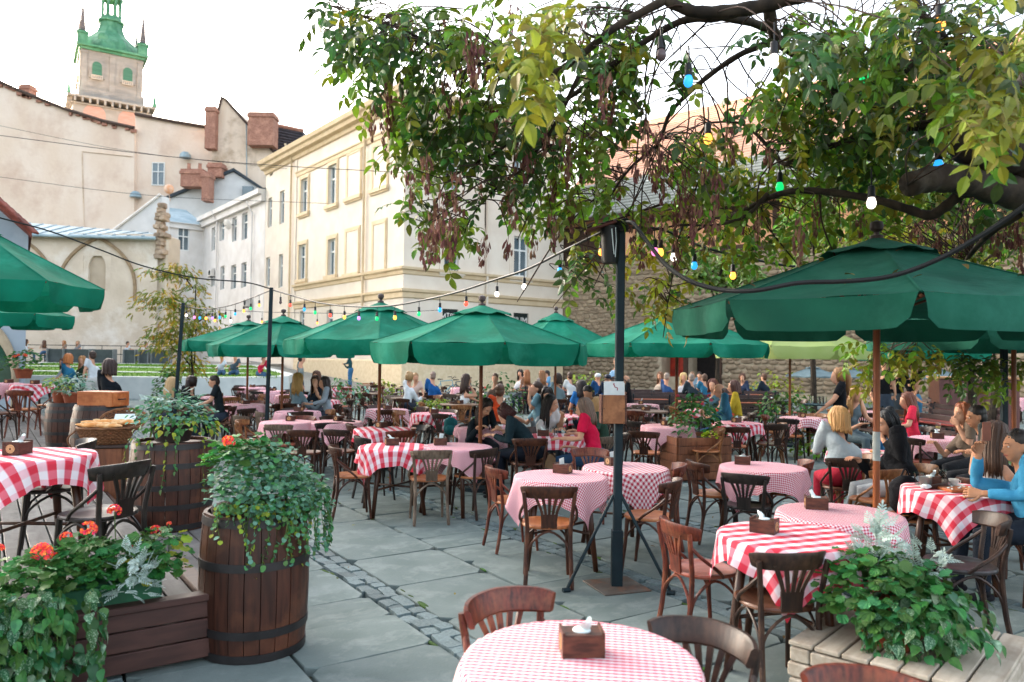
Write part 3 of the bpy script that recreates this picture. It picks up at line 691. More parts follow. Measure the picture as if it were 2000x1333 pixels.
niche = pxrect(WK, 172, 206, 500, 566); nz = (WK.hit(163, 500)[0], WK.hit(217, 500)[0], WK.hit(190, 568)[1], WK.hit(190, 500)[1])
mb = MB(); WK.wall(mb, uL, uR, Zb-.3, zE, [nz], rev=.35); WK.box(mb, uL, uR, Zb-.3, zE, -1.2, -.36)
mb.build('wall', M_OLD, cw, False)
q = MB(); cx_ = (niche[0]+niche[1])/2; wq = (niche[1]-niche[0])/2
arch_pts_ = None
q = MB(); arch_cut(WK, q, cx_, wq, niche[3]-.75, .95, .45, -.3, -.02); WK.box(q, cx_-wq-.45, cx_-wq, nz[2], niche[3]-.76, -.3, -.02); WK.box(q, cx_+wq, cx_+wq+.45, nz[2], niche[3]-.76, -.3, -.02); q.build('niche_arch', M_OLD, cw, False)
q = MB(); WK.box(q, cx_-wq, cx_+wq, nz[2], niche[3], -.34, -.2); q.build('niche_panel', M('niche_plaster', 'b8a894', 'a99a86', rough=.95, scale=1), cw, False)
q = MB(); c2 = WK.hit(190, 550)[0]; wA = WK.hit(262, 560)[0] - c2; arch_cut(WK, q, c2, wA, zt_(560), zt_(468)-zt_(560), .17, .002, .14); WK.box(q, c2-wA-.17, c2-wA, Zb-.3+4.2, zt_(560), .002, .13); WK.box(q, c2+wA, c2+wA+.17, Zb+3.9, zt_(560), .002, .13); q.build('arch_rib', M('arch_stone', '9a8468', '86715a', rough=.95, scale=3), cw, False)
q = MB(); c3 = WK.hit(30, 550)[0]; arch_cut(WK, q, c3, wA, zt_(560), zt_(468)-zt_(560), .17, .002, .14); q.build('arch_rib', MATS['arch_stone'], cw, False)
a, b = WK.at(uL, zE-.05, .5), WK.at(uR+.1, zE-.25, .5); c, d_ = WK.at(uR-.3, zE+.45, -3), WK.at(uL, zE+1.3, -3)
for k in range(14):
    q = MB(); t0, t1 = k/14, (k+1)/14 - .004
    q.add([a.lerp(b, t0), a.lerp(b, t1), d_.lerp(c, t1), d_.lerp(c, t0), a.lerp(b, t0)+V((0, 0, -.1)), a.lerp(b, t1)+V((0, 0, -.1))], [(0, 1, 2, 3), (4, 5, 1, 0)])
    q.tube([a.lerp(b, t0)+V((0, 0, .03)), d_.lerp(c, t0)+V((0, 0, .03))], .03, 4); q.build('roof_panel', M_ZINC, cw, False)
q = MB(); q.tube([a + V((0, -.05, -.12)), b + V((0, -.05, -.12))], .09, 6); q.build('gutter', M_ZINC, cw)
sw = T('sloped_white_wall', 'white wing wall with a sloping top above the church roof', 'wall', D(270, 450, 56))
flat_body('wall', [(222, 452), (313, 381), (316, 381), (316, 470), (222, 470)], 54, 1.2, M_WHT2, sw)
q = MB(); q.tube([D(220, 451, 53.9), D(313, 380, 53.9)], .1, 6); q.build('coping', M_WHITE, sw)
bt = T('stone_buttress', 'ragged brown rubble stone pier beside the white house', 'buttress', D(314, 600, 49))
M_RUB = M('rubble_stone', 'b09c88', '94806c', rough=.95, scale=2, bump=.04, rnd=.25)
rub = []
for k in range(5):
    q = MB(); rs = []
    q.cbox((-.5, -.5, -.5), (.5, .5, .5), .16); q.v = [(x + U(-.07, .07), y + U(-.07, .07), z + U(-.07, .07)) for x, y, z in q.v]; rub.append(q.mesh('rubble_mesh', M_RUB, False))
zz = WK.hit(314, 500)[1]; base = D(316, 500, 48.2)
z = CAMZ + (hor(314)-505)/FPX*48
while z < CAMZ + (hor(314)-402)/FPX*48:
    xx = base.x - .36 + U(-.08, .08)
    while xx < base.x + .02:
        wv = U(.25, .5); h = U(.22, .34); O('stone', random.choice(rub), bt, (xx + wv/2 - bt.location.x, 48.28 - bt.location.y + U(-.06, .06), z + h/2 - bt.location.z), (U(-.1, .1), U(-.1, .1), U(-.2, .2)), scale=(wv*1.1, .8, h*1.15)); xx += wv
    z += .27
q = MB(); q.cbox((base.x-.5-bt.location.x, .2-.9, -6-bt.location.z+6), (base.x+.32-bt.location.x, 1.2, 9.4-bt.location.z), .1); q.build('core', M_OLD, bt, False)

# --- grey gabled house at the left edge
M_GREYH = M('grey_render', '8f9aa3', '838e97', rough=.9, scale=1, c3='99a3ab', sc3=.6)
M_RTILE = M('red_roof_tile', '7c3f33', '5c2d26', rough=.85, scale=5, rnd=.2)
ghs = T('grey_house', 'grey rendered gabled house with red roof tiles at the left edge', 'building', (-20, 20, 0))
xr = X(50, 20); ze = CAMZ + (hor(60) - 440) / FPX * 20; zrg = ze + 5.6; xm = xr - 6.6
aw = (X(-32, 20), X(30, 20), CAMZ + (hor(5)-745)/FPX*20, CAMZ + (hor(5)-660)/FPX*20)
f0 = [(xr, 0), (xr, ze), (xm, zrg), (2*xm-xr, ze), (2*xm-xr, 0)]; KX = 34/20*1.03
def gx(x): return xr * KX + (x - xr)
q = MB(); k = 5; q.add([(x, 20, z) for x, z in f0] + [(gx(x), 34, z) for x, z in f0], [tuple(range(4, -1, -1)), tuple(range(5, 10))] + [(i, (i+1) % k, k+(i+1) % k, k+i) for i in range(k)]); q.build('wall', M_GREYH, ghs, False, loc=-ghs.location)
q = MB()
for sx in (xr+.35, 2*xm-xr-.35):
    q.add([(sx, 19.6, ze-.35), (xm, 19.6, zrg+.06), (gx(xm), 34.3, zrg+.06), (gx(sx), 34.3, ze-.35), (sx, 19.6, ze-.17), (xm, 19.6, zrg+.24), (gx(xm), 34.3, zrg+.24), (gx(sx), 34.3, ze-.17)], [(0, 1, 2, 3), (4, 5, 6, 7), (0, 1, 5, 4), (3, 0, 4, 7)])
q.build('roof', M_RTILE, ghs, False, loc=-ghs.location)
tm = MB(); tm.cbox((-.18, -.14, -.03), (.18, .14, .03), .02); tme = tm.mesh('verge_tile_mesh', M_RTILE, False)
for i in range(18):
    t_ = i / 18 * .42; O('verge_tile', tme, ghs, (xr+.35 + (xm-xr-.35)*t_ - ghs.location.x, 19.56-20, ze-.15 + (zrg+.4-ze)*t_), (0, math.atan2(zrg-ze+.4, xr-xm) + .06, 0))
W20 = Wall((-25, 19.98), R(90)); au = (aw[0]+25, aw[1]+25)
q = MB(); arch_cut(W20, q, (au[0]+au[1])/2, (au[1]-au[0])/2, aw[2]-.1, aw[3]-aw[2], .14, .0, .08, pointed=False); q.build('arch_surround', M('sand_stone', 'a89880', '968670', rough=.9), ghs, False, loc=-ghs.location)
q = MB(); pr = arch_cut(W20, MB(), (au[0]+au[1])/2, (au[1]-au[0])/2, aw[2]-.1, aw[3]-aw[2], .1, 0, .05); q.add([W20.at(u, z_, .02) for u, z_ in pr], [tuple(range(len(pr)))]); q.build('window_pane', M('painted_green_reflection', '1f4a3c', '14342c', rough=.06, scale=2, spec=.8), ghs, False, loc=-ghs.location)  # green reflection in the pane painted into its base colour
q = MB(); W20.box(q, au[0]-1, au[1]+.5, -.1, .9, .002, .12); q.build('plinth', M_GREYH, ghs, False, loc=-ghs.location)
t = T('short_lamp_post', 'short beige post with a dark ball top beside the arched window', 'post', D(29, 740, 18.5)); t.location.z = 0
q = MB(); zt2 = CAMZ + (hor(29)-702)/FPX*18.5; q.lathe([(.09, 0), (.075, .4), (.07, zt2-.12), (.1, zt2-.08), (.1, zt2-.02)], 12); q.build('shaft', MATS['sand_stone'], t)
q = MB(); q.ell((0, 0, zt2+.05), (.07, .07, .08), 10, 8); q.build('ball_top', M_STEEL, t)

# --- fortress wall with long roof (right)
M_STONE = M('fortress_stone', 'a8957c', '8c7a64', rough=.95, scale=2.5, bump=.03, rnd=.22)
M_MORT = M('fortress_mortar', 'b5a68f', '9f907a', rough=.95, scale=1.4, bump=.05, bscale=5)
M_PEACH = M('peach_plaster', 'd9a27c', 'cc936c', rough=.95, scale=.8, c3='e0b394', sc3=.5)
M_WOODB = M('dark_timber', '4a3428', '33241c', rough=.8, scale=4, stretch=(4, 4, .5))
fw = T('fortress', 'old stone fortress range with a shingle and orange tile roof behind the trees', 'building', (2.9, 45, 0))
p_a = V((2.9, 45.0, 0)); p_b = V((20.8, 28.8, 0)); az = math.atan2(p_b.x-p_a.x, p_b.y-p_a.y); WF = Wall(p_a[:2], az); LF = (p_b-p_a).length + 9
door = pxrect(WF, 1345, 1402, 672, 735); kiosk = pxrect(WF, 1292, 1338, 672, 735); door2 = pxrect(WF, 1478, 1512, 668, 735)
hs_ = [(door[0], door[1], 0, 3.0), (kiosk[0], kiosk[1], 0.9, 2.9)]
mb = MB(); WF.wall(mb, 0, LF, -.2, 7.2, hs_, rev=.9); mb.build('wall', M_MORT, fw, False)
mb = MB(); WF.wall(mb, 0, LF, 7.2, 10.2, [], rev=.2); mb.build('upper_wall', M_PEACH, fw, False)
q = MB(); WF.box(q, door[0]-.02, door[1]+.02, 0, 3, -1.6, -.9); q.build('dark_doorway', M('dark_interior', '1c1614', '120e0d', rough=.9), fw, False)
q = MB(); WF.box(q, kiosk[0], kiosk[1], .9, 2.9, -1.3, -.9); q.build('kiosk_interior', M('kiosk_painted_red_light', 'a8321e', '7c2014', rough=.6, scale=3), fw, False)  # red light inside the kiosk painted as the block's colour
q = MB(); WF.box(q, door[0]-.25, door[0]-.01, 0, 3.2, .002, .12); WF.box(q, door[1]+.01, door[1]+.25, 0, 3.2, .002, .12); WF.box(q, door[0]-.25, door[1]+.25, 3.21, 3.5, .002, .14); q.build('door_frame', M_WOODB, fw, False)
for zz_ in (7.25, 9.2):
    q = MB(); WF.box(q, 0, LF, zz_, zz_+.28, .002, .18); q.build('timber_beam', M_WOODB, fw, False)
for k in range(13):
    u = .6 + k * 2.5; q = MB(); WF.box(q, u-.13, u+.13, 7.54, 9.19, .002, .16); q.build('timber_post', M_WOODB, fw, False)
q = MB(); WF.box(q, 0, 3.6, 7.55, 9.18, .01, .1); q.build('timber_boarding', M_WOODB, fw, False)
# shingle band and tiled slope
def slope(name, mat, d0, z0, d1, z1, rows, parent, lip=.04, wob=0):
    q = MB()
    for i in range(rows):
        t0, t1 = i/rows, (i+1)/rows; a = (d0+(d1-d0)*t0, z0+(z1-z0)*t0); b = (d0+(d1-d0)*t1, z0+(z1-z0)*t1)
        segs = 40
        for s in range(segs):
            u0, u1 = -1 + (LF+1)*s/segs, -1 + (LF+1)*(s+1)/segs; w0 = U(-wob, wob)
            q.add([WF.at(u0, a[1]+lip+w0, a[0]), WF.at(u1, a[1]+lip+w0, a[0]), WF.at(u1, b[1]+w0*.5, b[0]), WF.at(u0, b[1]+w0*.5, b[0]), WF.at(u0, a[1]-.02, a[0]), WF.at(u1, a[1]-.02, a[0])], [(0, 1, 2, 3), (4, 5, 1, 0)])
    return q.build(name, mat, parent, False)
slope('shingle_band', M('grey_shingle', '8f928c', '74776f', rough=.9, scale=6, stretch=(1, 1, 3), bump=.02), 1.1, 9.75, -2.2, 12.5, 12, fw, .07, .012)
M_OTILE = M('orange_roof_tile', 'c0917a', 'b4826a', rough=.85, scale=5, stretch=(2, 2, 2), bump=.02, c3='c99c86', sc3=.6)
slope('tile_slope', M_OTILE, -2.2, 12.5, -9, 18.2, 26, fw, .045, .012)
q = MB(); WF.box(q, -1, LF, 9.55, 9.74, .85, 1.1); q.build('eave_board', M_WOODB, fw, False)
q = MB(); e0, e1 = WF.at(-1, 9.7, 1.1), WF.at(-1, 12.45, -2.2); e2 = WF.at(-1, 18.1, -9); q.add([e0, e1, e2, WF.at(-1, -.2, -9), WF.at(-1, -.2, 0), WF.at(-1, 9.7, 0)], [(0, 1, 2, 3, 4, 5)]); q.build('end_wall', M_MORT, fw, False)
# dome of a small turret beyond the roof
t = T('white_turret', 'small white turret peeping over the orange roof through the branches', 'turret', D(1421, 230, 62)); q = MB(); q.lathe([(.75, -3), (.75, .2), (.85, .25), (.85, .4), (.6, .8), (.2, 1.2), (.05, 1.9)], 12); q.build('cap', M_WHITE, t)
# rubble stones standing proud of the mortar
u = .15; row = 0; sl_ = []
z = .3
while z < 7.0:
    u = U(.0, .4); h = U(.17, .29)
    while u < 26:
        wv = U(.28, .68); sl_.append((u + wv/2, z + h/2 + U(-.05, .05), wv * .93, h * .88)); u += wv
    z += h
def vis_stone(s_):
    p = WF.at(s_[0], s_[1]); d = p - CP; y = d.dot(_f); px = 1000 + d.dot(CR)/y*FPX; py = 666 - d.dot(CU)/y*FPX
    return 1095 < px < 1345 and 480 < py < 640
hs2 = [h for h in hs_]
sl_ = [s_ for s_ in sl_ if not any(h[0]-.3 < s_[0] < h[1]+.3 and s_[1] < h[3]+.4 for h in hs2)]
vs_ = [s_ for s_ in sl_ if vis_stone(s_)]; ns_ = [s_ for s_ in sl_ if not vis_stone(s_)]
random.shuffle(vs_); m0 = WF.mat()
M_STN = []
for k in range(4):
    q = MB(); q.cbox((-.5, -.5, -.5), (.5, .5, .5), .2); q.v = [(x + U(-.08, .08), y + U(-.05, .05), z_ + U(-.09, .09)) for x, y, z_ in q.v]; M_STN.append(q.mesh('stone_mesh', M_STONE, False))
fl = fw.location
for s_ in vs_[:290]:
    o = O('stone', random.choice(M_STN), fw); o.matrix_local = Matrix.Translation(-fl) @ m0 @ Matrix.Translation((s_[0], U(-.02, .03), s_[1])) @ Matrix.Rotation(U(-.08, .08), 4, 'Y') @ Matrix.Diagonal((s_[2], .16, s_[3], 1))
far_ = [Matrix.Translation(-fl) @ m0 @ Matrix.Translation((s_[0], U(-.02, .03), s_[1])) @ Matrix.Diagonal((s_[2], .16, s_[3], 1)) for s_ in ns_ + vs_[290:]]
tag(np_instances('wall_stones', tmpl(M_STN[0]), far_, M_STONE, fw), kind='stuff')
# re-seat children modelled in world space under their roots
for r_ in (ch, wh, gh, bh, g2, cw, sw): 
    for c in r_.children:
        m = c.matrix_basis.copy(); c.matrix_basis = Matrix.Translation(-r_.location) @ m
for c in fw.children:
    if c.name.split('.')[0] not in ('stone', 'wall_stones'): c.matrix_basis = Matrix.Translation(-fl) @ c.matrix_basis
# ------------------------------------------------------------------ furniture
def bez(p, n=8):     # smooth polyline through points (Catmull-Rom)
    p = [V(q) for q in p]; q = [p[0]*2 - p[1]] + p + [p[-1]*2 - p[-2]]; out = []
    for i in range(1, len(q) - 2):
        for k in range(n):
            t = k / n; a, b, c, d = q[i-1], q[i], q[i+1], q[i+2]
            out.append(.5 * ((2*b) + (c-a)*t + (2*a-5*b+4*c-d)*t*t + (3*b-a-3*c+d)*t**3))
    out.append(p[-1]); return out
def chair_parts(lod=0):
    n = 8 if lod == 0 else 5; st = 6 if lod == 0 else 3; parts = []
    def sup(w, d, z, k=28 if lod == 0 else 14, e=2.8, yo=0):
        pts = []
        for i in range(k):
            a = 2*PI*i/k; c, s = math.cos(a), math.sin(a)
            x = w * abs(c)**(2/e) * (1 if c > 0 else -1); y = d * abs(s)**(2/e) * (1 if s > 0 else -1)
            if y < 0: x *= 1 - .16 * (y/d)**2
            pts.append((x, y + yo, z))
        return pts
    m = MB(); m.rings([sup(.19, .185, .438), sup(.203, .198, .444), sup(.206, .2, .456), sup(.2, .194, .466), sup(.182, .176, .467), sup(.17, .165, .461), sup(.08, .08, .457)]); parts.append(('seat', m, 's'))
    for sx in (-1, 1):
        m = MB(); m.tube([(sx*.158, .14, .44), (sx*.165, .152, .25), (sx*.176, .178, 0)], [.019, .0165, .0125], n); parts.append(('leg', m, 'f'))
    for sx in (-1, 1):
        m = MB(); m.tube(bez([(sx*.178, -.235, 0), (sx*.168, -.195, .22), (sx*.166, -.178, .45), (sx*.183, -.2, .62), (sx*.196, -.214, .73)], st), [.0145] + [.017]*(st*2) + [.016]*(st*2-1) + [.014], n); parts.append(('leg', m, 'f'))
    # top rail: curved band wrapping round
    m = MB(); rs = []; K = 18 if lod == 0 else 8
    for i in range(K + 1):
        a = R(-72) + R(144) * i / K; co, si = math.cos(a), math.sin(a); e = abs(i/K*2-1)
        ht = .048 * (1 - .25*e**6); zc = .735 - .012*e; tk = .0135
        c = V((.215*si, -.09 - .165*co, zc)); nrm = V((si*.9, -co, 0)).normalized()
        rs.append([c + nrm*tk*s1 + V((0, 0, ht*s2)) + nrm * s2 * .012 for s1, s2 in ((-1, -.8), (-.5, -1), (.5, -1), (1, -.8), (1, .75), (.55, 1), (-.55, 1), (-1, .75))])
    m.rings(rs); parts.append(('backrest', m, 'f'))
    # fan splat: solid foot + five slats
    m = MB(); rs = []
    for z, w_, y in ((.45, .062, -.192), (.50, .060, -.196), (.56, .066, -.203)):
        rs.append([(-w_, y-.007, z), (w_, y-.007, z), (w_, y+.007, z), (-w_, y+.007, z)])
    m.rings(rs); parts.append(('splat', m, 'f'))
    for k in range(5):
        t = k/2 - 1; m = MB(); rs = []; J = 5 if lod == 0 else 3
        for j in range(J + 1):
            q = j / J; z = .55 + .16*q; xc = t*.052 + t*.062*q**1.3; y = -.202 - .044*q - .006*abs(t)*q*-2; hw = .0095 + .004*q
            rs.append([(xc-hw, y-.006, z), (xc+hw, y-.006, z), (xc+hw, y+.006, z), (xc-hw, y+.006, z)])
        m.rings(rs); parts.append(('slat', m, 'f'))
    for sx in (-1, 1):
        m = MB(); m.tube(bez([(sx*.187, -.196, .64), (sx*.214, -.13, .575), (sx*.222, -.03, .50), (sx*.204, .02, .452)], st), .0115, n); parts.append(('arm', m, 'f'))
    for pts in ([(-.168, .15, .22), (-.14, .155, .335), (0, .16, .425), (.14, .155, .335), (.168, .15, .22)],
                [(-.172, -.2, .2), (-.14, -.19, .33), (0, -.18, .425), (.14, -.19, .33), (.172, -.2, .2)],
                [(-.166, .15, .22), (-.17, .12, .335), (-.172, -.02, .425), (-.17, -.15, .335), (-.168, -.195, .2)],
                [(.166, .15, .22), (.17, .12, .335), (.172, -.02, .425), (.17, -.15, .335), (.168, -.195, .2)]):
        m = MB(); m.tube(bez(pts, 4 if lod == 0 else 2), .0095, 6 if lod == 0 else 4); parts.append(('brace', m, 'f'))
    return parts
CH0 = [(nm, mb.mesh('chair_' + nm, W_LEG['brown'], 'a'), k) for nm, mb, k in chair_parts(0)]
_far = MB(); _seat = MB()
for nm, mb, k in chair_parts(1):
    b_ = len(_far.v); _far.v += mb.v; _far.f += [[i + b_ for i in f] for f in mb.f]; _far.m += [1 if k == 's' else 0] * len(mb.f)
CHF = _far.mesh('chair_far', [W_LEG['brown'], W_SEAT['brown']], 'a')
NICE = {'brown': 'brown', 'reddish': 'reddish brown', 'black': 'black', 'grey': 'weathered grey', 'tan': 'tan', 'dark': 'dark brown'}
NICS = {'orange': 'orange wood seat', 'brown': 'brown seat', 'black': 'black seat', 'rose': 'rosy wood seat'}
CHG = 'bentwood chairs of the terrace'
USED = {}
def uniq(l):
    USED[l] = USED.get(l, 0) + 1
    return l if USED[l] == 1 else None
CHL = []
def chair(p, th, fc='brown', sc='orange', where='', z=0.0, noun='bentwood chair '):
    d = p.y
    s = U(.98, 1.03); p = V((p.x, p.y, z))
    lab = f"{NICE[fc]} {noun}{where}"
    while lab in LAB: fc = random.choice(list(NICE)); lab = f"{NICE[fc]} {noun}{where}"
    if d < 11.5:
        t = T('bentwood_chair', lab, 'chair', p, th, CHG); t.scale = (s, s, s)
        for nm, me, k in CH0: O(nm, me, t, mat=W_SEAT[sc] if k == 's' else W_LEG[fc])
    else:
        t = bpy.data.objects.new('bentwood_chair', CHF); link(t); t.location = p; t.rotation_euler = (0, 0, th); t.scale = (s, s, s)
        for i, m in enumerate((W_LEG[fc], W_SEAT[sc])): t.material_slots[i].link = 'OBJECT'; t.material_slots[i].material = m
        tag(t, lab, 'chair', CHG)
    CHL.append((t, p, th)); return t
# --- tables
_m = MB(); _m.lathe([(.385, .715), (.40, .722), (.40, .742), (.392, .748)], 40); TTOP = _m.mesh('tabletop_mesh', M_TABLE, 'a')
_m = MB(); _m.tube([(.21, .21, .72), (.29, .29, 0)], [.03, .022], 10); TLEG = _m.mesh('table_leg_mesh', M_TABLE)
_m = MB(); _m.tube([(-.24, -.24, .3), (.24, .24, .3)], .012, 6); TSTR = _m.mesh('stretcher_mesh', M_TABLE)
_m = MB(); _m.lathe([(.375, .715), (.39, .722), (.39, .742), (.385, .746)], 32); TTOPW = _m.mesh('bare_tabletop_mesh', M_TOP, 'a')
def cloth_mesh(seed, R_=.405, hs=.575, N=44, ell=1.0):
    rr = random.Random(seed); ph = [rr.uniform(0, 6.28) for _ in range(6)]; kk = [5, 8, 11, 14, 19, 3]; am = [.016, .018, .016, .010, .006, .01]
    rot = rr.uniform(0, 6.28); vs = []; uv = []; fs = []; ox, oy = rr.uniform(-.03, .03), rr.uniform(-.03, .03)
    for j in range(N + 1):
        for i in range(N + 1):
            x = (i / N * 2 - 1) * hs; y = (j / N * 2 - 1) * hs; uv.append((x + 3, y + 3)); x += ox; y += oy
            r = math.hypot(x, y); a = math.atan2(y, x) + rot
            if r <= R_ - .01: q = r; z = .7505 + .0012 * math.sin(7*x + ph[0]) * math.sin(9*y + ph[1])
            else:
                l = r - R_ + .01; f = min(l / .03, 1); wv = sum(A * math.sin(k * a + p_) for A, k, p_ in zip(am, kk, ph))
                g = min(l / .25, 1.3); q = R_ - .01 + .014 * f + (wv + .026) * g * .95; z = .7505 - .008 * f * f - max(l - .02, 0) * (.975 - .15 * min(abs(wv) * 14, 1))
            vs.append((q * math.cos(a), q * math.sin(a), z))
    for j in range(N):
        for i in range(N): k = j*(N+1)+i; fs.append((k, k+1, k+N+2, k+N+1))
    m = MB(); m.add(vs, fs); return m, uv
def clothobj(kind, seed, hs=.575, N=44):
    m, uv = cloth_mesh(seed, hs=hs, N=N); me = m.mesh('tablecloth_mesh', CLOTH[kind], True, uv); return me
_bm = MB(); _bm.cbox((-.082, -.058, 0), (.082, .058, .088), .003); _bm.box((-.0821, -.059, .0), (-.072, .059, .097)); _bm.box((.072, -.059, .0), (.0821, .059, .097)); BOXM = _bm.mesh('napkin_box_mesh', M_BOX, 'a')
_bm = MB(); _bm.lathe([(.031, 0), (.031, .0015), (.002, .002)], 24); EMM = _bm.mesh('emblem_mesh', M_EMB, 'a')
_bm = MB()
for r0, r1 in ((.0245, .0265), (.014, .0155)):
    pts = []
    for k in range(24): a = 2*PI*k/24; pts += [(r0*math.cos(a), r0*math.sin(a), .0026), (r1*math.cos(a), r1*math.sin(a), .0026)]
    _bm.add(pts, [(2*k, 2*k+1, (2*k+3) % 48, (2*k+2) % 48) for k in range(24)])
for k in range(14):
    a = 2*PI*k/14; c, s_ = math.cos(a), math.sin(a); _bm.add([(.0175*c-.0015*s_, .0175*s_+.0015*c, .0026), (.0175*c+.0015*s_, .0175*s_-.0015*c, .0026), (.0225*c+.0012*s_, .0225*s_-.0012*c, .0026), (.0225*c-.0012*s_, .0225*s_+.0012*c, .0026)], [(0, 1, 2, 3)])
_bm.add([(-.006, -.009, .0026), (.006, -.009, .0026), (.009, 0, .0026), (.004, .009, .0026), (-.004, .009, .0026), (-.009, 0, .0026)], [(0, 1, 2, 3, 4, 5)])
EMD = _bm.mesh('emblem_print_mesh', M_EMBD, False)
NAPM = []
for k in range(3):
    m = MB(); rr = random.Random(k + 4); h = (.06, .05, .035)[k]
    for sgn in (0,):
        g = []; 
        for j in range(7):
            q = j/6; row = []
            for i in range(9):
                u = i/8*2 - 1; a_ = u * (1.5 - .9*q) + sgn*2.6 + k; r_ = .012 + .020*q + .012*math.sin(q*3 + u*2)
                row.append((r_*math.cos(a_)*1.3 + .012*q*math.sin(k+sgn), r_*math.sin(a_) + .01*q*math.cos(3*u), .086 + h*q*(1 - .22*abs(u)**1.5 - .25*sgn) + .006*math.sin(4*u + k)*q))
            g.append(row)
        m.rings(g, cap=False, closed=False)
    m.lathe([(.036, .088), (.034, .094), (.018, .097), (.004, .097)], 14); NAPM.append(m.mesh('napkin_mesh', M_NAP))
m = MB(); m.box((-.035, -.001, .085), (.035, .002, .15), mat=Matrix.Rotation(.15, 4, 'Y')); NAPM.append(m.mesh('napkin_sheet_mesh', M_NAP, False))
EMROT = Matrix.Rotation(R(90), 4, 'Y') @ Matrix.Rotation(R(90), 4, 'Z')
def napbox(p, z, rz, where, nk=None):
    t = T('napkin_box', f'wooden napkin box on the table {where}', 'napkin box', (p.x, p.y, z), rz, 'wooden napkin boxes on the tables')
    t.scale = (.9,)*3; O('box', BOXM, t)
    for s in (1, -1):
        e = O('emblem', EMM, t); e.matrix_local = Matrix.Translation((s*.0822, 0, .047)) @ Matrix.Rotation(R(90)*s, 4, 'Y') @ Matrix.Rotation(R(90)*s, 4, 'Z')
        d_ = O('emblem_print', EMD, e)
    if nk is not False: O('napkin', NAPM[random.randrange(4) if nk is None else nk], t, rot=(0, 0, U(0, 6)), scale=1.0)
    return t
TDESC = []
CLN = {'S': 'plum small-check', 'P': 'pink small-check', 'F': 'pink and white fine-check', 'M': 'dark red medium-check', 'B': 'bold red check', None: 'bare'}
def table(p, kind, where, z=0.0, crot=None, box=True, boxd=(0, .05), boxr=None, nk=None, seed=None, scale=1.0):
    rz = U(0, 6.28); far = p.y > 12
    t = T('round_table', (f'clothed round table {where}' if kind else f'bare round wooden table {where}'), 'table', (p.x, p.y, z), rz, 'round tables under check cloths' if kind else 'bare round tables')
    t.scale = (scale, scale, 1)
    O('tabletop', TTOP if kind else TTOPW, t)
    for k in range(4): O('leg', TLEG, t, rot=(0, 0, k*PI/2))
    if not far:
        for k in range(2): O('stretcher', TSTR, t, rot=(0, 0, k*PI/2))
    if kind:
        seed = seed if seed is not None else len(TDESC) + 3
        me = clothobj(kind, seed, hs=random.choice((.56, .575, .59)), N=44 if not far else 26)
        c = O('tablecloth', me, None, (p.x, p.y, z), (0, 0, crot if crot is not None else U(0, 6.28))); c.scale = (scale, scale, 1)
        tag(c, f'{CLN[kind]} cloth on the table {where}', 'tablecloth', CLN[kind] + ' tablecloths')
    if box: napbox(p + V((boxd[0], boxd[1], 0)), z + .7515 if kind else z + .747, boxr if boxr is not None else random.choice((R(35), R(-30), R(90), R(60))) + U(-.2, .2), where, nk)
    TDESC.append((p, where, kind, z)); return t
def near_table(p, dmax=1.0):
    b = min(TDESC, key=lambda q: (q[0] - p).length) if TDESC else None
    return b
def tp(px, py, z=.75): return P(px, py, z)
DZ = .36     # deck height
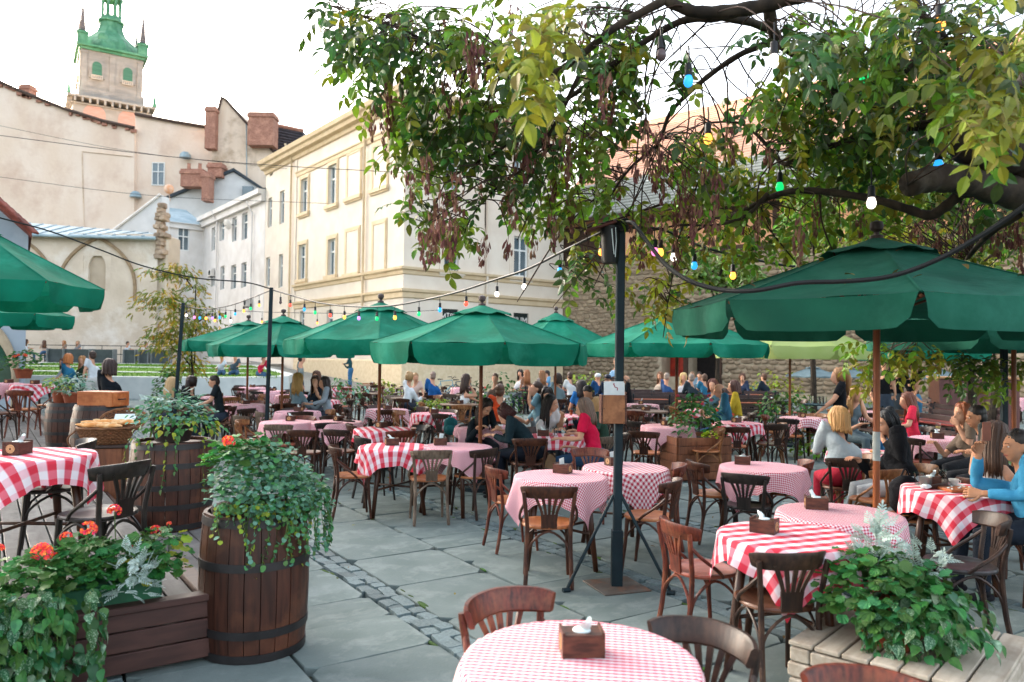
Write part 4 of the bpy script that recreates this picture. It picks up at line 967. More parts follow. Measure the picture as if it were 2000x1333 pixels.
#       px    py   kind  description                                                     opts
TABS = [
 ('T1', 1133, 1290, 'F', 'in the very front at the bottom edge', dict(boxd=(.01, .06), boxr=R(4), nk=0, crot=R(72), seed=5, scale=1.0)),
 ('A', 1095, 930, 'S', 'just left of the tall lamp post', dict(boxd=(.03, .18), boxr=R(-30), nk=3)),
 ('B', 1222, 913, 'M', 'directly behind the tall lamp post', dict(boxd=(-.1, .12), boxr=R(30), nk=3)),
 ('C', 1490, 912, 'S', 'behind the pair of overlapping tables at right', dict(boxd=(-.15, .16), boxr=R(-20), nk=2)),
 ('D', 1640, 1003, 'S', 'overlapped by another under the big umbrella', dict(boxd=(-.1, .15), boxr=R(-15), nk=0, seed=41)),
 ('E', 1540, 1046, 'B', 'in front, overlapping another under the big umbrella', dict(boxd=(-.12, .07), boxr=R(-35), nk=1, seed=17)),
 ('F', 1868, 956, 'B', 'laid with food at the right edge', dict(boxd=(-.12, .17), boxr=R(-20), nk=0, seed=23)),
 ('G', 771, 872, 'B', 'left of the first umbrella pole, front', dict(boxd=(-.05, .1), boxr=R(20), seed=9)),
 ('H', 892, 872, 'S', 'touching the bold check one left of the seated women', dict(boxd=(-.2, .1), boxr=R(10), seed=33)),
 ('I', 747, 838, 'B', 'second row behind the front bold check one', dict(boxd=(-.05, .2))),
 ('J', 562, 824, 'P', 'above the flower barrel, left of two touching', dict(boxd=(.0, .15))),
 ('J2', 657, 824, 'P', 'right of two touching, by the flower barrel', dict(boxd=(0, .15))),
 ('K', 582, 804, 'P', 'behind the two touching pink ones at left', {}),
 ('L', 756, 800, 'M', 'around the foot of the third umbrella', {}),
 ('Mm', 847, 808, 'B', 'in front of the green planter', {}),
 ('N', 628, 782, 'B', 'behind the second lamp post on the left', {}),
 ('Oo', 478, 790, 'P', 'between the left lamp posts', {}),
 ('Pp', 428, 775, 'M', 'beside the black shirted man on the left', {}),
 ('Q', 492, 757, 'P', 'by the white wall, leftmost of the back row', {}),
 ('R', 531, 764, 'P', 'by the white wall, second of the back row', {}),
 ('Rb', 570, 772, 'S', 'near the fourth umbrella pole', {}),
 ('S2', 665, 757, 'B', 'far one by the cobbled ramp', {}),
 ('Uu', 942, 832, 'S', 'where two dark haired women read', dict(boxd=(-.1, -.02))),
 ('V', 1082, 852, 'B', 'between the white top and the crimson polo', dict(boxd=(-.14, .0), boxr=R(-10), nk=1)),
 ('V2', 1112, 812, 'B', 'behind the woman in white, with glasses', dict(box=False)),
 ('Wt', 1303, 832, 'P', 'right of the menu box', dict(nk=3)),
 ('Xx', 1440, 826, 'B', 'between chairs in the middle right', {}),
 ('Yy', 1568, 816, 'M', 'under the pale green umbrella', dict(nk=False)),
 ('Zz', 1842, 856, 'P', 'where the camouflage shirt sits', dict(boxd=(-.14, -.1), boxr=R(-10), seed=12)),
 ('AA', 1690, 884, 'B', 'between the grey jumper and the black jacket', dict(box=False)),
 ('AB', 1252, 790, 'M', 'far one right of the lamp post', {}),
 ('AC', 1376, 800, 'B', 'where the man in the blue jacket sits', dict(boxd=(.1, 0))),
 ('AD', 1108, 762, 'S', 'far back at the dark haired blue top', {}),
 ('AE', 1692, 804, 'P', 'behind the big umbrella pole', dict(box=False)),
 ('AF', 1992, 778, 'P', 'cut by the right edge in the back', dict(box=False)),
 ('AG', 1567, 741, 'P', 'far back before the left grey parasol', dict(box=False)),
 ('AH', 1622, 745, 'P', 'far back before the right grey parasol', dict(box=False)),
 ('AI', 1752, 770, 'P', 'beside the slatted benches on the right', dict(box=False)),
 ('AJ', 905, 758, 'P', 'far back by the bicycles', dict(box=False)),
 ('W1', 712, 768, None, 'left of the third umbrella in the back', {}),
 ('W2', 795, 758, None, 'in front of the blonde in white', {}),
 ('W3', 798, 777, None, 'in the middle of the bare group', {}),
 ('W4', 842, 767, None, 'near the blue jacket', {}),
 ('W5', 727, 752, None, 'far back beside the planter bush', {}),
 ('W6', 898, 789, None, 'left of the orange shirt', {}),
 ('W7', 908, 771, None, 'before the brunette in white', {}),
 ('W8', 1262, 802, None, 'right of the lamp post, front', {}),
 ('W9', 1277, 772, None, 'right of the lamp post, back', {}),
 ('W10', 1509, 784, None, 'left of the waitress', {}),
]
TP = {}
for key, px, py, kind, where, o_ in TABS:
    p = tp(px, py, .75); TP[key] = p
    if not kind: o_ = dict(o_, scale=1.15)
    table(p, kind, where, **o_)
# deck tables
pT2 = P(52, 888, DZ + .75); TP['T2'] = pT2; table(pT2, 'B', 'on the wooden deck at the left edge', DZ, boxd=(-.06, .0), boxr=R(90), nk=0, seed=8)
pT3 = P(64, 751, DZ + .75); TP['T3'] = pT3; table(pT3, 'B', 'far end of the wooden deck', DZ, boxd=(-.02, .1), boxr=R(80), nk=False)
pT4 = P(2, 749, DZ + .75); TP['T4'] = pT4; table(pT4, 'P', 'far end of the deck at the left edge', DZ, boxd=(.1, .1), boxr=R(80), nk=False)
# --- hand placed chairs: seat centre px, facing angle deg (0 = away from camera, 90 = left)
CHS = [
 (1070, 1022, 0, 'brown', 'orange', 'back to the camera at the table left of the lamp post'),
 (1003, 974, -68, 'reddish', 'orange', 'on the left side of the table left of the lamp post'),
 (1268, 1006, 62, 'brown', 'orange', 'right of the lamp post, near one of two'),
 (1283, 973, 80, 'reddish', 'rose', 'right of the lamp post, behind another'),
 (1372, 1108, -72, 'reddish', 'rose', 'left of the overlapping tables, seat empty and shiny'),
 (1512, 1168, 8, 'dark', 'brown', 'back to the camera before the overlapping tables'),
 (1395, 964, -80, 'brown', 'orange', 'left of the table behind the overlapping pair'),
 (1378, 880, 86, 'tan', 'orange', 'pale one by the big wooden planter'),
 (1432, 870, 2, 'brown', 'orange', 'back to the camera at the middle right bold check table'),
 (1503, 868, 18, 'dark', 'brown', 'second one at the middle right bold check table'),
 (1875, 1105, 78, 'dark', 'black', 'dark wide seat behind the front planter on the right'),
 (1778, 1012, 60, 'brown', 'orange', 'between the overlapping pair and the food table'),
 (1660, 948, 80, 'tan', 'orange', 'pale one left of the big umbrella pole'),
 (1708, 975, 20, 'tan', 'orange', 'pale one just behind the big umbrella pole'),
 (1533, 960, 75, 'reddish', 'orange', 'right of the plum table behind the overlapping pair'),
 (1462, 985, -30, 'black', 'black', 'black one tucked behind the bold check table'),
 (1262, 883, -20, 'brown', 'orange', 'left of the pink table right of the menu box'),
 (1255, 862, -60, 'black', 'brown', 'black one left of the pink table right of the menu box'),
 (690, 928, -72, 'brown', 'orange', 'front left one beside the left bold check table'),
 (838, 935, 14, 'grey', 'orange', 'grey weathered one in front of the left tables'),
 (925, 927, 48, 'dark', 'orange', 'right of the grey weathered one'),
 (735, 903, -60, 'black', 'black', 'black one behind the front left one'),
 (712, 872, -70, 'brown', 'orange', 'left of the second bold check table'),
 (597, 884, 0, 'brown', 'brown', 'back to the camera at the pink pair by the flower barrel'),
 (668, 880, -20, 'dark', 'brown', 'right one at the pink pair by the flower barrel'),
 (702, 858, -60, 'dark', 'orange', 'half hidden behind others on the left'),
 (640, 862, 20, 'black', 'black', 'black one between the pink pair and the barrel plant'),
 (488, 848, -40, 'grey', 'brown', 'small pale one just above the barrel plant'),
 (435, 822, 0, 'brown', 'orange', 'back to the camera left of the second lamp post'),
 (405, 806, -10, 'dark', 'brown', 'beside the left lamp post'),
 (470, 830, 60, 'dark', 'brown', 'between the left lamp posts near the flowers'),
 (1030, 905, 10, 'brown', 'brown', 'under the leaning woman in the dark jacket'),
 (1165, 895, 30, 'grey', 'brown', 'under the woman in the crimson polo'),
 (1150, 935, 170, 'reddish', 'brown', 'beyond the table left of the lamp post'),
 (948, 870, 170, 'black', 'black', 'beyond the plum table of the reading women'),
 (870, 842, -30, 'dark', 'brown', 'with a teal bag, left of the reading women'),
]
for px, py, th, fc, sc, wh_ in CHS: chair(P(px, py, .46), R(th), fc, sc, wh_)
chair(V((.62, 2.74, 0)), R(140), 'dark', 'brown', 'right of the front table, cut by the bottom edge')
chair(V((.10, 3.02, 0)), R(-145), 'reddish', 'brown', 'on the far left of the front table')
chair(V((1.10, 2.32, 0)), R(152), 'reddish', 'brown', 'only its red top rail showing at the bottom right')
chair(P(195, 1000, DZ + .46), R(70), 'black', 'black', 'on the deck by the geraniums', DZ)
chair(P(100, 952, DZ + .46), R(120), 'black', 'black', 'on the deck behind the bold check table', DZ)
chair(P(48, 800, DZ + .46), R(4), 'reddish', 'orange', 'back to the camera at the far deck table', DZ)
chair(P(100, 790, DZ + .46), R(85), 'reddish', 'orange', 'right of the far deck table', DZ)
chair(P(0, 806, DZ + .46), R(-20), 'dark', 'brown', 'cut by the left edge on the deck', DZ)
# ------------------------------------------------------------------ umbrellas
M_RIB = M('umbrella_rib_wood', '6a3d20', '4a2a15', rough=.5)
M_FIN = M('finial_wood', '4a3a38', '352a29', rough=.5)
def umbrella(c, ze, za, Rr, rot, mat, label, n=8, val=.21, z0=0.0, seed=1, poleM=None):
    rr = random.Random(seed); t = T('market_umbrella', label, 'umbrella', (c.x, c.y, z0), rot, 'market umbrellas over the tables')
    ze -= z0; za -= z0
    m = MB(); m.tube([(0, 0, 0), (0, 0, za - .05)], .026, 12); m.build('pole', poleM or M_POLEW, t)
    m = MB(); m.lathe([(.05, za-.03), (.05, za+.02), (.02, za+.03), (.02, za+.05), (.045, za+.065), (.052, za+.095), (.045, za+.125), (.01, za+.14)], 14); m.build('finial', M_FIN, t)
    m = MB(); m.lathe([(.27, 0), (.27, .05), (.06, .07), (.06, .35), (.045, .36)], 20); m.build('base', M_STEEL, t)
    ribz = lambda s: za - (za - ze) * (s ** .94) 
    for k in range(n):
        a0, a1 = 2*PI*k/n, 2*PI*(k+1)/n; d0 = V((math.cos(a0), math.sin(a0), 0)); d1 = V((math.cos(a1), math.sin(a1), 0)); S, N = 10, 12
        ph = rr.uniform(0, 6)
        m = MB(); vs = []
        for i in range(S + 1):
            s = .03 + .97 * i / S
            for j in range(N + 1):
                tt = j / N; p = (d0.lerp(d1, tt)) * Rr * s; sag = .055 * s * (4*tt*(1-tt)) ** .8 * math.sin(PI * min(s * .9, 1)) 
                p.z = ribz(s) - sag - .012 * s * math.sin(9*tt + ph) * s * tt * (1-tt) * 4
                vs.append(p)
        m.add(vs, [(i*(N+1)+j, i*(N+1)+j+1, (i+1)*(N+1)+j+1, (i+1)*(N+1)+j) for i in range(S) for j in range(N)])
        pn = m.build('canopy_panel', mat, t, True)
        m = MB(); m.tube([d0 * Rr * s_ + V((0, 0, ribz(s_) + .002)) for s_ in (.2, .4, .6, .8, 1.0)], .011, 5, flat=.35); m.build('seam', mat, pn)
        m = MB(); vs = []; H = 6; nrm = (d0 + d1).normalized()
        for i in range(H + 1):
            for j in range(N + 1):
                tt = .012 + .976 * j / N; p = d0.lerp(d1, tt) * Rr; e = abs(2*tt - 1)
                hh = val * (1 - .42 * e ** 14); q = i / H; base = ribz(1) - .055 * (4*tt*(1-tt))**.8 * math.sin(PI*.9)
                wv = .018 * math.sin(tt * 10 + ph) * q + .012 * math.sin(tt * 17 + 2*ph) * q
                inw = (.5 - tt) * .075 * q * e ** 3
                p = p + nrm * (.02 * math.sin(q * PI * .7) - .025 * q + wv) + (d1 - d0) * Rr * inw; p.z = base - hh * q + .001
                vs.append(p)
        m.add(vs, [(i*(N+1)+j, i*(N+1)+j+1, (i+1)*(N+1)+j+1, (i+1)*(N+1)+j) for i in range(H) for j in range(N)])
        m.build('valance', mat, pn, True)
        m = MB(); m.tube([(0, 0, za - .1), d0 * Rr * .5 + V((0, 0, ribz(.5) - .035)), d0 * Rr * .985 + V((0, 0, ribz(.985) - .03))], .012, 5)
        m.tube([(0, 0, za - .62), d0 * Rr * .5 + V((0, 0, ribz(.5) - .04))], .010, 5); m.build('rib', M_RIB, t)
    m = MB(); vs = [(0, 0, za + .015)]; K = n * 6; rs = []
    for s, up in ((.12, .02), (.2, .03), (.285, .026)):
        for k in range(K):
            a = 2*PI*k/K; f = math.cos(PI/n) / math.cos((a % (2*PI/n)) - PI/n); u = (a % (2*PI/n)) / (2*PI/n)
            z = ribz(s) + up + (.03 * math.sin(PI*u)**2 * (s/.285)**2) + rr.uniform(-.004, .004); vs.append((math.cos(a)*Rr*s*f, math.sin(a)*Rr*s*f, z))
    fs = [(0, 1+k, 1+(k+1) % K) for k in range(K)]
    for r in range(2): fs += [(1+r*K+k, 1+r*K+K+k, 1+r*K+K+(k+1) % K, 1+r*K+(k+1) % K) for k in range(K)]
    m.add(vs, fs); m.build('vent_cap', mat, t, True)
    m = MB(); m.lathe([(.05, za-.66), (.055, za-.6), (.05, za-.55)], 12); m.build('hub', M_RIB, t)
    return t
def umb(px, apy, d, Rr, ze, rot, mat, label, **k):
    x = D(px, 700, d).x; za = D(px, apy, d).z; return umbrella(V((x, d, 0)), ze, za, Rr, R(rot), mat, label, **k)
u1_ = umb(1712, 466, 5.9, 1.56, 2.20, 28, M_SHADEGREEN, 'big shaded green umbrella in front on the right, strewn with fallen leaves', seed=2)
m = MB(); m.lathe([(.0268, 1.02), (.0275, 1.025), (.0275, 1.24), (.0268, 1.245)], 14, cap=False); m.build('paper_sleeve', M('grey_paper_label', '8f9694', '828a88', rough=.7, scale=12), u1_)
umb(940, 597, 10.3, 1.50, 1.97, 13, M_GREEN, 'green umbrella in the centre, nearest of the middle row', seed=3, val=.27)
umb(742, 591, 12.1, 1.50, 2.03, 9, M_GREEN, 'green umbrella second in the row left of the central one', seed=4, val=.22)
umb(552, 617, 15.6, 1.50, 1.98, 12, M_GREEN, 'green umbrella behind the second lamp post', seed=5, val=.23)
umb(484, 627, 17.6, 1.50, 2.08, 8, M_GREEN, 'green umbrella farthest left in the middle row', seed=6, val=.22)
umb(1085, 611, 17.5, 1.60, 2.06, 20, M_GREEN, 'far green umbrella peeping out right of the central one', seed=7, val=.22)
umb(1322, 604, 12.6, 1.54, 2.04, 6, M_GREEN, 'green umbrella right of the tall lamp post', seed=8, val=.2)
umb(1543, 612, 16.0, 1.60, 2.09, 12, M_LTGREEN, 'pale yellow green umbrella lit through from behind', seed=9, val=.24)
umb(1980, 545, 8.6, 1.6, 2.14, 3, M_SHADEGREEN, 'shaded umbrella behind the big one at the right edge', seed=10)
umb(1790, 640, 17.5, 1.5, 2.05, 3, M_GREEN, 'half hidden green umbrella among the hanging leaves on the right', seed=16)
umb(-84, 418, 9.0, 1.54, 2.58, 22, M_GREEN, 'big green umbrella over the deck cut by the left edge', z0=DZ, seed=11, val=.24)
umb(-34, 560, 14.6, 1.55, 2.5, 20, M_GREEN, 'second green umbrella over the deck behind the big one at left', z0=DZ, seed=12, val=.24)
M_GREYF = M('grey_parasol_fabric', '6f8388', '62757a', rough=.9, trans=.1)
for px, lab in ((1588, 'low grey parasol behind the waitress, left one'), (1655, 'low grey parasol behind the waitress, right one'), (1828, 'low grey parasol top beside the bar counter')):
    c = D(px, 700, 27.5); umbrella(V((c.x, 27.5, 0)), 1.28, 1.62, 1.05, R(11), M_GREYF, lab, seed=px, val=.05, n=6)
# leaves lying on the big umbrella are added with the tree

# ------------------------------------------------------------------ lamp posts, cables and bulbs
def post(base, top, wd, label, square=True, plate=True, braces=False, name='lamp_post'):
    t = T(name, label, 'lamp post', base); h = (top - base).length; ax = (top - base)
    q = ax.to_track_quat('Z', 'Y').to_matrix().to_4x4()
    m = MB(); m.cbox((-wd/2, -wd/2, .0), (wd/2, wd/2, h), .008, 0, q); m.build('shaft', M_STEEL, t, False)
    if plate:
        m = MB(); m.cbox((-wd*.65, -wd*.65, 0), (wd*.65, wd*.65, h*.155), .006, 0, q); m.build('sleeve', M_STEEL, t, False)
        m = MB(); m.cbox((-.2, -.2, 0), (.2, .2, .012), .004, 0, Matrix.Rotation(R(20), 4, 'Z')); m.build('base_plate', M('rusty_steel_plate', '5a5650', '4a4038', rough=.7, scale=9, c3='6a4a38', sc3=6), t, False)
    if braces:
        for a in (R(200), R(-25), R(80)):
            d = V((math.cos(a), math.sin(a), 0)); m = MB(); m.tube([V((0, 0, .72)) + d*.03, d*.42 + V((0, 0, .03))], .013, 6); m.tube([d*.4 + V((0, 0, .012)), d*.46 + V((0, 0, .012))], .02, 6); m.build('brace', M_STEEL, t)
    return t
lp_b = P(1204, 1146, 0); lp_t = D(1213, 437, lp_b.y)
post(lp_b, lp_t, .066, 'tall dark steel lamp post standing in the middle of the paving', braces=True)
l2 = D(527, 700, 12.3); post(V((l2.x - .04, 12.3, 0)), D(530, 562, 12.3), .055, 'dark lamp post second from the left', plate=False)
l3 = D(351, 700, 14.0); post(V((l3.x - .11, 14.0, 0)), D(358, 592, 14.0), .055, 'leaning dark lamp post beside the small tree', plate=False)
l4 = D(1961, 750, 9.6); post(V((l4.x, 9.6, 0)), V((l4.x, 9.6, 2.1)), .07, 'dark post at the right edge under the shaded umbrella', plate=False)
# lantern and cable bundle on top of the tall post
t = T('lantern', 'black lantern cylinder fixed to the top of the tall lamp post', 'lantern', D(1192, 480, lp_b.y - .02))
s_ = lp_b.y / FPX
m = MB(); m.lathe([(.075, .15), (.075, .02), (.07, -.1), (.062, -.14), (.03, -.145)], 16); m.build('body', M_CABLE, t)
m = MB(); m.cbox((-.16, -.08, .15), (.09, .08, .17), .004, 0, Matrix.Rotation(R(-18), 4, 'Y')); m.build('lid', M('lantern_lid', '6a2f24', '4a221b', rough=.6), t, False)
m = MB(); m.tube([(0, -.078, .12), (.01, -.085, 0), (.02, -.08, -.08)], .004, 5); m.tube([(.03, -.078, .13), (.035, -.085, .02), (.03, -.075, -.1)], .003, 5); m.build('wire', M_NAP, t)
t = T('cable_coil', 'coil of black cable wound round the top of the tall lamp post', 'cable', lp_t)
for k in range(7):
    m = MB(); m.tube([(.055*math.cos(a*PI/8) , .055*math.sin(a*PI/8), -.06 + k*.014 + .006*math.sin(a)) for a in range(17)], .008, 6); m.build('cable_turn', M_CABLE, t)
def cable(pts, r, label, name='cable'):
    m = MB(); m.tube(bez(pts, 6), r, 6); o = m.build(name, M_CABLE); return tag(o, label, 'cable')
BC = {'blue': ('2a8fe0', .22), 'green': ('14c46a', .18), 'orange': ('ff9a3c', .42), 'white': ('fff2e6', .45), 'red': ('ff4a38', .25), 'pink': ('ff7ac0', .25), 'purple': ('a878e8', .25), 'off': ('5a4a4c', 0)}
_m = MB(); _m.lathe([(.006, .004), (.017, 0), (.02, -.012), (.02, -.05), (.0225, -.055), (.0225, -.068), (.019, -.07)], 12); SOCK = _m.mesh('socket_mesh', M_CABLE, 'a')
_m = MB(); _m.lathe([(.0165, -.068), (.022, -.08), (.0275, -.098), (.0275, -.112), (.021, -.128), (.01, -.136), (.001, -.138)], 14); GLOB = _m.mesh('globe_mesh', M_WHITE)
def bulb(p, c, where, drop=.09, s=1.0):
    t = T('light_bulb', f'{"unlit dark" if c == "off" else c} festoon bulb {where}', 'light bulb', (p.x, p.y, p.z - drop), U(0, 6), 'coloured festoon bulbs on the cables'); t.scale = (s, s, s)
    m_ = BC[c]; gm = M('bulb_' + c, m_[0], m_[0], rough=.25, emit=m_[1])
    O('socket', SOCK, t); O('globe', GLOB, t, mat=gm)
    m = MB(); m.tube([(0, 0, drop / s), (.004, 0, drop*.5 / s), (0, 0, 0)], .005, 5); m.build('cord', M_CABLE, t)
    return t
def festoon(pl, r, label, bulbs, where, drop=.09, s=1.0):
    pts = [D(*q) for q in pl]; cable(pts, r, label)
    ordn = ['first', 'second', 'third', 'fourth', 'fifth', 'sixth', 'seventh', 'eighth', 'ninth', 'tenth', 'eleventh', 'twelfth', 'thirteenth', 'fourteenth', 'fifteenth', 'sixteenth']
    cnt = 0; B = bez(pts, 12)
    for px, c in bulbs:
        best = min(B, key=lambda p: abs((1000 + (p-CP).dot(CR)/(p-CP).dot(_f)*FPX) - px)); bulb(best, c, f'{where}, {ordn[cnt]} from the left', drop, s); cnt += 1
y0 = lp_b.y
festoon([(530, 566, 12.3), (575, 579, 11.8), (625, 592, 11.2), (690, 599, 10.5), (760, 598, 9.8), (830, 586, 9.2), (900, 569, 8.5), (960, 549, 8), (1030, 526, 7.3), (1100, 491, 6.6), (1180, 452, 6.0), (1212, 441, y0)], .012,
        'black cable swagged from the second lamp post to the tall lamp post', [(549, 'off'), (569, 'red'), (593, 'blue'), (617, 'green'), (644, 'red'), (671, 'orange'), (704, 'purple'), (739, 'green'), (774, 'orange'), (818, 'green'), (862, 'blue'), (912, 'red'), (969, 'white'), (1026, 'white'), (1093, 'blue'), (1172, 'orange')], 'between the second and the tall lamp post', .075, .82)
festoon([(357, 596, 14), (380, 602, 13.8), (415, 603, 13.4), (450, 597, 13.1), (490, 583, 12.7), (530, 567, 12.3)], .009, 'black cable between the two left lamp posts',
        [(365, 'white'), (380, 'pink'), (392, 'blue'), (404, 'orange'), (415, 'purple'), (428, 'blue'), (441, 'green'), (459, 'blue'), (475, 'orange'), (491, 'green'), (508, 'orange')], 'between the two left lamp posts', .09, .8)
festoon([(357, 600, 14), (420, 605, 18), (520, 610, 20), (620, 612, 20), (740, 612, 20), (860, 606, 20)], .007, 'thin far cable running behind the umbrella tops',
        [(420, 'orange'), (451, 'white'), (511, 'orange'), (616, 'orange'), (672, 'orange')], 'on the far thin cable behind the umbrellas', .16, 1.0)
cable([D(530, 565, 12.3), D(480, 552, 12.1), D(380, 543, 11.8), D(280, 520, 11.4), D(200, 490, 11), D(100, 453, 10.6), D(0, 426, 10.2), D(-120, 395, 9.8)], .011, 'bare black cable running from the second lamp post to the upper left')
cable([D(1216, 438, y0), D(1235, 436, 5.8), D(1262, 470, 5.6), D(1300, 517, 5.3), D(1345, 548, 5.0), D(1405, 566, 4.8), D(1475, 568, 4.6), D(1560, 553, 4.5), D(1650, 550, 4.4), D(1740, 540, 4.3), D(1830, 508, 4.2), D(1920, 458, 4.1), D(2005, 400, 4.0), D(2090, 330, 3.9)], .0155, 'thick black cable sagging in front of the big umbrella')
festoon([(1216, 445, y0), (1290, 448, 6.2), (1340, 470, 6.5), (1390, 488, 6.8), (1450, 502, 7), (1550, 521, 7.3), (1700, 530, 7.6)], .012, 'black cable running right behind the big umbrella',
        [(1280, 'pink'), (1292, 'orange'), (1318, 'white'), (1357, 'blue'), (1433, 'orange')], 'right of the tall lamp post', .09, 1.0)
for px, py, d, c, wh_ in ((1702, 352, 5.2, 'white', 'hanging at the low bough above the big umbrella'), (1523, 330, 6.0, 'green', 'resting on the low bough over the orange roof'), (1383, 232, 5.6, 'orange', 'glowing among the twigs in the upper middle'),
                          (1345, 112, 5.0, 'blue', 'hanging high against the bright sky'), (1833, 277, 5.0, 'blue', 'beside the thick dark trunk'), (1688, 100, 4.8, 'green', 'high in the leaves at the upper right'),
                          (1512, 66, 4.6, 'white', 'under the top bough'), (1292, 58, 4.8, 'off', 'near the top edge against the sky'), (1835, -8, 4.4, 'orange', 'at the very top edge on the right')):
    bulb(D(px, py - 22, d), c, wh_, .12, 1.15)
for i, (a, b, r) in enumerate((((-40, 260, 40), (880, 343, 36), .018), ((-40, 238, 41), (560, 330, 40), .010), ((-40, 341, 40), (640, 398, 38), .012))):
    pa, pb = D(*a), D(*b); pm = pa.lerp(pb, .5) + V((0, 0, -.35)); cable([pa, pm, pb], r, ('thick overhead wire crossing in front of the beige gable', 'thin upper overhead wire crossing the beige gable', 'thin lower overhead wire crossing above the church roof')[i], 'overhead_wire')
# menu box on the tall post
t = T('menu_box', 'wooden menu box with paper menus strapped to the tall lamp post', 'menu box', lp_b + V((-.012, -.085, 1.42)), R(4)); k_ = y0 / FPX
bw, z0_, z1_ = .085, -.135, .085
M_MB = M('menu_box_wood', '8a5a38', '6e4428', rough=.55, scale=10, stretch=(3, 3, .6), c3='9c6a46', sc3=6)
q = MB(); q.cbox((-.125, -.045, z0_), (.045, -.03, z1_), .002); q.build('front_board', M_MB, t, False)
q = MB(); q.cbox((.046, -.042, z0_-.004), (.06, .05, z1_), .002); q.cbox((-.14, -.042, z0_), (-.126, .05, z1_), .002); q.build('side_board', M_BOX, t, False)
q = MB(); q.cbox((-.126, -.029, z0_-.003), (.045, .05, z0_+.01), .002); q.build('bottom_board', M_BOX, t, False)
for (x, z) in ((-.118, z1_-.012), (.038, z1_-.012), (-.118, -.02), (.038, -.02), (-.118, z0_+.012), (.038, z0_+.012)):
    q = MB(); q.lathe([(.004, 0), (.003, .002)], 8); o = q.build('screw', M_STEEL, t); o.location = (x, -.0452, z); o.rotation_euler = (R(90), 0, 0)
q = MB(); q.cbox((-.115, -.018, 0), (.04, -.012, .19), .001); q.build('menu', M('menu_paper', 'c9d0d0', 'b9c2c4', rough=.5, scale=14), t, False)
q = MB(); q.cbox((-.108, -.005, 0), (.05, .002, .178), .001); q.build('menu', M_NAP, t, False)
q = MB(); q.tube([(-.04, -.0195, .17), (-.03, -.0195, .145), (-.01, -.0195, .14), (-.012, -.0195, .12)], .004, 5, flat=.3); q.tube([(-.035, -.0195, .175), (-.043, -.0195, .165)], .004, 5); q.build('menu_print', M('menu_crimson', '9a3048', '8a2840', rough=.6), t)
q = MB(); q.tube(bez([(-.12, -.008, .08), (-.12, -.008, .195), (.055, -.004, .2), (.058, 0, .09)], 5), .003, 5); q.build('wire_holder', M_STEEL, t)

# ------------------------------------------------------------------ deck
A_ = R(-35); dw = V((math.sin(A_), math.cos(A_), 0)); du = V((dw.y, -dw.x, 0))      # dw along boards, du towards the right/near
C0 = P(410, 1168, DZ); C0.z = 0
def DK(a, b, z=0): return C0 + du * a + dw * b + V((0, 0, z))       # a: across (<=0 inside), b: along
dm = Matrix((du, dw, V((0, 0, 1)))).transposed().to_4x4(); dm.translation = C0
M_DECK = M('deck_board', '656361', '504d4b', rough=.7, scale=6, stretch=(3, .5, 3), bump=.002, rnd=.12, c3='74726f', sc3=2)
M_DECKR = M('deck_trim_brown', '4a302a', '37231f', rough=.55, scale=6, stretch=(.6, 3, 3), rnd=.1)
dk = T('deck', 'low wooden terrace deck of long grey boards at the left', 'deck', C0, 0); dk.rotation_euler = dm.to_euler()
wbd = .138
for k in range(44):
    a1 = -.06 - k * (wbd + .013); a0 = a1 - wbd
    for b0, b1 in ((.06 if k > -1 else 0, 4.2), (4.21, 9.4), (9.41, 18)):
        if k > 26 and b0 < 4: b0 = .06
        q = MB(); q.cbox((a0, b0, DZ-.028), (a1, b1, DZ + U(-.001, .001)), .003); q.build('deck_board', M_DECK, dk, False)
for z in (.02, .135, .25):
    q = MB(); q.cbox((-7, -.03, z + .012), (.03, .0, z + .118), .004); q.build('fascia_board', M_DECKR, dk, False)
for b0, b1 in ((-.03, .9), ):
    for z in (.02, .135, .25):
        q = MB(); q.cbox((.002, b0+.035, z + .012), (.03, b1, z + .118), .004); q.build('fascia_board', M_DECKR, dk, False)
q = MB(); q.cbox((-7, -.045, DZ-.005), (.045, .055, DZ+.035), .006); q.build('edge_trim', M_DECKR, dk, False)
q = MB(); q.cbox((-.055, .06, DZ-.004), (.045, 1.05, DZ+.034), .006); q.build('edge_trim', M_DECKR, dk, False)
q = MB(); q.cbox((-.03, 1.06, .0), (-.002, 18, DZ-.03), .004); q.build('fascia_board', M_DECKR, dk, False)
q = MB(); q.cbox((-.09, 8.6, DZ+.003), (.0, 18, DZ+.06), .006); q.build('edge_trim', M_DECKR, dk, False)
for k in range(6):
    q = MB(); a0 = .002 + k * .15; q.cbox((a0, 1.1, .15), (a0+.138, 6.4 - .1*k, .178), .003); q.build('step_board', M_DECK, dk, False)
q = MB(); q.cbox((-.002, 1.09, .0), (.9, 1.1, .149), .002); q.cbox((.9, 1.1, 0), (.915, 6.2, .149), .002); q.build('step_riser', M_DECKR, dk, False)
q = MB(); q.tube([(.02, 1.3, .186), (.02, 6.2, .186)], .009, 6); q.build('metal_nosing', M('alu', '9aa4a8', '8a9498', rough=.3, metal=.8), dk)

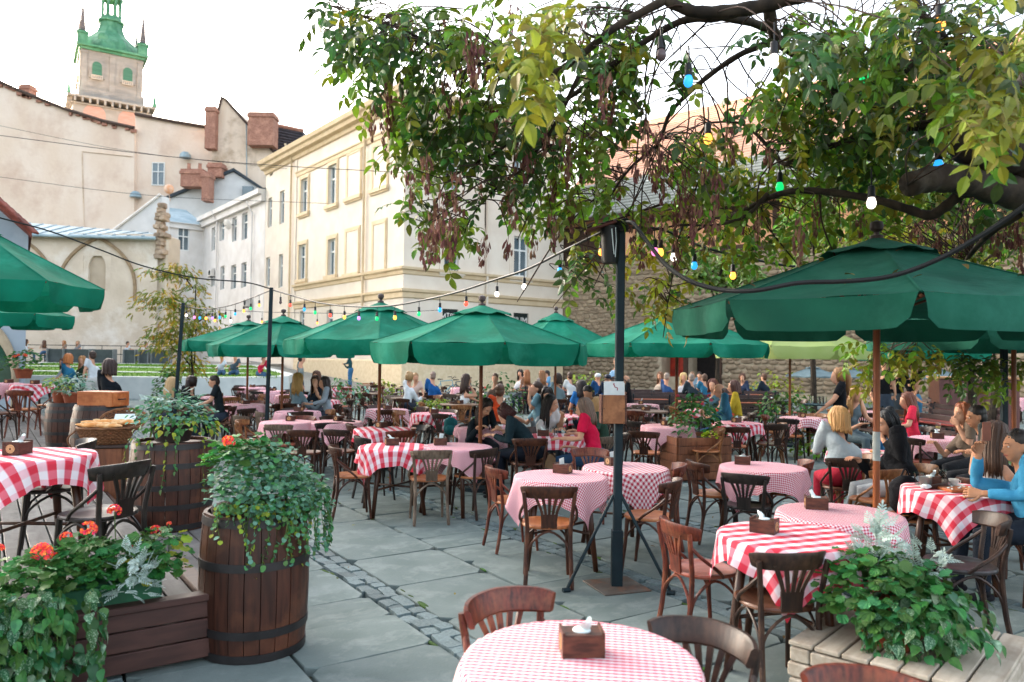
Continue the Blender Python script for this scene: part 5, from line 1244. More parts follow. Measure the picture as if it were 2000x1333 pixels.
# ------------------------------------------------------------------ barrels
M_STAVE = M('barrel_stave_oak', '47281d', '2e1912', rough=.5, scale=7, stretch=(5, 5, .5), bump=.002, rnd=.2, c3='5a3625', sc3=3)
M_HOOP = M('barrel_hoop_iron', '2c2a2b', '1f1d1e', rough=.5, scale=8, metal=.3, spec=.5)
def barrel(p, z, Rt, Rm, h, label, n=22, hoops=(.04, .16, .33, .72, .95), broken=False, rz=0, hd=True):
    t = T('barrel', label, 'barrel', (p.x, p.y, z), rz, 'old oak barrels')
    prof = lambda q: Rt + (Rm - Rt) * (1 - (2*q - 1)**2)
    for k in range(n):
        a0, a1 = 2*PI*k/n + .008, 2*PI*(k+1)/n - .008; rs = []; off = U(-.002, .002)
        for j in range(9):
            q = j / 8; r = prof(q) + off; z_ = h * q
            am = (a0+a1)/2
            rs.append([(r*math.cos(a), r*math.sin(a), z_) for a in (a0, am, a1)] + [((r-.022)*math.cos(a), (r-.022)*math.sin(a), z_) for a in (a1, am, a0)])
        m = MB(); m.rings(rs); m.build('stave', M_STAVE, t)
    for q in hoops:
        m = MB(); r0, r1 = prof(q - .03 if q > .05 else q), prof(q + .03); zz = h*q; w_ = .024
        m.rings([[(r*math.cos(2*PI*k/36), r*math.sin(2*PI*k/36), z_) for k in range(36)] for r, z_ in ((r0-.004, zz-w_), (r0+.006, zz-w_), (r1+.006, zz+w_), (r1-.004, zz+w_))], cap=False); m.build('hoop', M_HOOP, t)
    if hd:
        m = MB(); m.lathe([(Rt-.024, h-.05), (Rt-.024, h-.03), (.01, h-.03)], 28); m.build('head', M_STAVE, t)
    return t
B1 = P(495, 1262, 0); B1 = V((B1.x, B1.y, 0)); barrel(B1, 0, .298, .322, .84, 'big dark oak barrel in front overflowing with trailing silver green plants', hoops=(.035, .2, .66, .955), hd=False)
B2 = DK(.36, 3.0); barrel(B2, .18, .335, .37, .80, 'wide oak barrel on the deck step carrying a bushy pot', hoops=(.05, .28, .5, .74, .95), rz=1)
B3 = DK(.22, 7.1); barrel(B3, .18, .30, .355, .90, 'oak barrel at the deck edge with an orange wooden case on top', hoops=(.05, .3, .55, .78, .95), rz=2)
B4 = DK(.0, 8.9); barrel(B4, .36, .28, .32, .66, 'barrel behind at the deck edge with potted plants on top', hoops=(.05, .3, .6, .8, .95), rz=.5)
# orange wooden case on barrel 3
M_OWOOD = M('orange_varnished_wood', 'b8683a', '9c5228', rough=.4, scale=6, stretch=(.5, 3, 3), c3='c47a48', sc3=3)
t = T('wooden_case', 'orange varnished wooden case lying on a barrel', 'case', V((B3.x + .06, B3.y - .02, .18+.88)), R(-12))
q = MB(); q.cbox((-.27, -.17, 0), (.27, .17, .20), .006); q.build('body', M_OWOOD, t, False)
q = MB(); q.cbox((.271, -.15, .012), (.279, .15, .188), .003); q.build('end_panel', M_OWOOD, t, False)
q = MB(); q.tube([(.28, -.06, .10), (.31, -.05, .10), (.31, .05, .10), (.28, .06, .10)], .008, 6); q.build('handle', M_CABLE, t)
# pedestal box and baskets with bread
M_PED = M('pedestal_wood', '7a4a30', '5c3522', rough=.5, scale=7, stretch=(5, 5, .5), c3='8c5a3c', sc3=3)
pd = P(214, 857, .87); t = T('pedestal', 'upright wooden box serving as a bread stand', 'pedestal', V((pd.x, pd.y, .18)), R(18)); ph_ = .60
for s in (-1, 1):
    q = MB(); q.cbox((-.15, s*.14-.01, 0), (.15, s*.14+.01, ph_), .004); q.build('panel', M_PED, t, False)
    q = MB(); q.cbox((s*.16-.01, -.15, 0), (s*.16+.01, .15, ph_), .004); q.build('panel', M_PED, t, False)
q = MB(); q.cbox((-.18, -.165, ph_), (.18, .165, ph_+.03), .008); q.build('top_board', M('pedestal_top', '3a2a24', '2c201b', rough=.5), t, False)
M_WICK = M('wicker', '7a5234', '5c3a22', rough=.7, scale=20, rnd=.15)
def basket(p, rz, label, a, b, h, tilt=0, handle=True):
    t = T('wicker_basket', label, 'basket', p, rz); t.rotation_euler = (tilt, 0, rz); n = 30; rows = int(h / .017)
    for k in range(0, n):
        an = 2*PI*k/n; m = MB(); m.tube([(a*.72*math.cos(an), b*.72*math.sin(an), 0), (a*.88*math.cos(an), b*.88*math.sin(an), h*.55), (a*math.cos(an), b*math.sin(an), h)], .005, 4); m.build('stake', M_WICK, t)
    for r in range(rows):
        q = (r + .5) / rows; s = .72 + .28 * q ** .8; m = MB(); m.tube([((a*s + .008*(-1)**(k + r))*math.cos(2*PI*k/60), (b*s + .008*(-1)**(k + r))*math.sin(2*PI*k/60), h*q) for k in range(61)], .0085, 5); m.build('weave_row', M_WICK, t)
    m = MB(); m.tube([((a+.004)*math.cos(2*PI*k/40), (b+.004)*math.sin(2*PI*k/40), h + .004*math.sin(k*2)) for k in range(41)], .014, 6); m.build('rim', M_WICK, t)
    m = MB(); m.lathe([(1, 0), (1, .006), (.02, .006)], 30); o = m.build('bottom', M_WICK, t); o.scale = (a*.72, b*.72, 1)
    if handle:
        m = MB(); m.tube(bez([(-a*1.0, -.05, h*.85), (-a*1.22, -.1, h*.3), (-a*1.02, -.06, -h*.5)], 6), .009, 5); m.build('handle', M_WICK, t)
    return t
bp_ = V((pd.x - .05, pd.y + .02, .18 + .635)); basket(bp_, R(10), 'deep wicker basket holding baguettes', .28, .19, .17)
bp2 = bp_ + V((-.02, .42, .16)); basket(bp2, R(12), 'shallow wicker tray basket leaning behind the baguettes', .24, .18, .08, tilt=R(38), handle=False)
t = T('folded_paper', 'white paper napkins lying in the leaning wicker tray', 'paper', bp2 + V((.03, -.05, .07)), R(15)); q = MB(); q.cbox((-.11, -.08, 0), (.11, .08, .008), .002, 0, Matrix.Rotation(R(38), 4, 'X')); q.build('sheet', M_NAP, t, False)
M_BREAD = M('baguette_crust', 'dca266', 'c88444', rough=.7, scale=9, bump=.004, c3='e6c090', sc3=14)
for i, (dx, dy, dz, rz, L_, lab) in enumerate(((.06, .02, .225, 4, .66, 'long baguette on top of the basket'), (-.03, -.09, .20, -7, .54, 'front baguette with a reddish crust in the basket'), (.06, .10, .21, 10, .56, 'rear baguette in the basket'))):
    t = T('baguette', lab, 'bread', bp_ + V((dx, dy, dz)), R(rz)); m = MB(); ps, rd = [], []
    for k in range(15): x = (k/14 - .5) * L_; ps.append((x, .008*math.sin(k*.7+i), .004*math.cos(k))); rd.append(.034 * (1 - abs(2*k/14-1)**3.2 * .75) * (1 + .06*math.sin(k*2.4)))
    m.tube(ps, rd, 10, flat=.85); m.build('crust', M_BREAD, t)
    for k in range(5):
        m = MB(); x = (k-2)*.085; m.tube([(x-.03, -.012, .026), (x, 0, .031), (x+.03, .012, .026)], .006, 5); m.build('slash', M('bread_slash', 'ead0a2', 'e0c08c', rough=.8), t)
t = T('metal_bucket', 'small grey metal bucket in front of the deck edge barrels', 'bucket', DK(.25, 6.3, .0) + V((0, 0, .18)), 0); q = MB(); q.lathe([(.09, 0), (.12, .28), (.128, .285), (.118, .28), (.088, .01), (.01, .01)], 18); q.build('body', M('galvanised', '8a9094', '767c80', rough=.35, metal=.7, scale=8), t); q = MB(); q.lathe([(.121, .265), (.129, .272), (.129, .288), (.12, .29)], 18, cap=False); q.build('rim', M_STEEL, t)

# ------------------------------------------------------------------ pale timber stack planter (front right) and wooden crate planter
M_PALE = M('pale_weathered_timber', 'b3a898', '9a8d7c', rough=.8, scale=5, stretch=(.6, 4, 4), bump=.003, rnd=.1, c3='8a7c6c', sc3=3)
pc = V((2.1, 3.98, 0)); t = T('timber_planter', 'square stack of pale weathered beams holding a terracotta trough', 'planter', pc, R(48)); hs_p = .46
for r in range(4):
    z = .005 + r * .078; s = U(-.012, .012)
    for sg in (-1, 1):
        m = MB()
        if r % 2: m.cbox((-hs_p+s, sg*(hs_p-.05)-.05, z), (hs_p+s, sg*(hs_p-.05)+.05, z+.072), .008)
        else: m.cbox((sg*(hs_p-.05)-.05, -hs_p+s, z), (sg*(hs_p-.05)+.05, hs_p+s, z+.072), .008)
        m.build('beam', M_PALE, t, False)
        m = MB()
        if r % 2: m.cbox((sg*(hs_p-.05)-.05, -hs_p+.105, z), (sg*(hs_p-.05)+.05, hs_p-.105, z+.07), .008)
        else: m.cbox((-hs_p+.105, sg*(hs_p-.05)-.05, z), (hs_p-.105, sg*(hs_p-.05)+.05, z+.07), .008)
        m.build('beam', M_PALE, t, False)
for k in range(7):
    m = MB(); y = -hs_p + .005 + k*.133; m.cbox((-hs_p, y, .318), (hs_p, y+.122, .342), .005); m.build('plank', M_PALE, t, False)
pw = P(1352, 893, .3); wc = V((pw.x, pw.y, 0)); t = T('crate_planter', 'big square wooden crate planter among the tables right of the lamp post', 'planter', wc, R(12))
for k in range(5):
    z = .02 + k*.125
    for s in (-1, 1):
        m = MB(); m.cbox((-.42, s*.42-.012, z), (.42, s*.42+.012, z+.118), .004); m.build('plank', M_PED, t, False)
        m = MB(); m.cbox((s*.43-.012, -.405, z), (s*.43+.012, .405, z+.118), .004); m.build('plank', M_PED, t, False)
for sx in (-1, 1):
    for sy in (-1, 1): m = MB(); m.cbox((sx*.39-.03, sy*.385-.03, 0), (sx*.39+.03, sy*.385+.03, .66), .004); m.build('corner_post', M_BOX, t, False)
m = MB(); m.box((-.4, -.4, .5), (.4, .4, .58)); m.build('soil', M('potting_soil', '33261e', '241a14', rough=.95, scale=12, bump=.01), t, False)
CRATE = wc
# ------------------------------------------------------------------ benches, long tables, bar, bollards
M_BENCH = M('bench_slat', '4a3a38', '382a29', rough=.5, scale=6, stretch=(.5, 4, 4), rnd=.12)
M_LTAB = M('long_table_orange', 'a5593a', '8a4528', rough=.5, scale=4, stretch=(.5, 4, 4), rnd=.1)
def bench(p, rz, L_, label, back=True):
    t = T('slatted_bench', label, 'bench', p, rz, 'slatted benches at the long tables')
    for k in range(3): m = MB(); m.cbox((-L_/2, -.17 + k*.125, .44), (L_/2, -.06 + k*.125, .465), .005); m.build('seat_slat', M_BENCH, t, False)
    if back:
        for k in range(3): m = MB(); y = -.21 - k*.03; m.cbox((-L_/2, y-.012, .56 + k*.12), (L_/2, y+.012, .65 + k*.12), .005); m.build('back_slat', M_BENCH, t, False)
    for sx in (-1, 0, 1):
        x = sx * (L_/2 - .12); m = MB(); m.tube([(x, .16, .44), (x, .17, 0)], .022, 6); m.tube([(x, -.17, 0), (x, -.185, .46), (x, -.295, .92 if back else .47)], .022, 6); m.tube([(x, .16, .42), (x, -.19, .42)], .018, 6); m.build('leg_frame', M_STEEL, t)
    return t
def longtable(p, rz, L_, label, mat=M_LTAB):
    t = T('long_table', label, 'table', p, rz, 'long plank tables')
    for k in range(5): m = MB(); m.cbox((-L_/2, -.35 + k*.141, .73), (L_/2, -.35 + k*.141 + .134, .76), .004); m.build('plank', mat, t, False)
    for sx in (-1, 1):
        x = sx*(L_/2-.25); m = MB(); m.tube([(x, -.28, 0), (x, .2, .73)], .025, 6); m.tube([(x, .28, 0), (x, -.2, .73)], .025, 6); m.build('trestle', M_STEEL, t)
    return t
SETS = [(1222, 20.0, 4, 'just right of the lamp post'), (1318, 22.0, 8, 'before the red lit kiosk'), (1405, 19.0, -4, 'behind the man in the blue jacket'), (1440, 23.5, -6, 'before the dark doorway'), (1075, 25.0, 6, 'far back left of the lamp post')]
for px, d, rz, wh_ in SETS:
    c = D(px, 750, d); c.z = 0; m_ = Matrix.Rotation(R(rz), 3, 'Z'); L_ = 2.1
    longtable(c, R(rz), L_, f'long orange brown plank table {wh_}')
    bench(c + m_ @ V((0, -.62, 0)), R(rz), L_, f'near slatted bench at the long table {wh_}')
    bench(c + m_ @ V((0, .62, 0)), R(rz + 180), L_, f'far slatted bench at the long table {wh_}')
for a, b, lab in ((D(1690, 771, 15.2), D(1842, 789, 12.6), 'dark slatted bench beside the woman in coral, near one'), (D(1795, 764, 17.0), D(1942, 772, 14.6), 'dark slatted bench on the right, far one'), (D(1700, 757, 21), D(1800, 747, 19), 'low dark bench before the bar counter')):
    a.z = b.z = 0; c = (a + b) / 2; v_ = b - a; bench(c, math.atan2(v_.y, v_.x) + PI, v_.length, lab)
a, b = D(1735, 790, 13.6), D(1850, 800, 12.2); a.z = b.z = 0; v_ = b - a; longtable((a+b)/2 + V((.7, .5, 0)), math.atan2(v_.y, v_.x), v_.length, 'long reddish table between the right hand benches', M('long_table_red', '8a3a34', '742c28', rough=.5, scale=4, stretch=(.5, 4, 4)))
c = D(1912, 740, 19.5); c.z = 0; t = T('bar_counter', 'brown panelled bar counter with a light wooden top', 'bar', c, R(-8)); hb = CAMZ + (hor(1900)-737)/FPX*19.5
for k in range(7): m = MB(); m.cbox((-.96 + k*.275, -.02, 0), (-.96 + k*.275 + .27, .0, hb-.05), .004); m.build('panel', M('bar_panel', '6a4440', '563532', rough=.6, scale=4, stretch=(3, 3, .5), rnd=.12), t, False)
m = MB(); m.box((-.955, .002, 0), (.955, .7, hb-.051)); m.build('carcass', M_BOX, t, False)
m = MB(); m.cbox((-1.0, -.08, hb-.045), (1.0, .74, hb), .006); m.build('top', M('bar_top', 'b98a5c', 'a5764a', rough=.5, scale=4, stretch=(.5, 4, 4)), t, False)
tc_ = D(1877, 737, 19.6); t = T('beer_tap', 'chrome beer tap column with four black handles on the bar counter', 'beer tap', (tc_.x, 19.75, hb)); q = MB(); q.lathe([(.07, 0), (.07, .02), (.035, .04), (.03, .3), (.045, .33)], 12); q.build('column', M('chrome', '7a98a8', '688694', rough=.15, metal=.9), t)
q = MB(); q.tube([(-.16, 0, .36), (.16, 0, .36)], .04, 10); q.build('crossbar', MATS['chrome'], t)
for k in range(4): q = MB(); x = -.15 + k*.1; q.lathe([(.012, 0), (.02, .1), (.012, .12)], 8, 0, (x, -.03, .39)); q.build('tap_handle', M_CABLE, t)
# second small bar table at the right edge
# cubicle boards, railing by the church
M_DKB = M('dark_board', '4a5254', '3a4244', rough=.6, scale=2)
for i, (x0, x1, y0_) in enumerate(((69, 100, 684), (102, 152, 683), (156, 200, 685), (222, 244, 684), (252, 270, 686), (278, 312, 684))):
    a, b = D(x0, 710, 42.5), D(x1, 710, 42.5); t = T('dark_board_screen', f'dark board screen on the far terrace, {["first", "second", "third", "fourth", "fifth", "sixth"][i]} from the left', 'screen', ((a.x+b.x)/2, 43.7, Zb)); w2 = (b.x-a.x)/2
    q = MB(); q.cbox((-w2, -.04, 0), (w2, .04, .78), .02); q.build('board', M_DKB, t, False); q = MB(); q.cbox((-w2-.04, -.2, 0), (-w2-.001, .3, .8), .02); q.build('side', M('mid_grey_board', '7c8284', '6c7274', rough=.6), t, False); q = MB(); q.cbox((w2+.001, -.2, 0), (w2+.04, .3, .8), .02); q.build('side', MATS['mid_grey_board'], t, False)
t = T('railing', 'thin dark metal railing in front of the old church wall', 'railing', V((-24, 46.5, Zb)))
for zz_ in (.5, 1.02): q = MB(); q.tube([(-7, 0, zz_), (3.6, 0, zz_)], .025, 6); q.build('rail', M_STEEL, t)
for k in range(10): q = MB(); q.tube([(-7 + k*1.17, 0, 0), (-7 + k*1.17, 0, 1.02)], .02, 6); q.build('baluster', M_STEEL, t)
# bicycle far behind the central umbrella
def bicycle(p, rz, label, col):
    t = T('bicycle', label, 'bicycle', p, rz); fm = M('bike_' + col, col, rough=.4)
    for x in (-.52, .52):
        w_ = MB(); w_.tube([(x + .33*math.cos(2*PI*k/24), 0, .34 + .33*math.sin(2*PI*k/24)) for k in range(25)], .018, 5); o = w_.build('wheel', M_CABLE, t)
        w_ = MB()
        for k in range(8): a = PI*k/8; w_.tube([(x - .32*math.cos(a), 0, .34 - .32*math.sin(a)), (x + .32*math.cos(a), 0, .34 + .32*math.sin(a))], .003, 3)
        w_.build('spokes', M_NAP, o)
    q = MB(); bb = (-.08, 0, .32); st_ = (-.2, 0, .82); hd = (.38, 0, .86); hd2 = (.42, 0, .68)
    for a, b in ((bb, st_), (st_, hd), (bb, hd2), (hd, hd2), (hd2, (.52, 0, .34)), (bb, (-.52, 0, .34)), ((-.18, 0, .75), (-.52, 0, .34))): q.tube([a, b], .018, 6)
    q.build('frame', fm, t); q = MB(); q.tube([(-.3, 0, .9), (-.08, 0, .9)], [.06, .03], 6, flat=.5); q.build('saddle', M_CABLE, t)
    q = MB(); q.tube([(.36, -.28, .98), (.42, -.1, 1.0), (.38, 0, .92), (.42, .1, 1.0), (.36, .28, .98)], .014, 5); q.build('handlebar', M_CABLE, t)
c = D(900, 735, 30); bicycle(V((c.x, 30, 0)), R(15), 'dark blue bicycle parked before the cream wall', '1f4a5c'); c = D(868, 738, 30.6); bicycle(V((c.x, 30.6, 0)), R(40), 'pale blue bicycle beside the dark one', '6aa0b0')
# things on tables
M_GL = glassmat('drinking_glass')
def glass(p, label, h=.12, r=.033, liquid=None):
    t = T('drinking_glass', label, 'glass', p); q = MB(); q.lathe([(r*.8, 0), (r, h), (r*.93, h), (r*.75, .008), (.002, .008)], 14); q.build('glass', M_GL, t)
    if liquid: q = MB(); q.lathe([(r*.73, .01), (r*.86, h*.75), (.002, h*.75)], 14); q.build('drink', M('drink_' + liquid, liquid, rough=.1, spec=.5), t)
    return t
F_ = TP['F']; z_ = .752
t = T('serving_board', 'wooden serving board with crumbs and cheese on the food table', 'board', (F_.x + .03, F_.y - .08, z_), R(4)); q = MB(); q.cbox((-.19, -.10, 0), (.19, .10, .022), .005); q.build('board', M_OWOOD, t, False)
for k in range(14): q = MB(); q.ell((U(-.16, .1), U(-.07, .07), .026), (U(.006, .016), U(.006, .014), .006), 6, 4); q.build('crumb', M_NAP, t)
t = T('bread_piece', 'chunk of orange bread at the right end of the serving board', 'bread', (F_.x + .15, F_.y - .06, z_ + .0225), R(15)); q = MB(); q.cbox((-.035, -.025, 0), (.035, .025, .035), .012); q.build('crust', M('orange_bread', 'd09a5c', 'b87a40', rough=.8, scale=12), t)
t = T('coffee_cup', 'white coffee cup on a saucer at the food table', 'cup', (F_.x + .06, F_.y + .14, z_)); q = MB(); q.lathe([(.03, 0), (.065, .008), (.07, .012), (.02, .008)], 18); q.build('saucer', M_WHITE, t); q = MB(); q.lathe([(.022, .012), (.036, .03), (.04, .062), (.036, .06), (.02, .02), (.002, .02)], 16); q.build('cup', M_WHITE, t); q = MB(); q.tube([(.038, 0, .05), (.058, 0, .045), (.055, 0, .028), (.036, 0, .025)], .004, 5); q.build('handle', M_WHITE, t)
glass(F_ + V((.0, .2, .002)), 'empty tumbler behind the coffee cup'); glass(F_ + V((.03, .26, .002)), 'second empty tumbler at the back of the food table'); glass(F_ + V((-.2, .2, .002)), 'stubby glass behind the food table napkin box', .1, .04)
t = T('sauce_jug', 'small steel sauce jug at the left of the food table', 'jug', F_ + V((-.22, .06, .002))); q = MB(); q.lathe([(.035, 0), (.045, .04), (.05, .09), (.045, .088), (.03, .01), (.001, .01)], 14); q.build('body', M('steel_jug', '8c8c88', '7a7a76', rough=.3, metal=.7), t)
t = T('crumpled_napkin', 'crumpled white napkin at the left rim of the food table', 'napkin', F_ + V((-.26, -.02, .002))); q = MB(); q.ell((0, 0, .02), (.045, .03, .02), 10, 6); q.v = [(x + U(-.006, .006), y + U(-.006, .006), abs(z + U(-.006, .006))) for x, y, z in q.v]; q.build('paper', M_NAP, t)
glass(TP['AC'] + V((-.12, .02, .002)), 'glass of orange juice by the man in the blue jacket', .14, .036, 'f0a030'); glass(TP['V2'] + V((.03, -.02, .002)), 'reddish drink behind the woman in white', .14, .036, 'c85a30'); glass(TP['V2'] + V((.12, .06, .002)), 'clear tumbler beside the reddish drink')
glass(TP['V'] + V((.03, .03, .002)), 'clear tumbler at the crimson polo', .11); glass(TP['V'] + V((-.02, -.04, .002)), 'second clear tumbler at the crimson polo', .11)
t = T('wine_glass', 'stemmed glass of white wine at the camouflage shirt', 'wine glass', TP['Zz'] + V((.0, .12, .002))); q = MB(); q.lathe([(.035, 0), (.035, .004), (.005, .01), (.004, .09), (.03, .12), (.036, .16), (.028, .2), (.026, .2), (.034, .16), (.028, .12), (.001, .1)], 14); q.build('glass', M_GL, t); q = MB(); q.lathe([(.003, .103), (.026, .122), (.033, .15), (.001, .15)], 14); q.build('drink', M('drink_wine', 'd8c878', rough=.1), t)
t = T('plate_of_food', 'white plate with a pastry at the black jacket', 'plate', TP['AA'] + V((.05, -.12, .002))); q = MB(); q.lathe([(.06, 0), (.11, .012), (.115, .015), (.05, .008)], 20); q.build('plate', M_WHITE, t); q = MB(); q.ell((.01, 0, .025), (.07, .03, .02), 10, 6); q.build('pastry', M_BREAD, t)
t = T('plate_of_food', 'plate of chips behind the woman in white', 'plate', TP['V2'] + V((-.18, .08, .002))); q = MB(); q.lathe([(.06, 0), (.11, .012), (.115, .015), (.05, .008)], 20); q.build('plate', M_WHITE, t)
for k in range(16): q = MB(); x, y = U(-.06, .06), U(-.05, .05); a = U(0, 6); q.tube([(x, y, .02), (x+.03*math.cos(a), y+.03*math.sin(a), U(.02, .035))], .006, 4); q.build('chip', M('chips', 'e0b860', 'd0a048', rough=.6), t)
for dx, lab in ((-.14, 'open white menu left on the reading table'), (.16, 'open white menu right on the reading table')):
    t = T('menu_sheet', lab, 'menu', TP['Uu'] + V((dx, .06, .003)), U(-.3, .3)); q = MB(); q.box((-.15, -.1, 0), (0, .1, .004)); q.box((.001, -.1, .0005), (.15, .1, .006)); q.build('page', MATS['menu_paper'], t, False)
t = T('menu_card', 'white menu card on the table beside the grey jumper', 'menu', TP['AA'] + V((-.26, .0, .003)), R(20)); q = MB(); q.box((-.12, -.09, 0), (.1, .09, .004)); q.build('page', MATS['menu_paper'], t, False)
def bag(p, label, col, s=1.0, rz=0, name='backpack', paper=False):
    t = T(name, label, 'bag', p, rz); m = cloth_m(col); q = MB()
    if paper: q.cbox((-.09, -.06, 0), (.09, .06, .3), .006); q.build('body', m, t, False)
    else:
        q.ell((0, 0, .2*s), (.17*s, .12*s, .21*s), 14, 10); q.v = [(x*(1 + .1*math.sin(z*30)), y, max(z, 0)) for x, y, z in q.v]; q.build('body', m, t)
        q = MB(); q.ell((0, -.1*s, .14*s), (.11*s, .06*s, .1*s), 12, 8); q.build('pocket', m, t)
    q = MB(); q.tube(bez([(-.05*s, .0, .38*s if not paper else .3), (0, 0, .47*s if not paper else .38), (.05*s, 0, .38*s if not paper else .3)], 5), .008, 5); q.build('handle', m, t)
    return t
bag(P(1768, 1006, .46), 'black backpack on the seat right of the overlapping tables', '17181c', .85)
bag(P(880, 850, .46), 'teal backpack slumped on a chair left of the reading women', '1f5a5e', .75); bag(P(1075, 925, 0), 'upright brown paper bag under the crimson polo table', '9a7a5c', 1, .2, 'paper_bag', True); bag(P(1172, 893, .46) + V((0, .1, 0)), 'cream shoulder bag on the seat of the crimson polo', 'b5a68c', .55, name='handbag')
t = T('tablet', 'tan leather phone wallet held up by the man in light blue', 'phone', D(1927, 843, 6.0), R(20)); q = MB(); q.cbox((-.045, -.006, -.075), (.045, .006, .075), .004); q.build('case', M('tan_leather', '8a5340', '744434', rough=.6), t, False)
# ------------------------------------------------------------------ vegetation
def leafmesh(outline, fold=.25, droop=.15, mid=True):
    """outline: list of (halfwidth, y) from base to tip along +Y; returns verts, faces of a folded leaf blade"""
    vs, fs = [], []
    L_ = outline[-1][1]
    for w_, y in outline:
        z = -droop * (y / L_) ** 2 * L_
        vs += [(-w_, y, z + fold * w_), (0, y, z), (w_, y, z + fold * w_)]
    for i in range(len(outline) - 1):
        a = 3*i; fs += [(a, a+1, a+4, a+3), (a+1, a+2, a+5, a+4)]
    return vs, fs
def xf(tm, m): return [tuple(m @ V(v)) for v in tm[0]], tm[1]
def join(*ts):
    vs, fs = [], []
    for v, f in ts:
        b = len(vs); vs += v; fs += [tuple(i + b for i in q) for q in f]
    return vs, fs
def tube_t(pts, r, n=3):
    m = MB(); m.tube(pts, r, n); return m.v, [tuple(f) for f in m.f]
LEAFLET = leafmesh([(.004, 0), (.19, .18), (.26, .42), (.19, .72), (.004, 1.0)], .35, .22)
def pinnate(n=3, ls=.085, L_=.2, droop=.35, seed=0):
    rr = random.Random(seed); parts = []; pts = []
    def rp(t): return V((0, L_*t, -droop*L_*t*t))
    parts.append(tube_t([rp(k/4) for k in range(5)], .0022))
    for k in range(n):
        t = .3 + .6*k/max(n-1, 1); s = ls * (1.05 - .18*abs(k - n/2)/n) * rr.uniform(.85, 1.1)
        for sg in (-1, 1):
            m = Matrix.Translation(rp(t)) @ Matrix.Rotation(-sg * R(rr.uniform(50, 72)), 4, 'Z') @ Matrix.Rotation(R(rr.uniform(-35, -5)), 4, 'X') @ Matrix.Rotation(R(rr.uniform(-25, 25)), 4, 'Y') @ Matrix.Scale(s, 4)
            parts.append(xf(LEAFLET, m))
    m = Matrix.Translation(rp(1)) @ Matrix.Rotation(R(-40), 4, 'X') @ Matrix.Scale(ls*1.15, 4); parts.append(xf(LEAFLET, m))
    return join(*parts)
def tmesh(t, name, mat, smooth=False):
    me = bpy.data.meshes.new(name); me.from_pydata(t[0], [], t[1]); me.materials.append(mat)
    if smooth: me.polygons.foreach_set('use_smooth', [True]*len(me.polygons))
    me.update(); return me
M_BARK = M('tree_bark', '33291f', '1a1511', rough=.95, scale=9, stretch=(1, 1, .4), bump=.012, c3='41382c', sc3=4)
M_TWIG = M('twig_bark', '3d2c22', '2c1f19', rough=.9)
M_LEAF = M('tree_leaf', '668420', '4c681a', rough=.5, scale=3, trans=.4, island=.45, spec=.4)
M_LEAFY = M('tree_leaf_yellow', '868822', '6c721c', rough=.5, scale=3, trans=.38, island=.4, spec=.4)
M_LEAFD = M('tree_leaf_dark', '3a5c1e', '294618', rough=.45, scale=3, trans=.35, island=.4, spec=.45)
M_SEED = M('dry_seed_cluster', '80594a', '5e4034', rough=.85, scale=8, trans=.15, island=.4)
# --- the big tree whose boughs hang over the terrace
tr = T('overhanging_tree', 'large tree at the right whose leafy boughs with brown seed bunches hang over the terrace', 'tree', (4.9, 5.6, 0))
TL = tr.location
def bough(pl, r, name='branch', n=8, mat=None):
    pts = [D(*q) for q in pl]; m = MB(); B = bez(pts, 6); rr = [r[0] + (r[1]-r[0])*(i/(len(B)-1))**.8 for i in range(len(B))]
    rr = [x * (1 + .08*math.sin(i*1.7 + pl[0][0])) for i, x in enumerate(rr)]
    m.tube(B, rr, n); o = m.build(name, mat or M_BARK, tr, True); o.location = -TL; return B, rr
trunk_pts = [V((4.95, 5.65, -.1)), V((4.9, 5.6, 1.0)), V((4.75, 5.5, 2.0)), V((4.5, 5.35, 2.75)), D(2010, 330, 5.1), D(2060, 120, 5.2), D(2080, -80, 5.4)]
m = MB(); B = bez(trunk_pts, 5); m.tube(B, [.30 - .13*i/(len(B)-1) + .02*math.sin(i*1.3) for i in range(len(B))], 14); o = m.build('trunk', M_BARK, tr, True); o.location = -TL
BR = []
def addb(pl, r, **k): B, rr = bough(pl, r, **k); BR.append((B, rr))
addb([(2050, 330, 5.1), (1980, 300, 5.0), (1920, 290, 4.9), (1870, 262, 4.9), (1830, 236, 4.9)], (.17, .12), n=12)
addb([(2030, 385, 5.1), (1960, 372, 5.0), (1880, 352, 4.9), (1820, 350, 4.85), (1772, 362, 4.8)], (.12, .075), n=10)
addb([(1930, 370, 4.9), (1880, 378, 5.0), (1845, 405, 5.1), (1815, 421, 5.2), (1770, 408, 5.3), (1700, 388, 5.4), (1600, 374, 5.6), (1540, 375, 5.7), (1490, 392, 5.9), (1440, 418, 6.0), (1400, 425, 6.2), (1340, 405, 6.4), (1290, 400, 6.5)], (.045, .012))
addb([(1500, 378, 5.8), (1460, 420, 5.9), (1400, 440, 6.0), (1330, 440, 6.1), (1270, 452, 6.2)], (.02, .006))
addb([(2072, 60, 5.3), (1980, -40, 5.15), (1850, -60, 5.0), (1700, -40, 4.9), (1560, -8, 4.8), (1480, 14, 4.8), (1400, 24, 4.8), (1345, 20, 4.8), (1300, 0, 4.8), (1270, -30, 4.9)], (.075, .03))
addb([(1460, 18, 4.8), (1400, 35, 4.9), (1330, 42, 5.0), (1240, 95, 5.1), (1150, 165, 5.3), (1060, 225, 5.5), (980, 290, 5.7), (900, 335, 5.9), (870, 360, 6.0)], (.035, .008))
addb([(1300, 0, 4.8), (1200, 55, 4.8), (1120, 120, 4.9), (1050, 150, 5.0), (960, 130, 5.0), (880, 110, 5.1), (790, 60, 5.1), (700, 30, 5.2), (640, 10, 5.2)], (.03, .006))
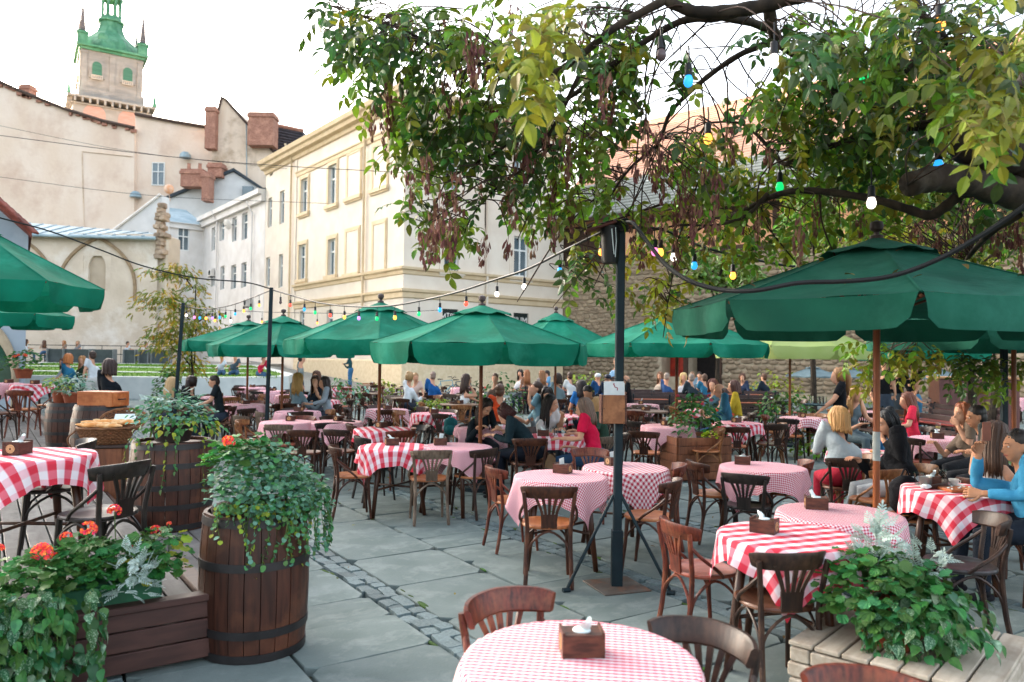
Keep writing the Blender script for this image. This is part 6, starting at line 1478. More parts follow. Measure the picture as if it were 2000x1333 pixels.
addb([(1345, 22, 4.8), (1470, 45, 5.2), (1510, 75, 5.4), (1440, 110, 5.4), (1370, 160, 5.5), (1310, 220, 5.6), (1285, 280, 5.7), (1230, 330, 5.8), (1180, 400, 5.9)], (.035, .008))
addb([(1500, 10, 4.8), (1520, 80, 5.0), (1600, 130, 5.2), (1640, 180, 5.4), (1760, 140, 5.3), (1830, 90, 5.2), (1950, 110, 5.2), (2055, 150, 5.2)], (.04, .03))
addb([(1800, -50, 4.95), (1790, 10, 4.8), (1830, 60, 4.7), (1870, 100, 4.7), (1930, 150, 4.7), (2010, 170, 4.9)], (.03, .02))
addb([(1830, 238, 4.9), (1750, 262, 5.2), (1650, 280, 5.4), (1560, 300, 5.6), (1530, 320, 5.7), (1480, 265, 5.8), (1440, 240, 5.8), (1380, 240, 5.9)], (.035, .007))
addb([(1130, 150, 5.0), (1080, 250, 5.3), (1020, 330, 5.5), (990, 350, 5.6), (930, 410, 5.8), (900, 470, 5.9)], (.016, .005))
addb([(1290, 400, 6.4), (1200, 430, 6.5), (1130, 455, 6.6), (1100, 520, 6.6)], (.012, .004))
addb([(1400, 425, 6.2), (1330, 480, 6.3), (1310, 560, 6.4), (1295, 660, 6.5)], (.011, .004))
addb([(1990, 420, 5.2), (1930, 460, 5.6), (1880, 520, 6.4), (1840, 600, 7.2), (1800, 660, 7.6)], (.03, .008))
addb([(880, 330, 5.9), (850, 400, 6.0), (820, 450, 6.0)], (.008, .003))
# hanging bare twigs: long thin curves
def twig(a, b, r=.004, bow=.1, name=None):
    r *= 1.35
    c = a.lerp(b, .5) + V((U(-bow, bow), U(-bow, bow)*.5, U(0, bow))); return tube_t(bez([a, c, b], 4), [r]*8 + [r*.5], 4)
allp = [(p, r) for B, rr in BR for p, r in zip(B, rr)]
AP = np.array([tuple(p) for p, r in allp])
def nearest(p):
    d = ((AP - np.array(tuple(p)))**2); d = d[:, 0] + d[:, 1] + d[:, 2] + np.where(AP[:, 2] < p.z - .05, .6, 0); return allp[int(d.argmin())]
# foliage regions: (px, py, rx, ry, d0, d1, count, kind) kind g green, y yellow, d dark
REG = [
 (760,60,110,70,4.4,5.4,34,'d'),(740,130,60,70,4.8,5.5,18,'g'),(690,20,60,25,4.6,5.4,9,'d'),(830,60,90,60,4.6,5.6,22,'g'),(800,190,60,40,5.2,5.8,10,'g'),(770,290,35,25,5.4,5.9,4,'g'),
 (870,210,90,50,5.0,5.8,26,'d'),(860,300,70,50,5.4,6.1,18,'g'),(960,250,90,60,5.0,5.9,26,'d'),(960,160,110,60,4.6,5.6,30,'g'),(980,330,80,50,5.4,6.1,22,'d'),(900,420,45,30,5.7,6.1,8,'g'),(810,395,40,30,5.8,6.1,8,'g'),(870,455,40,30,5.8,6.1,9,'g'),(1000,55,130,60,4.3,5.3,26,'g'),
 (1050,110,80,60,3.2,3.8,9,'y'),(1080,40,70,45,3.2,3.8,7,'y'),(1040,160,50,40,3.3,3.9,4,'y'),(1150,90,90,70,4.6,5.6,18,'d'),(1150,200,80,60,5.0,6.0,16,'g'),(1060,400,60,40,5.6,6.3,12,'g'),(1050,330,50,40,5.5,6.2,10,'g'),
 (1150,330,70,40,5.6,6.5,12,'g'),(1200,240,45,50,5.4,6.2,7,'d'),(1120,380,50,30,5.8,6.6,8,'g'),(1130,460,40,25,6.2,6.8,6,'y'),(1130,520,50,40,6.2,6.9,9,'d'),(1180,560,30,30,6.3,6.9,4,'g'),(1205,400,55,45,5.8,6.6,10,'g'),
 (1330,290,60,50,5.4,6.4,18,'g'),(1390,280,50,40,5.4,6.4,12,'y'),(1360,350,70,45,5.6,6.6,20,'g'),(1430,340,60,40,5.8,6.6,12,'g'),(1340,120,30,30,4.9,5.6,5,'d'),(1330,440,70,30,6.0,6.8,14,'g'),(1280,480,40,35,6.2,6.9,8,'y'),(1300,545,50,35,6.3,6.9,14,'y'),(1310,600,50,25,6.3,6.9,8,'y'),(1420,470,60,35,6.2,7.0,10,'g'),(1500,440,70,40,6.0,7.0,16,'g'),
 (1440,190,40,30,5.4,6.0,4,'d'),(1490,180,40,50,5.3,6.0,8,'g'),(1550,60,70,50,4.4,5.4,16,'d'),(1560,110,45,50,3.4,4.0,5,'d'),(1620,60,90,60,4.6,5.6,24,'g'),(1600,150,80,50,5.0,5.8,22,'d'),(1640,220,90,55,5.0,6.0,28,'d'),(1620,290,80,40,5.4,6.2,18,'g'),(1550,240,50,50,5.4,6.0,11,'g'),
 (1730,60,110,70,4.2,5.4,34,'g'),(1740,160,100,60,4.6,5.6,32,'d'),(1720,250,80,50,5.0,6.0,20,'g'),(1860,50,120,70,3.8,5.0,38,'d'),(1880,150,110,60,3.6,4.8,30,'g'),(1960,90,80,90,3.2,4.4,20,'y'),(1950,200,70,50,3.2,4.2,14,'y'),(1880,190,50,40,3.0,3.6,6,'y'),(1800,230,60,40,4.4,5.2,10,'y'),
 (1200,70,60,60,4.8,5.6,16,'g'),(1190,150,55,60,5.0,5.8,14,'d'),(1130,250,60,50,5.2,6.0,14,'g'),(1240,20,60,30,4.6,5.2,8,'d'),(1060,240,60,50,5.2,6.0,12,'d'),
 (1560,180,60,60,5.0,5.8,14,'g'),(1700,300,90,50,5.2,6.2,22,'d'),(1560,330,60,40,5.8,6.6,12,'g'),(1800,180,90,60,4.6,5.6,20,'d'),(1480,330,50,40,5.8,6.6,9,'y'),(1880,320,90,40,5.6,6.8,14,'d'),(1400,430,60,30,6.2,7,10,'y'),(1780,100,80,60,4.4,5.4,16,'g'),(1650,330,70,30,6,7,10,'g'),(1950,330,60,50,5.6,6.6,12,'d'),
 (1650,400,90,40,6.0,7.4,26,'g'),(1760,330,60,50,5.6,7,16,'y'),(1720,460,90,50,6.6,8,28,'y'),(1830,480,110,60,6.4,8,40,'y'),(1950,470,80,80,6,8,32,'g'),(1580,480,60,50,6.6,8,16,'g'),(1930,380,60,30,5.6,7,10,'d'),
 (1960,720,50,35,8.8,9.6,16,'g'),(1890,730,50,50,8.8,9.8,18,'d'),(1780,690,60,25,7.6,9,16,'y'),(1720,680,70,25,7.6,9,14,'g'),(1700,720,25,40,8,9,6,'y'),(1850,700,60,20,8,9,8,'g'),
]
PIN = [pinnate(n, ls, L_, dr, s) for n, ls, L_, dr, s in ((3, .082, .20, .4, 1), (2, .088, .16, .5, 2), (3, .07, .2, .7, 3), (4, .074, .25, .5, 4), (2, .075, .14, .3, 5))]
PINM = {}
LV = []; twigs = []
for (px, py, rx, ry, d0, d1, n, kd) in REG:
    for _ in range(int(n * 1.62)):
        a = U(0, 6.28); q = math.sqrt(random.random()); x, y = px + rx*q*math.cos(a), py + ry*q*math.sin(a); p = D(x, y, U(d0, d1))
        b, br = nearest(p)
        hd = V((p.x - b.x + U(-.3, .3), p.y - b.y + U(-.3, .3), 0)); yaw = math.atan2(-hd.x, hd.y) + U(-.8, .8)
        m = Matrix.Translation(p) @ Matrix.Rotation(yaw, 4, 'Z') @ Matrix.Rotation(R(U(-70, 15)), 4, 'X') @ Matrix.Rotation(R(U(-40, 40)), 4, 'Y') @ Matrix.Scale(U(.8, 1.25), 4)
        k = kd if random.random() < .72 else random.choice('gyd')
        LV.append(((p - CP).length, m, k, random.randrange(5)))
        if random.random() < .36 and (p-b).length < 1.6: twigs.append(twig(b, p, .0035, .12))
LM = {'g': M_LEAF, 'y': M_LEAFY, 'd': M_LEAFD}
PINME = [tmesh(t, 'compound_leaf_mesh', M_LEAF) for t in PIN]
LV.sort(key=lambda q: q[0])
for i, (d, m, k, s) in enumerate(LV[:290]):
    o = O('leaf', PINME[s], tr, mat=LM[k]); o.matrix_local = Matrix.Translation(-TL) @ m
for k in 'gyd':
    for s in range(5):
        ms = [Matrix.Translation(-TL) @ m for d, m, kk, ss in LV[290:] if kk == k and ss == s]
        if ms: tag(np_instances('foliage', PIN[s], ms, LM[k], tr), kind='stuff')
# seed bunches
def seedbunch(seed, L_=.24, n=46):
    rr = random.Random(seed); parts = [tube_t([(0, 0, 0), (.005, 0, -L_*.5), (0, .004, -L_*.9)], .002)]
    sm = leafmesh([(.001, 0), (.006, .012), (.0075, .028), (.001, .042)], .3, .1)
    for k in range(n):
        t = rr.random()**.8; a = rr.uniform(0, 6.28); r = .012 + .02*math.sin(PI*min(t+.15, 1))
        m = Matrix.Translation((1.5*r*math.cos(a)*rr.random(), 1.5*r*math.sin(a)*rr.random(), -.02 - L_*t)) @ Matrix.Rotation(a, 4, 'Z') @ Matrix.Rotation(R(rr.uniform(-110, -70)), 4, 'X') @ Matrix.Rotation(rr.uniform(0, 6), 4, 'Y') @ Matrix.Scale(rr.uniform(.8, 1.2), 4)
        parts.append(xf(sm, m))
    return join(*parts)
SB = [seedbunch(s, L_, n) for s, L_, n in ((1, .22, 48), (2, .17, 34), (3, .28, 58), (4, .11, 22))]
SBM = [tmesh(t, 'seed_bunch_mesh', M_SEED) for t in SB]
SEEDS = [(735,215),(752,190),(768,200),(795,180),(745,250),(760,160),(920,65),(900,100),(935,90),(870,30),(970,215),(985,180),(1005,205),(960,120),(1180,150),(1195,200),(1140,110),(1090,330),(1010,280),(1070,260),(1075,215),(775,330),(790,310),(800,350),(830,315),(845,370),(860,380),(875,375),(890,345),(895,410),(850,410),(865,420),(940,360),(985,385),(1000,350),(1025,300),(1048,280),(1040,240),(1105,280),(1120,300),(1130,340),(1165,300),(825,460),(840,455),(855,460),(995,475),(945,468),(1010,420),(1040,460),(1080,430),(1095,440),(1115,400),(1165,230),(1150,250),(1260,250),(1270,300),(1285,270),(1300,330),(1310,300),(1330,340),(1375,330),(1400,350),(1320,400),(1345,385),(1365,410),(1395,420),(1240,330),(1235,440),(1250,480),(1275,420),(1290,440),(1320,480),(1330,500),(1500,280),(1505,300),(1480,430),(1450,400),(1600,400),(1640,380),(1680,430),(1705,450),(1560,430),(1570,300),(1640,80),(1650,110),(1780,450),(1800,440),(1830,460),(1850,470),(1880,440),(1900,420),(1915,450),(1930,430),(1950,450),(1960,420),(1975,440),(1985,410),(1990,470),(1870,500),(1820,420),(1760,400),(1420,260),(1220,180),(1205,330),(1140,50),(800,60),(780,30),(1000,20),(830,100),(870,170),(905,190)]
for i, (px, py) in enumerate(SEEDS):
    d = U(4.8, 6.2) if px < 1700 else U(5.5, 7); 
    if i in (6, 14, 8): d = 3.9
    p = D(px + U(-4, 4), py - 20, d); o = O('seed_bunch', SBM[random.choice((0, 0, 1, 2, 1, 3))], tr); o.matrix_local = Matrix.Translation(p - TL) @ Matrix.Rotation(U(0, 6), 4, 'Z') @ Matrix.Rotation(U(-.15, .15), 4, 'X') @ Matrix.Scale(U(1.0, 1.35), 4)
    b, br = nearest(p)
    if (p-b).length < 2: twigs.append(twig(b, p, .0032, .1))
# long bare hanging twigs
for a, b in (((1240, 95, 5.1), (1130, 330, 5.6)), ((1310, 220, 5.6), (1080, 600, 6.2)), ((1285, 280, 5.7), (1160, 560, 6.2)), ((1370, 160, 5.5), (1320, 480, 6)), ((1300, 20, 4.8), (1270, 330, 5.5)), ((1330, 40, 5), (1235, 430, 5.9)), ((1270, 10, 4.9), (1255, 260, 5.3)), ((1310, 20, 4.8), (1420, 250, 5.4)), ((1440, 110, 5.4), (1560, 250, 5.6)), ((1230, 330, 5.8), (1010, 590, 6.2)),
             ((1150, 165, 5.3), (1010, 470, 5.9)), ((1400, 30, 4.9), (1290, 130, 5.1)), ((1345, 22, 4.8), (1240, 40, 4.9)), ((1560, 300, 5.6), (1480, 480, 6)), ((1600, 374, 5.6), (1640, 520, 6)), ((1490, 392, 5.9), (1560, 520, 6.3)), ((1290, 130, 5.2), (1330, 330, 5.6)), ((1510, 75, 5.2), (1450, 230, 5.6)), ((1060, 225, 5.5), (1150, 480, 6)), ((960, 300, 5.8), (840, 510, 6.1)), ((1340, 100, 5.2), (1420, 330, 5.8)), ((1300, 30, 5), (1180, 180, 5.4)), ((1360, 180, 5.5), (1250, 470, 6)), ((1480, 20, 4.8), (1390, 130, 5.2))):
    twigs.append(twig(D(*a), D(*b), .0048, .18))
tv = join(*twigs); me = tmesh(tv, 'twigs', M_TWIG, True); o = O('twigs', me, tr, loc=-TL); tag(o, kind='stuff')
# fallen leaves on the big umbrella
FLV = []
uc = D(1712, 700, 5.9); za_ = D(1712, 466, 5.9).z
for k in range(26):
    a = U(R(150), R(390)); r = U(.4, 1.3); z = za_ - (za_ - 2.20) * ((r/1.56)**.94) - .0; f = math.cos(PI/8) 
    FLV.append(Matrix.Translation((uc.x + r*math.cos(a), 5.9 + r*math.sin(a), z + .012)) @ Matrix.Rotation(U(0, 6), 4, 'Z') @ Matrix.Rotation(U(-.5, .3), 4, 'X') @ Matrix.Scale(U(.05, .085), 4))
M_FALL = M('fallen_leaf', '7a7a2a', '6a4a24', rough=.8, island=.5)
tag(np_instances('fallen_leaves', LEAFLET, FLV, M_FALL), 'yellowed fallen leaves lying on top of the big shaded umbrella', 'leaves', kind='stuff')
FG = []
for k in range(190):
    p = G(U(-3, 14), U(-12, -1.2)); 
    if pv(p): FG.append(Matrix.Translation((p.x, p.y, .012)) @ Matrix.Rotation(U(0, 6), 4, 'Z') @ Matrix.Rotation(U(-.3, .3), 4, 'X') @ Matrix.Scale(U(.03, .06), 4))
tag(np_instances('ground_litter', LEAFLET, FG, M_FALL), 'scattered small dry leaves lying on the paving', 'leaves', kind='stuff')

# --- generic leafy plants
ROUND = leafmesh([(.01, 0), (.34, .12), (.5, .42), (.38, .78), (.02, 1.0)], .15, .12)
OVATE = leafmesh([(.01, 0), (.3, .15), (.36, .4), (.22, .72), (.01, 1.0)], .25, .3)
def scallop(n=10):
    vs = [(0, .1, 0)]; 
    for k in range(n*2):
        a = R(-145) + R(290) * k / (n*2-1); r = .5 * (1 if k % 2 == 0 else .88); vs.append((r*math.sin(a), .5 + r*math.cos(a)*-1*-1, .07 + .05*math.sin(k*1.9)))
    return vs, [(0, i, i+1) for i in range(1, n*2)]
GER = scallop()
def dusty():
    parts = [tube_t([(0, 0, 0), (0, .5, .03), (0, 1, -.05)], [.03, .025, .01], 3)]
    for k in range(5):
        for sg in (-1, 1):
            m = Matrix.Translation((0, .25 + .16*k, .02)) @ Matrix.Rotation(-sg*R(48), 4, 'Z') @ Matrix.Scale(.42 - .05*k, 4); parts.append(xf(leafmesh([(.05, 0), (.13, .4), (.16, .8), (.02, 1)], .2, .1), m))
    parts.append(xf(leafmesh([(.05, 0), (.13, .4), (.16, .8), (.02, 1)], .2, .1), Matrix.Translation((0, .95, -.03)) @ Matrix.Scale(.3, 4))); return join(*parts)
DUSTY = dusty()
M_SILV = M('silvery_leaf', '6a9880', '4a7a62', rough=.6, scale=3, trans=.2, island=.25)
M_TRAIL = M('trailing_leaf', '4f8a48', '356e3a', rough=.5, scale=3, trans=.3, island=.3)
M_GERL = M('geranium_leaf', '3f7a34', '2c5f2a', rough=.55, scale=3, trans=.3, island=.3)
M_DUST = M('dusty_miller_leaf', 'b4c4bc', '98aca4', rough=.8, scale=4, trans=.15, island=.15)
M_VAR = M('variegated_leaf', '2f6238', '24502e', rough=.45, scale=2.2, trans=.2, island=.25, c3='a5bfa0', sc3=9)
M_YEL = M('yellowing_leaf', '9aa838', '7d8c28', rough=.6, trans=.3, island=.3)
M_PET = M('geranium_petal', 'f0704e', 'e85c3a', rough=.7, spec=.1, trans=.3, island=.2)
M_TERR = M('terracotta', '8f4a30', '7a3c26', rough=.8, scale=4, bump=.002)
M_STEM = M('plant_stem', '4f6a30', '3c5224', rough=.7)
KEEP = {}
def plant(root, items, nobj=90, names='leaf'):
    """items: (matrix world, template key, material); nearest nobj become leaf objects, the rest merged foliage"""
    L0 = root.matrix_basis.inverted(); items.sort(key=lambda q: (q[0].translation - CP).length - (.0 if q[1] is not DUSTY else .1))
    for m, tm, mat in items[:nobj]:
        k = (id(tm)); 
        if k not in KEEP: KEEP[k] = tmesh(tm, 'leaf_mesh', mat)
        o = O(names, KEEP[k], root, mat=mat); o.matrix_local = L0 @ m
    groups = {}
    for m, tm, mat in items[nobj:]: groups.setdefault((id(tm), mat.name), (tm, mat, []))[2].append(L0 @ m)
    for tm, mat, ms in groups.values(): tag(np_instances('foliage', tm, ms, mat, root), kind='stuff')
def lm(p, out, s, tilt=(20, 70), roll=30):
    """leaf at p pointing along outward yaw, drooping"""
    yaw = math.atan2(-out.x, out.y) + U(-.9, .9)
    return Matrix.Translation(p) @ Matrix.Rotation(yaw, 4, 'Z') @ Matrix.Rotation(-R(U(*tilt)) + R(10), 4, 'X') @ Matrix.Rotation(R(U(-roll, roll)), 4, 'Y') @ Matrix.Scale(s, 4)
def dome(c, rx, ry, rz, n, tm, mats, s, tilt=(0, 55), zmin=-.2, fill=.55):
    it = []
    for _ in range(n):
        a = U(0, 2*PI); z = U(zmin, 1); q = math.sqrt(max(0, 1 - max(z, 0)**2)); rad = U(fill, 1.05); n_ = V((q*math.cos(a), q*math.sin(a), z))
        it.append((lm(c + V((n_.x*rx*rad, n_.y*ry*rad, n_.z*rz*rad)), V((n_.x, n_.y, 0)) if abs(n_.x) + abs(n_.y) > .01 else V((0, 1, 0)), U(*s), tilt), tm, random.choice(mats)))
    return it
def trail(c, rad, L_, tm, mats, s, step=.03, a=None, sway=.05):
    a = U(0, 2*PI) if a is None else a; d = V((math.cos(a), math.sin(a), 0)); it = []; pts = []; l = 0; ph = U(0, 6)
    while l < L_:
        q = l / L_; p = c + d * (rad + .05*math.sin(min(l*9, 1.57)) + .02*math.sin(l*12+ph)) + V((-d.y, d.x, 0)) * sway*math.sin(l*6 + ph)*q + V((0, 0, .04*math.sin(min(l*14, 3.14)) - max(0, l - .06)))
        pts.append(p); it.append((lm(p, d if random.random() < .6 else V((U(-1, 1), U(-1, 1), 0)), U(*s), (20, 85), 50), tm, random.choice(mats))); l += step*U(.7, 1.3)
    return it, tube_t(pts, .0022, 3) if len(pts) > 2 else None
def stems_obj(root, ts):
    ts = [t for t in ts if t]
    if ts: o = O('stems', tmesh(join(*ts), 'stems', M_STEM), root); o.matrix_local = root.matrix_basis.inverted(); tag(o, kind='stuff')
def flower(root, p, s=.05, name='flower', mat=None):
    it = []; rr = []
    pet = leafmesh([(.02, 0), (.3, .35), (.34, .7), (.1, 1)], .3, -.2)
    ts = []
    for k in range(26):
        z = U(-.3, 1); a = U(0, 6.28); q = math.sqrt(1 - min(z*z, 1)); n_ = V((q*math.cos(a), q*math.sin(a), z))
        for j in range(5):
            ts.append(xf(pet, Matrix.Translation(n_ * s * .72) @ n_.to_track_quat('Z', 'Y').to_matrix().to_4x4() @ Matrix.Rotation(j*1.2566 + a, 4, 'Z') @ Matrix.Rotation(R(25), 4, 'X') @ Matrix.Scale(s*.36, 4)))
    o = O(name, tmesh(join(*ts), 'flower_mesh', mat or M_PET), root); o.matrix_local = root.matrix_basis.inverted() @ Matrix.Translation(p)
    return tube_t([p, p + V((U(-.02, .02), U(-.02, .02), -.22))], .0035, 4)
# 1. near barrel: geranium, silver foliage mound and trailing stems
bt_ = V((B1.x, B1.y, .84)); pr_ = T('barrel_planting', 'mound of silver green trailing plants and one orange geranium growing in the front barrel', 'plant', bt_)
q = MB(); q.lathe([(.25, -.05), (.26, .02), (.12, .06), (.01, .07)], 20); q.build('soil', M('potting_soil', '33261e', '241a14', rough=.95, scale=12, bump=.01), pr_)
it = dome(bt_ + V((.02, 0, .12)), .31, .30, .31, 1400, ROUND, [M_SILV, M_SILV, M_SILV, M_TRAIL], (.022, .04), (-20, 60)) + dome(bt_ + V((.18, -.05, .04)), .29, .28, .24, 950, ROUND, [M_SILV, M_SILV, M_TRAIL], (.02, .036), (-20, 70)) + dome(bt_ + V((-.08, 0, .27)), .21, .22, .18, 150, GER, [M_GERL], (.05, .09), (0, 40), zmin=0)
st = []
for k in range(66):
    a = R(-62) + U(-1.0, 1.15); a_, t_ = trail(bt_ + V((0, 0, .05)), .27, U(.06, .24) if k % 7 else U(.3, .46), ROUND, [M_TRAIL, M_SILV, M_TRAIL, M_YEL], (.02, .036), .022, a=a); it += a_; st.append(t_)
for k in range(34):
    a = U(-.9, .4); a_, t_ = trail(bt_ + V((.06, 0, .08)), .32, U(.12, .42), ROUND, [M_SILV, M_TRAIL], (.018, .034), .022, a=a); it += a_; st.append(t_)
st.append(flower(pr_, bt_ + V((-.12, -.16, .42)), .042)); plant(pr_, it, 270); stems_obj(pr_, st)
# 2. bushy pot on barrel 2
b2 = V((B2.x, B2.y, .18 + .79)); p2_ = T('potted_bush', 'dark pot with a big bush of silvery and yellowing leaves on the wide barrel', 'plant', b2)
q = MB(); q.lathe([(.15, 0), (.19, .14), (.2, .16), (.17, .15), (.01, .14)], 20); q.build('pot', M('dark_pot', '3a2f2c', '2a2220', rough=.7), p2_)
it = dome(b2 + V((0, 0, .2)), .38, .34, .24, 380, ROUND, [M_SILV, M_SILV, M_TRAIL], (.03, .05), (0, 60)) + dome(b2 + V((.1, -.05, .1)), .42, .34, .16, 130, OVATE, [M_YEL, M_TRAIL, M_GERL], (.04, .075), (10, 70)) + dome(b2 + V((0, 0, .28)), .28, .26, .2, 60, DUSTY, [M_SILV, M_DUST], (.07, .11), (-30, 30), zmin=.2)
st = []
for a in (R(-60), R(-95), R(-120), R(-20), R(-140), R(-75)):
    a_, t_ = trail(b2 + V((0, 0, .02)), .33, U(.25, .55), OVATE, [M_TRAIL, M_YEL], (.03, .05), .045, a=a, sway=.02); it += a_; st.append(t_)
plant(p2_, it, 120); stems_obj(p2_, st)
# 3. geranium trough on the deck corner + ivy planter spilling over the front
g_ = DK(-.52, -.02, DZ); gp_ = T('geranium_trough', 'green trough of orange geraniums with a dusty miller on the deck corner', 'plant', g_ + V((0, 0, .0)), 0)
gp_.rotation_euler = (0, 0, math.atan2(du.y, du.x)); gp_.location = DK(-.52, .14, DZ + .002)
q = MB(); q.cbox((-.27, -.09, 0), (.27, .09, .15), .012); q.cbox((-.285, -.105, .135), (.285, .105, .155), .008); q.build('trough', M('green_plastic', '1d5a3c', '174a32', rough=.5), gp_)
c = gp_.location + V((0, 0, .2)); it = []
for dx in (-.3, -.12, .06, .22):
    it += dome(c + du*dx + V((0, 0, U(-.02, .03))), .19, .2, .19, 130, GER, [M_GERL, M_GERL, M_GERL, M_YEL] if dx > .2 else [M_GERL], (.05, .085), (-10, 60), zmin=-.4)
it += dome(c + du*.1 - dw*.16 + V((0, 0, -.02)), .10, .10, .16, 60, DUSTY, [M_DUST], (.07, .10), (-60, 50), zmin=-.7)
st = [flower(gp_, c + du*a + dw*b + V((0, 0, z)), s) for a, b, z, s in ((-.1, .0, .24, .05), (.05, .16, .30, .042), (-.2, .05, .20, .034), (.26, .1, .17, .036), (.34, .12, .2, .016), (-.32, -.08, .16, .056), (-.26, -.05, .12, .03), (-.5, .1, .17, .024), (.1, -.04, .13, .024))]
plant(gp_, it, 210); stems_obj(gp_, st)
iv_ = T('ivy_planter', 'mass of variegated trailing leaves spilling over the deck front at the bottom left', 'plant', DK(-1.15, -.1, DZ))
q = MB(); q.cbox((-.5, -.1, 0), (.4, .1, .14), .01, 0, Matrix.Rotation(math.atan2(du.y, du.x), 4, 'Z')); q.build('trough', MATS['green_plastic'], iv_)
c = iv_.location + V((0, 0, .1)); it = []
for dx in (-.8, -.6, -.4, -.2, 0, .2): it += dome(c + du*dx, .2, .24, .28, 130, GER, [M_GERL], (.05, .09), (-10, 60), zmin=-.5) 
st = []
for k in range(150):
    dx = U(-.95, .5); a = math.atan2(-dw.y, -dw.x) + U(-.5, .5); a_, t_ = trail(c + du*dx + V((0, 0, U(-.05, .12))), U(.06, .2), U(.3, .62), OVATE, [M_VAR, M_VAR, M_GERL, M_TRAIL], (.05, .085), .045, a=a); it += a_; st.append(t_)
plant(iv_, it, 270); stems_obj(iv_, st)
# 4. terracotta trough in the pale timber planter
tt = T('terracotta_plant', 'terracotta trough of leafy geranium and trailing ivy with silvery spikes on the pale timber stack', 'plant', (2.02, 3.98, .345), R(48))
q = MB(); rs = [[(sx*w_, sy*h, z) for sx, sy in ((-1, -1), (1, -1), (1, 1), (-1, 1))] for w_, h, z in ((.18, .10, 0), (.215, .125, .16), (.23, .14, .165), (.23, .14, .19), (.21, .12, .19), (.2, .11, .14))]; q.rings(rs); q.build('trough', M_TERR, tt, False)
c = V(tt.location) + V((0, 0, .22)); it = dome(c + V((-.06, .02, .0)), .31, .32, .22, 560, GER, [M_GERL, M_GERL, M_TRAIL], (.045, .08), (-10, 60), zmin=-.35) + dome(c + V((.08, -.14, -.06)), .32, .30, .18, 200, OVATE, [M_VAR, M_GERL], (.05, .08), (10, 75), zmin=-.5)
it += dome(c + V((-.05, .12, .13)), .10, .10, .22, 46, DUSTY, [M_DUST], (.08, .12), (-75, 20), zmin=.0) + dome(c + V((.20, .10, .10)), .12, .10, .14, 30, DUSTY, [M_DUST], (.07, .11), (-75, 30), zmin=.0)
st = []
for k in range(64):
    a = R(-65) + U(-1.5, 1.5); a_, t_ = trail(c + V((0, 0, -.04)), .24, U(.15, .5), OVATE, [M_VAR, M_GERL, M_TRAIL], (.045, .08), .045, a=a); it += a_; st.append(t_)
plant(tt, it, 270); stems_obj(tt, st)
# 5. crate planter shrub
cp_ = T('crate_shrub', 'dark leafy rose shrub with a yellow green cushion in the wooden crate planter', 'plant', CRATE + V((0, 0, .58)))
it = dome(cp_.location + V((.05, 0, .28)), .40, .38, .42, 330, OVATE, [M_GERL, M_LEAFD, M_TRAIL], (.06, .1), (-20, 60), zmin=-.5) + dome(cp_.location + V((.22, -.3, .08)), .15, .1, .1, 70, ROUND, [M('lime_leaf', 'a8c028', '8ca81c', rough=.6, trans=.3)], (.03, .05))
st = [flower(cp_, cp_.location + V((U(-.3, .3), U(-.4, .1), U(.5, .7))), .03, mat=M('rose_petal', 'c83a5a', 'b02a48', rough=.6, trans=.2)) for _ in range(4)]
plant(cp_, it, 60); stems_obj(cp_, st)
def potplant(p, label, s, mats, tm, ls, n, pot=None, potr=.13, poth=.2, grp=None, obj=25, name='potted_plant', squash=1.0, fl=0):
    t = T(name, label, 'plant', p, 0, grp)
    if pot is not None: q = MB(); q.lathe([(potr*.75, 0), (potr, poth), (potr*1.08, poth), (potr*1.08, poth+.03), (potr*.9, poth+.03), (.01, poth)], 16); q.build('pot', pot, t)
    else: poth = 0
    it = dome(V(p) + V((0, 0, poth + s*.45*squash)), s, s, s*.8*squash, n, tm, mats, ls, (-20, 60), zmin=-.5); plant(t, it, obj)
    if fl: stems_obj(t, [flower(t, V(p) + V((U(-s, s)*.6, -s*.5 + U(-s, s)*.4, poth + s*U(.7, 1.1)*squash)), .045) for _ in range(fl)])
    return t
potplant(V((B4.x + .1, B4.y - .05, 1.0)), 'orange pot with a small silvery bush on the deck edge barrel', .26, [M_SILV, M_DUST], DUSTY, (.06, .11), 150, M_TERR, .15, .14)
potplant(V((B4.x - .2, B4.y + .1, 1.0)), 'pot with yellow green leaves behind the silvery bush', .22, [M_YEL, M_TRAIL], OVATE, (.05, .08), 120, M_TERR, .11, .16)
potplant(DK(.3, 9.5), 'leafy dark shrub tucked behind the deck edge barrels', .42, [M_GERL, M_TRAIL], OVATE, (.07, .11), 170, None)
potplant(P(30, 741, DZ + .8) + V((-.2, .6, 0)), 'box of geraniums beyond the far deck tables at the left edge', .4, [M_GERL], GER, (.07, .1), 160, M_TERR, .2, .2, fl=4)
c = D(700, 745, 19); c.z = 0; potplant(c + V((-.4, 0, 0)), 'loose pale shrub in a tub before the white wall', .62, [M_TRAIL, M_SILV], OVATE, (.09, .13), 150, M_TERR, .25, .5)
c = D(848, 782, 18.0); c.z = 0; potplant(c, 'low round green plant in a grey planter in the middle', .42, [M_LEAF, M_YEL], OVATE, (.06, .1), 260, M('planter_grey', '5a6264', '4a5254', rough=.7), .38, .5, squash=.6)
c = D(970, 752, 20); c.z = 0; potplant(c, 'dark leafed rose bush behind the orange shirt', .75, [M_LEAFD, M_GERL], OVATE, (.09, .13), 240, None, squash=1.5, fl=1)
c = D(1150, 735, 27); c.z = 0; potplant(c, 'yellow green bush before the fortress wall', 1.1, [M_YEL, M_LEAF], OVATE, (.1, .16), 420, None)
c = D(755, 742, 27); c.z = 0; potplant(c, 'small green bush at the foot of the cream house', .62, [M_LEAF, M_YEL], OVATE, (.1, .15), 220, None, squash=1.2)
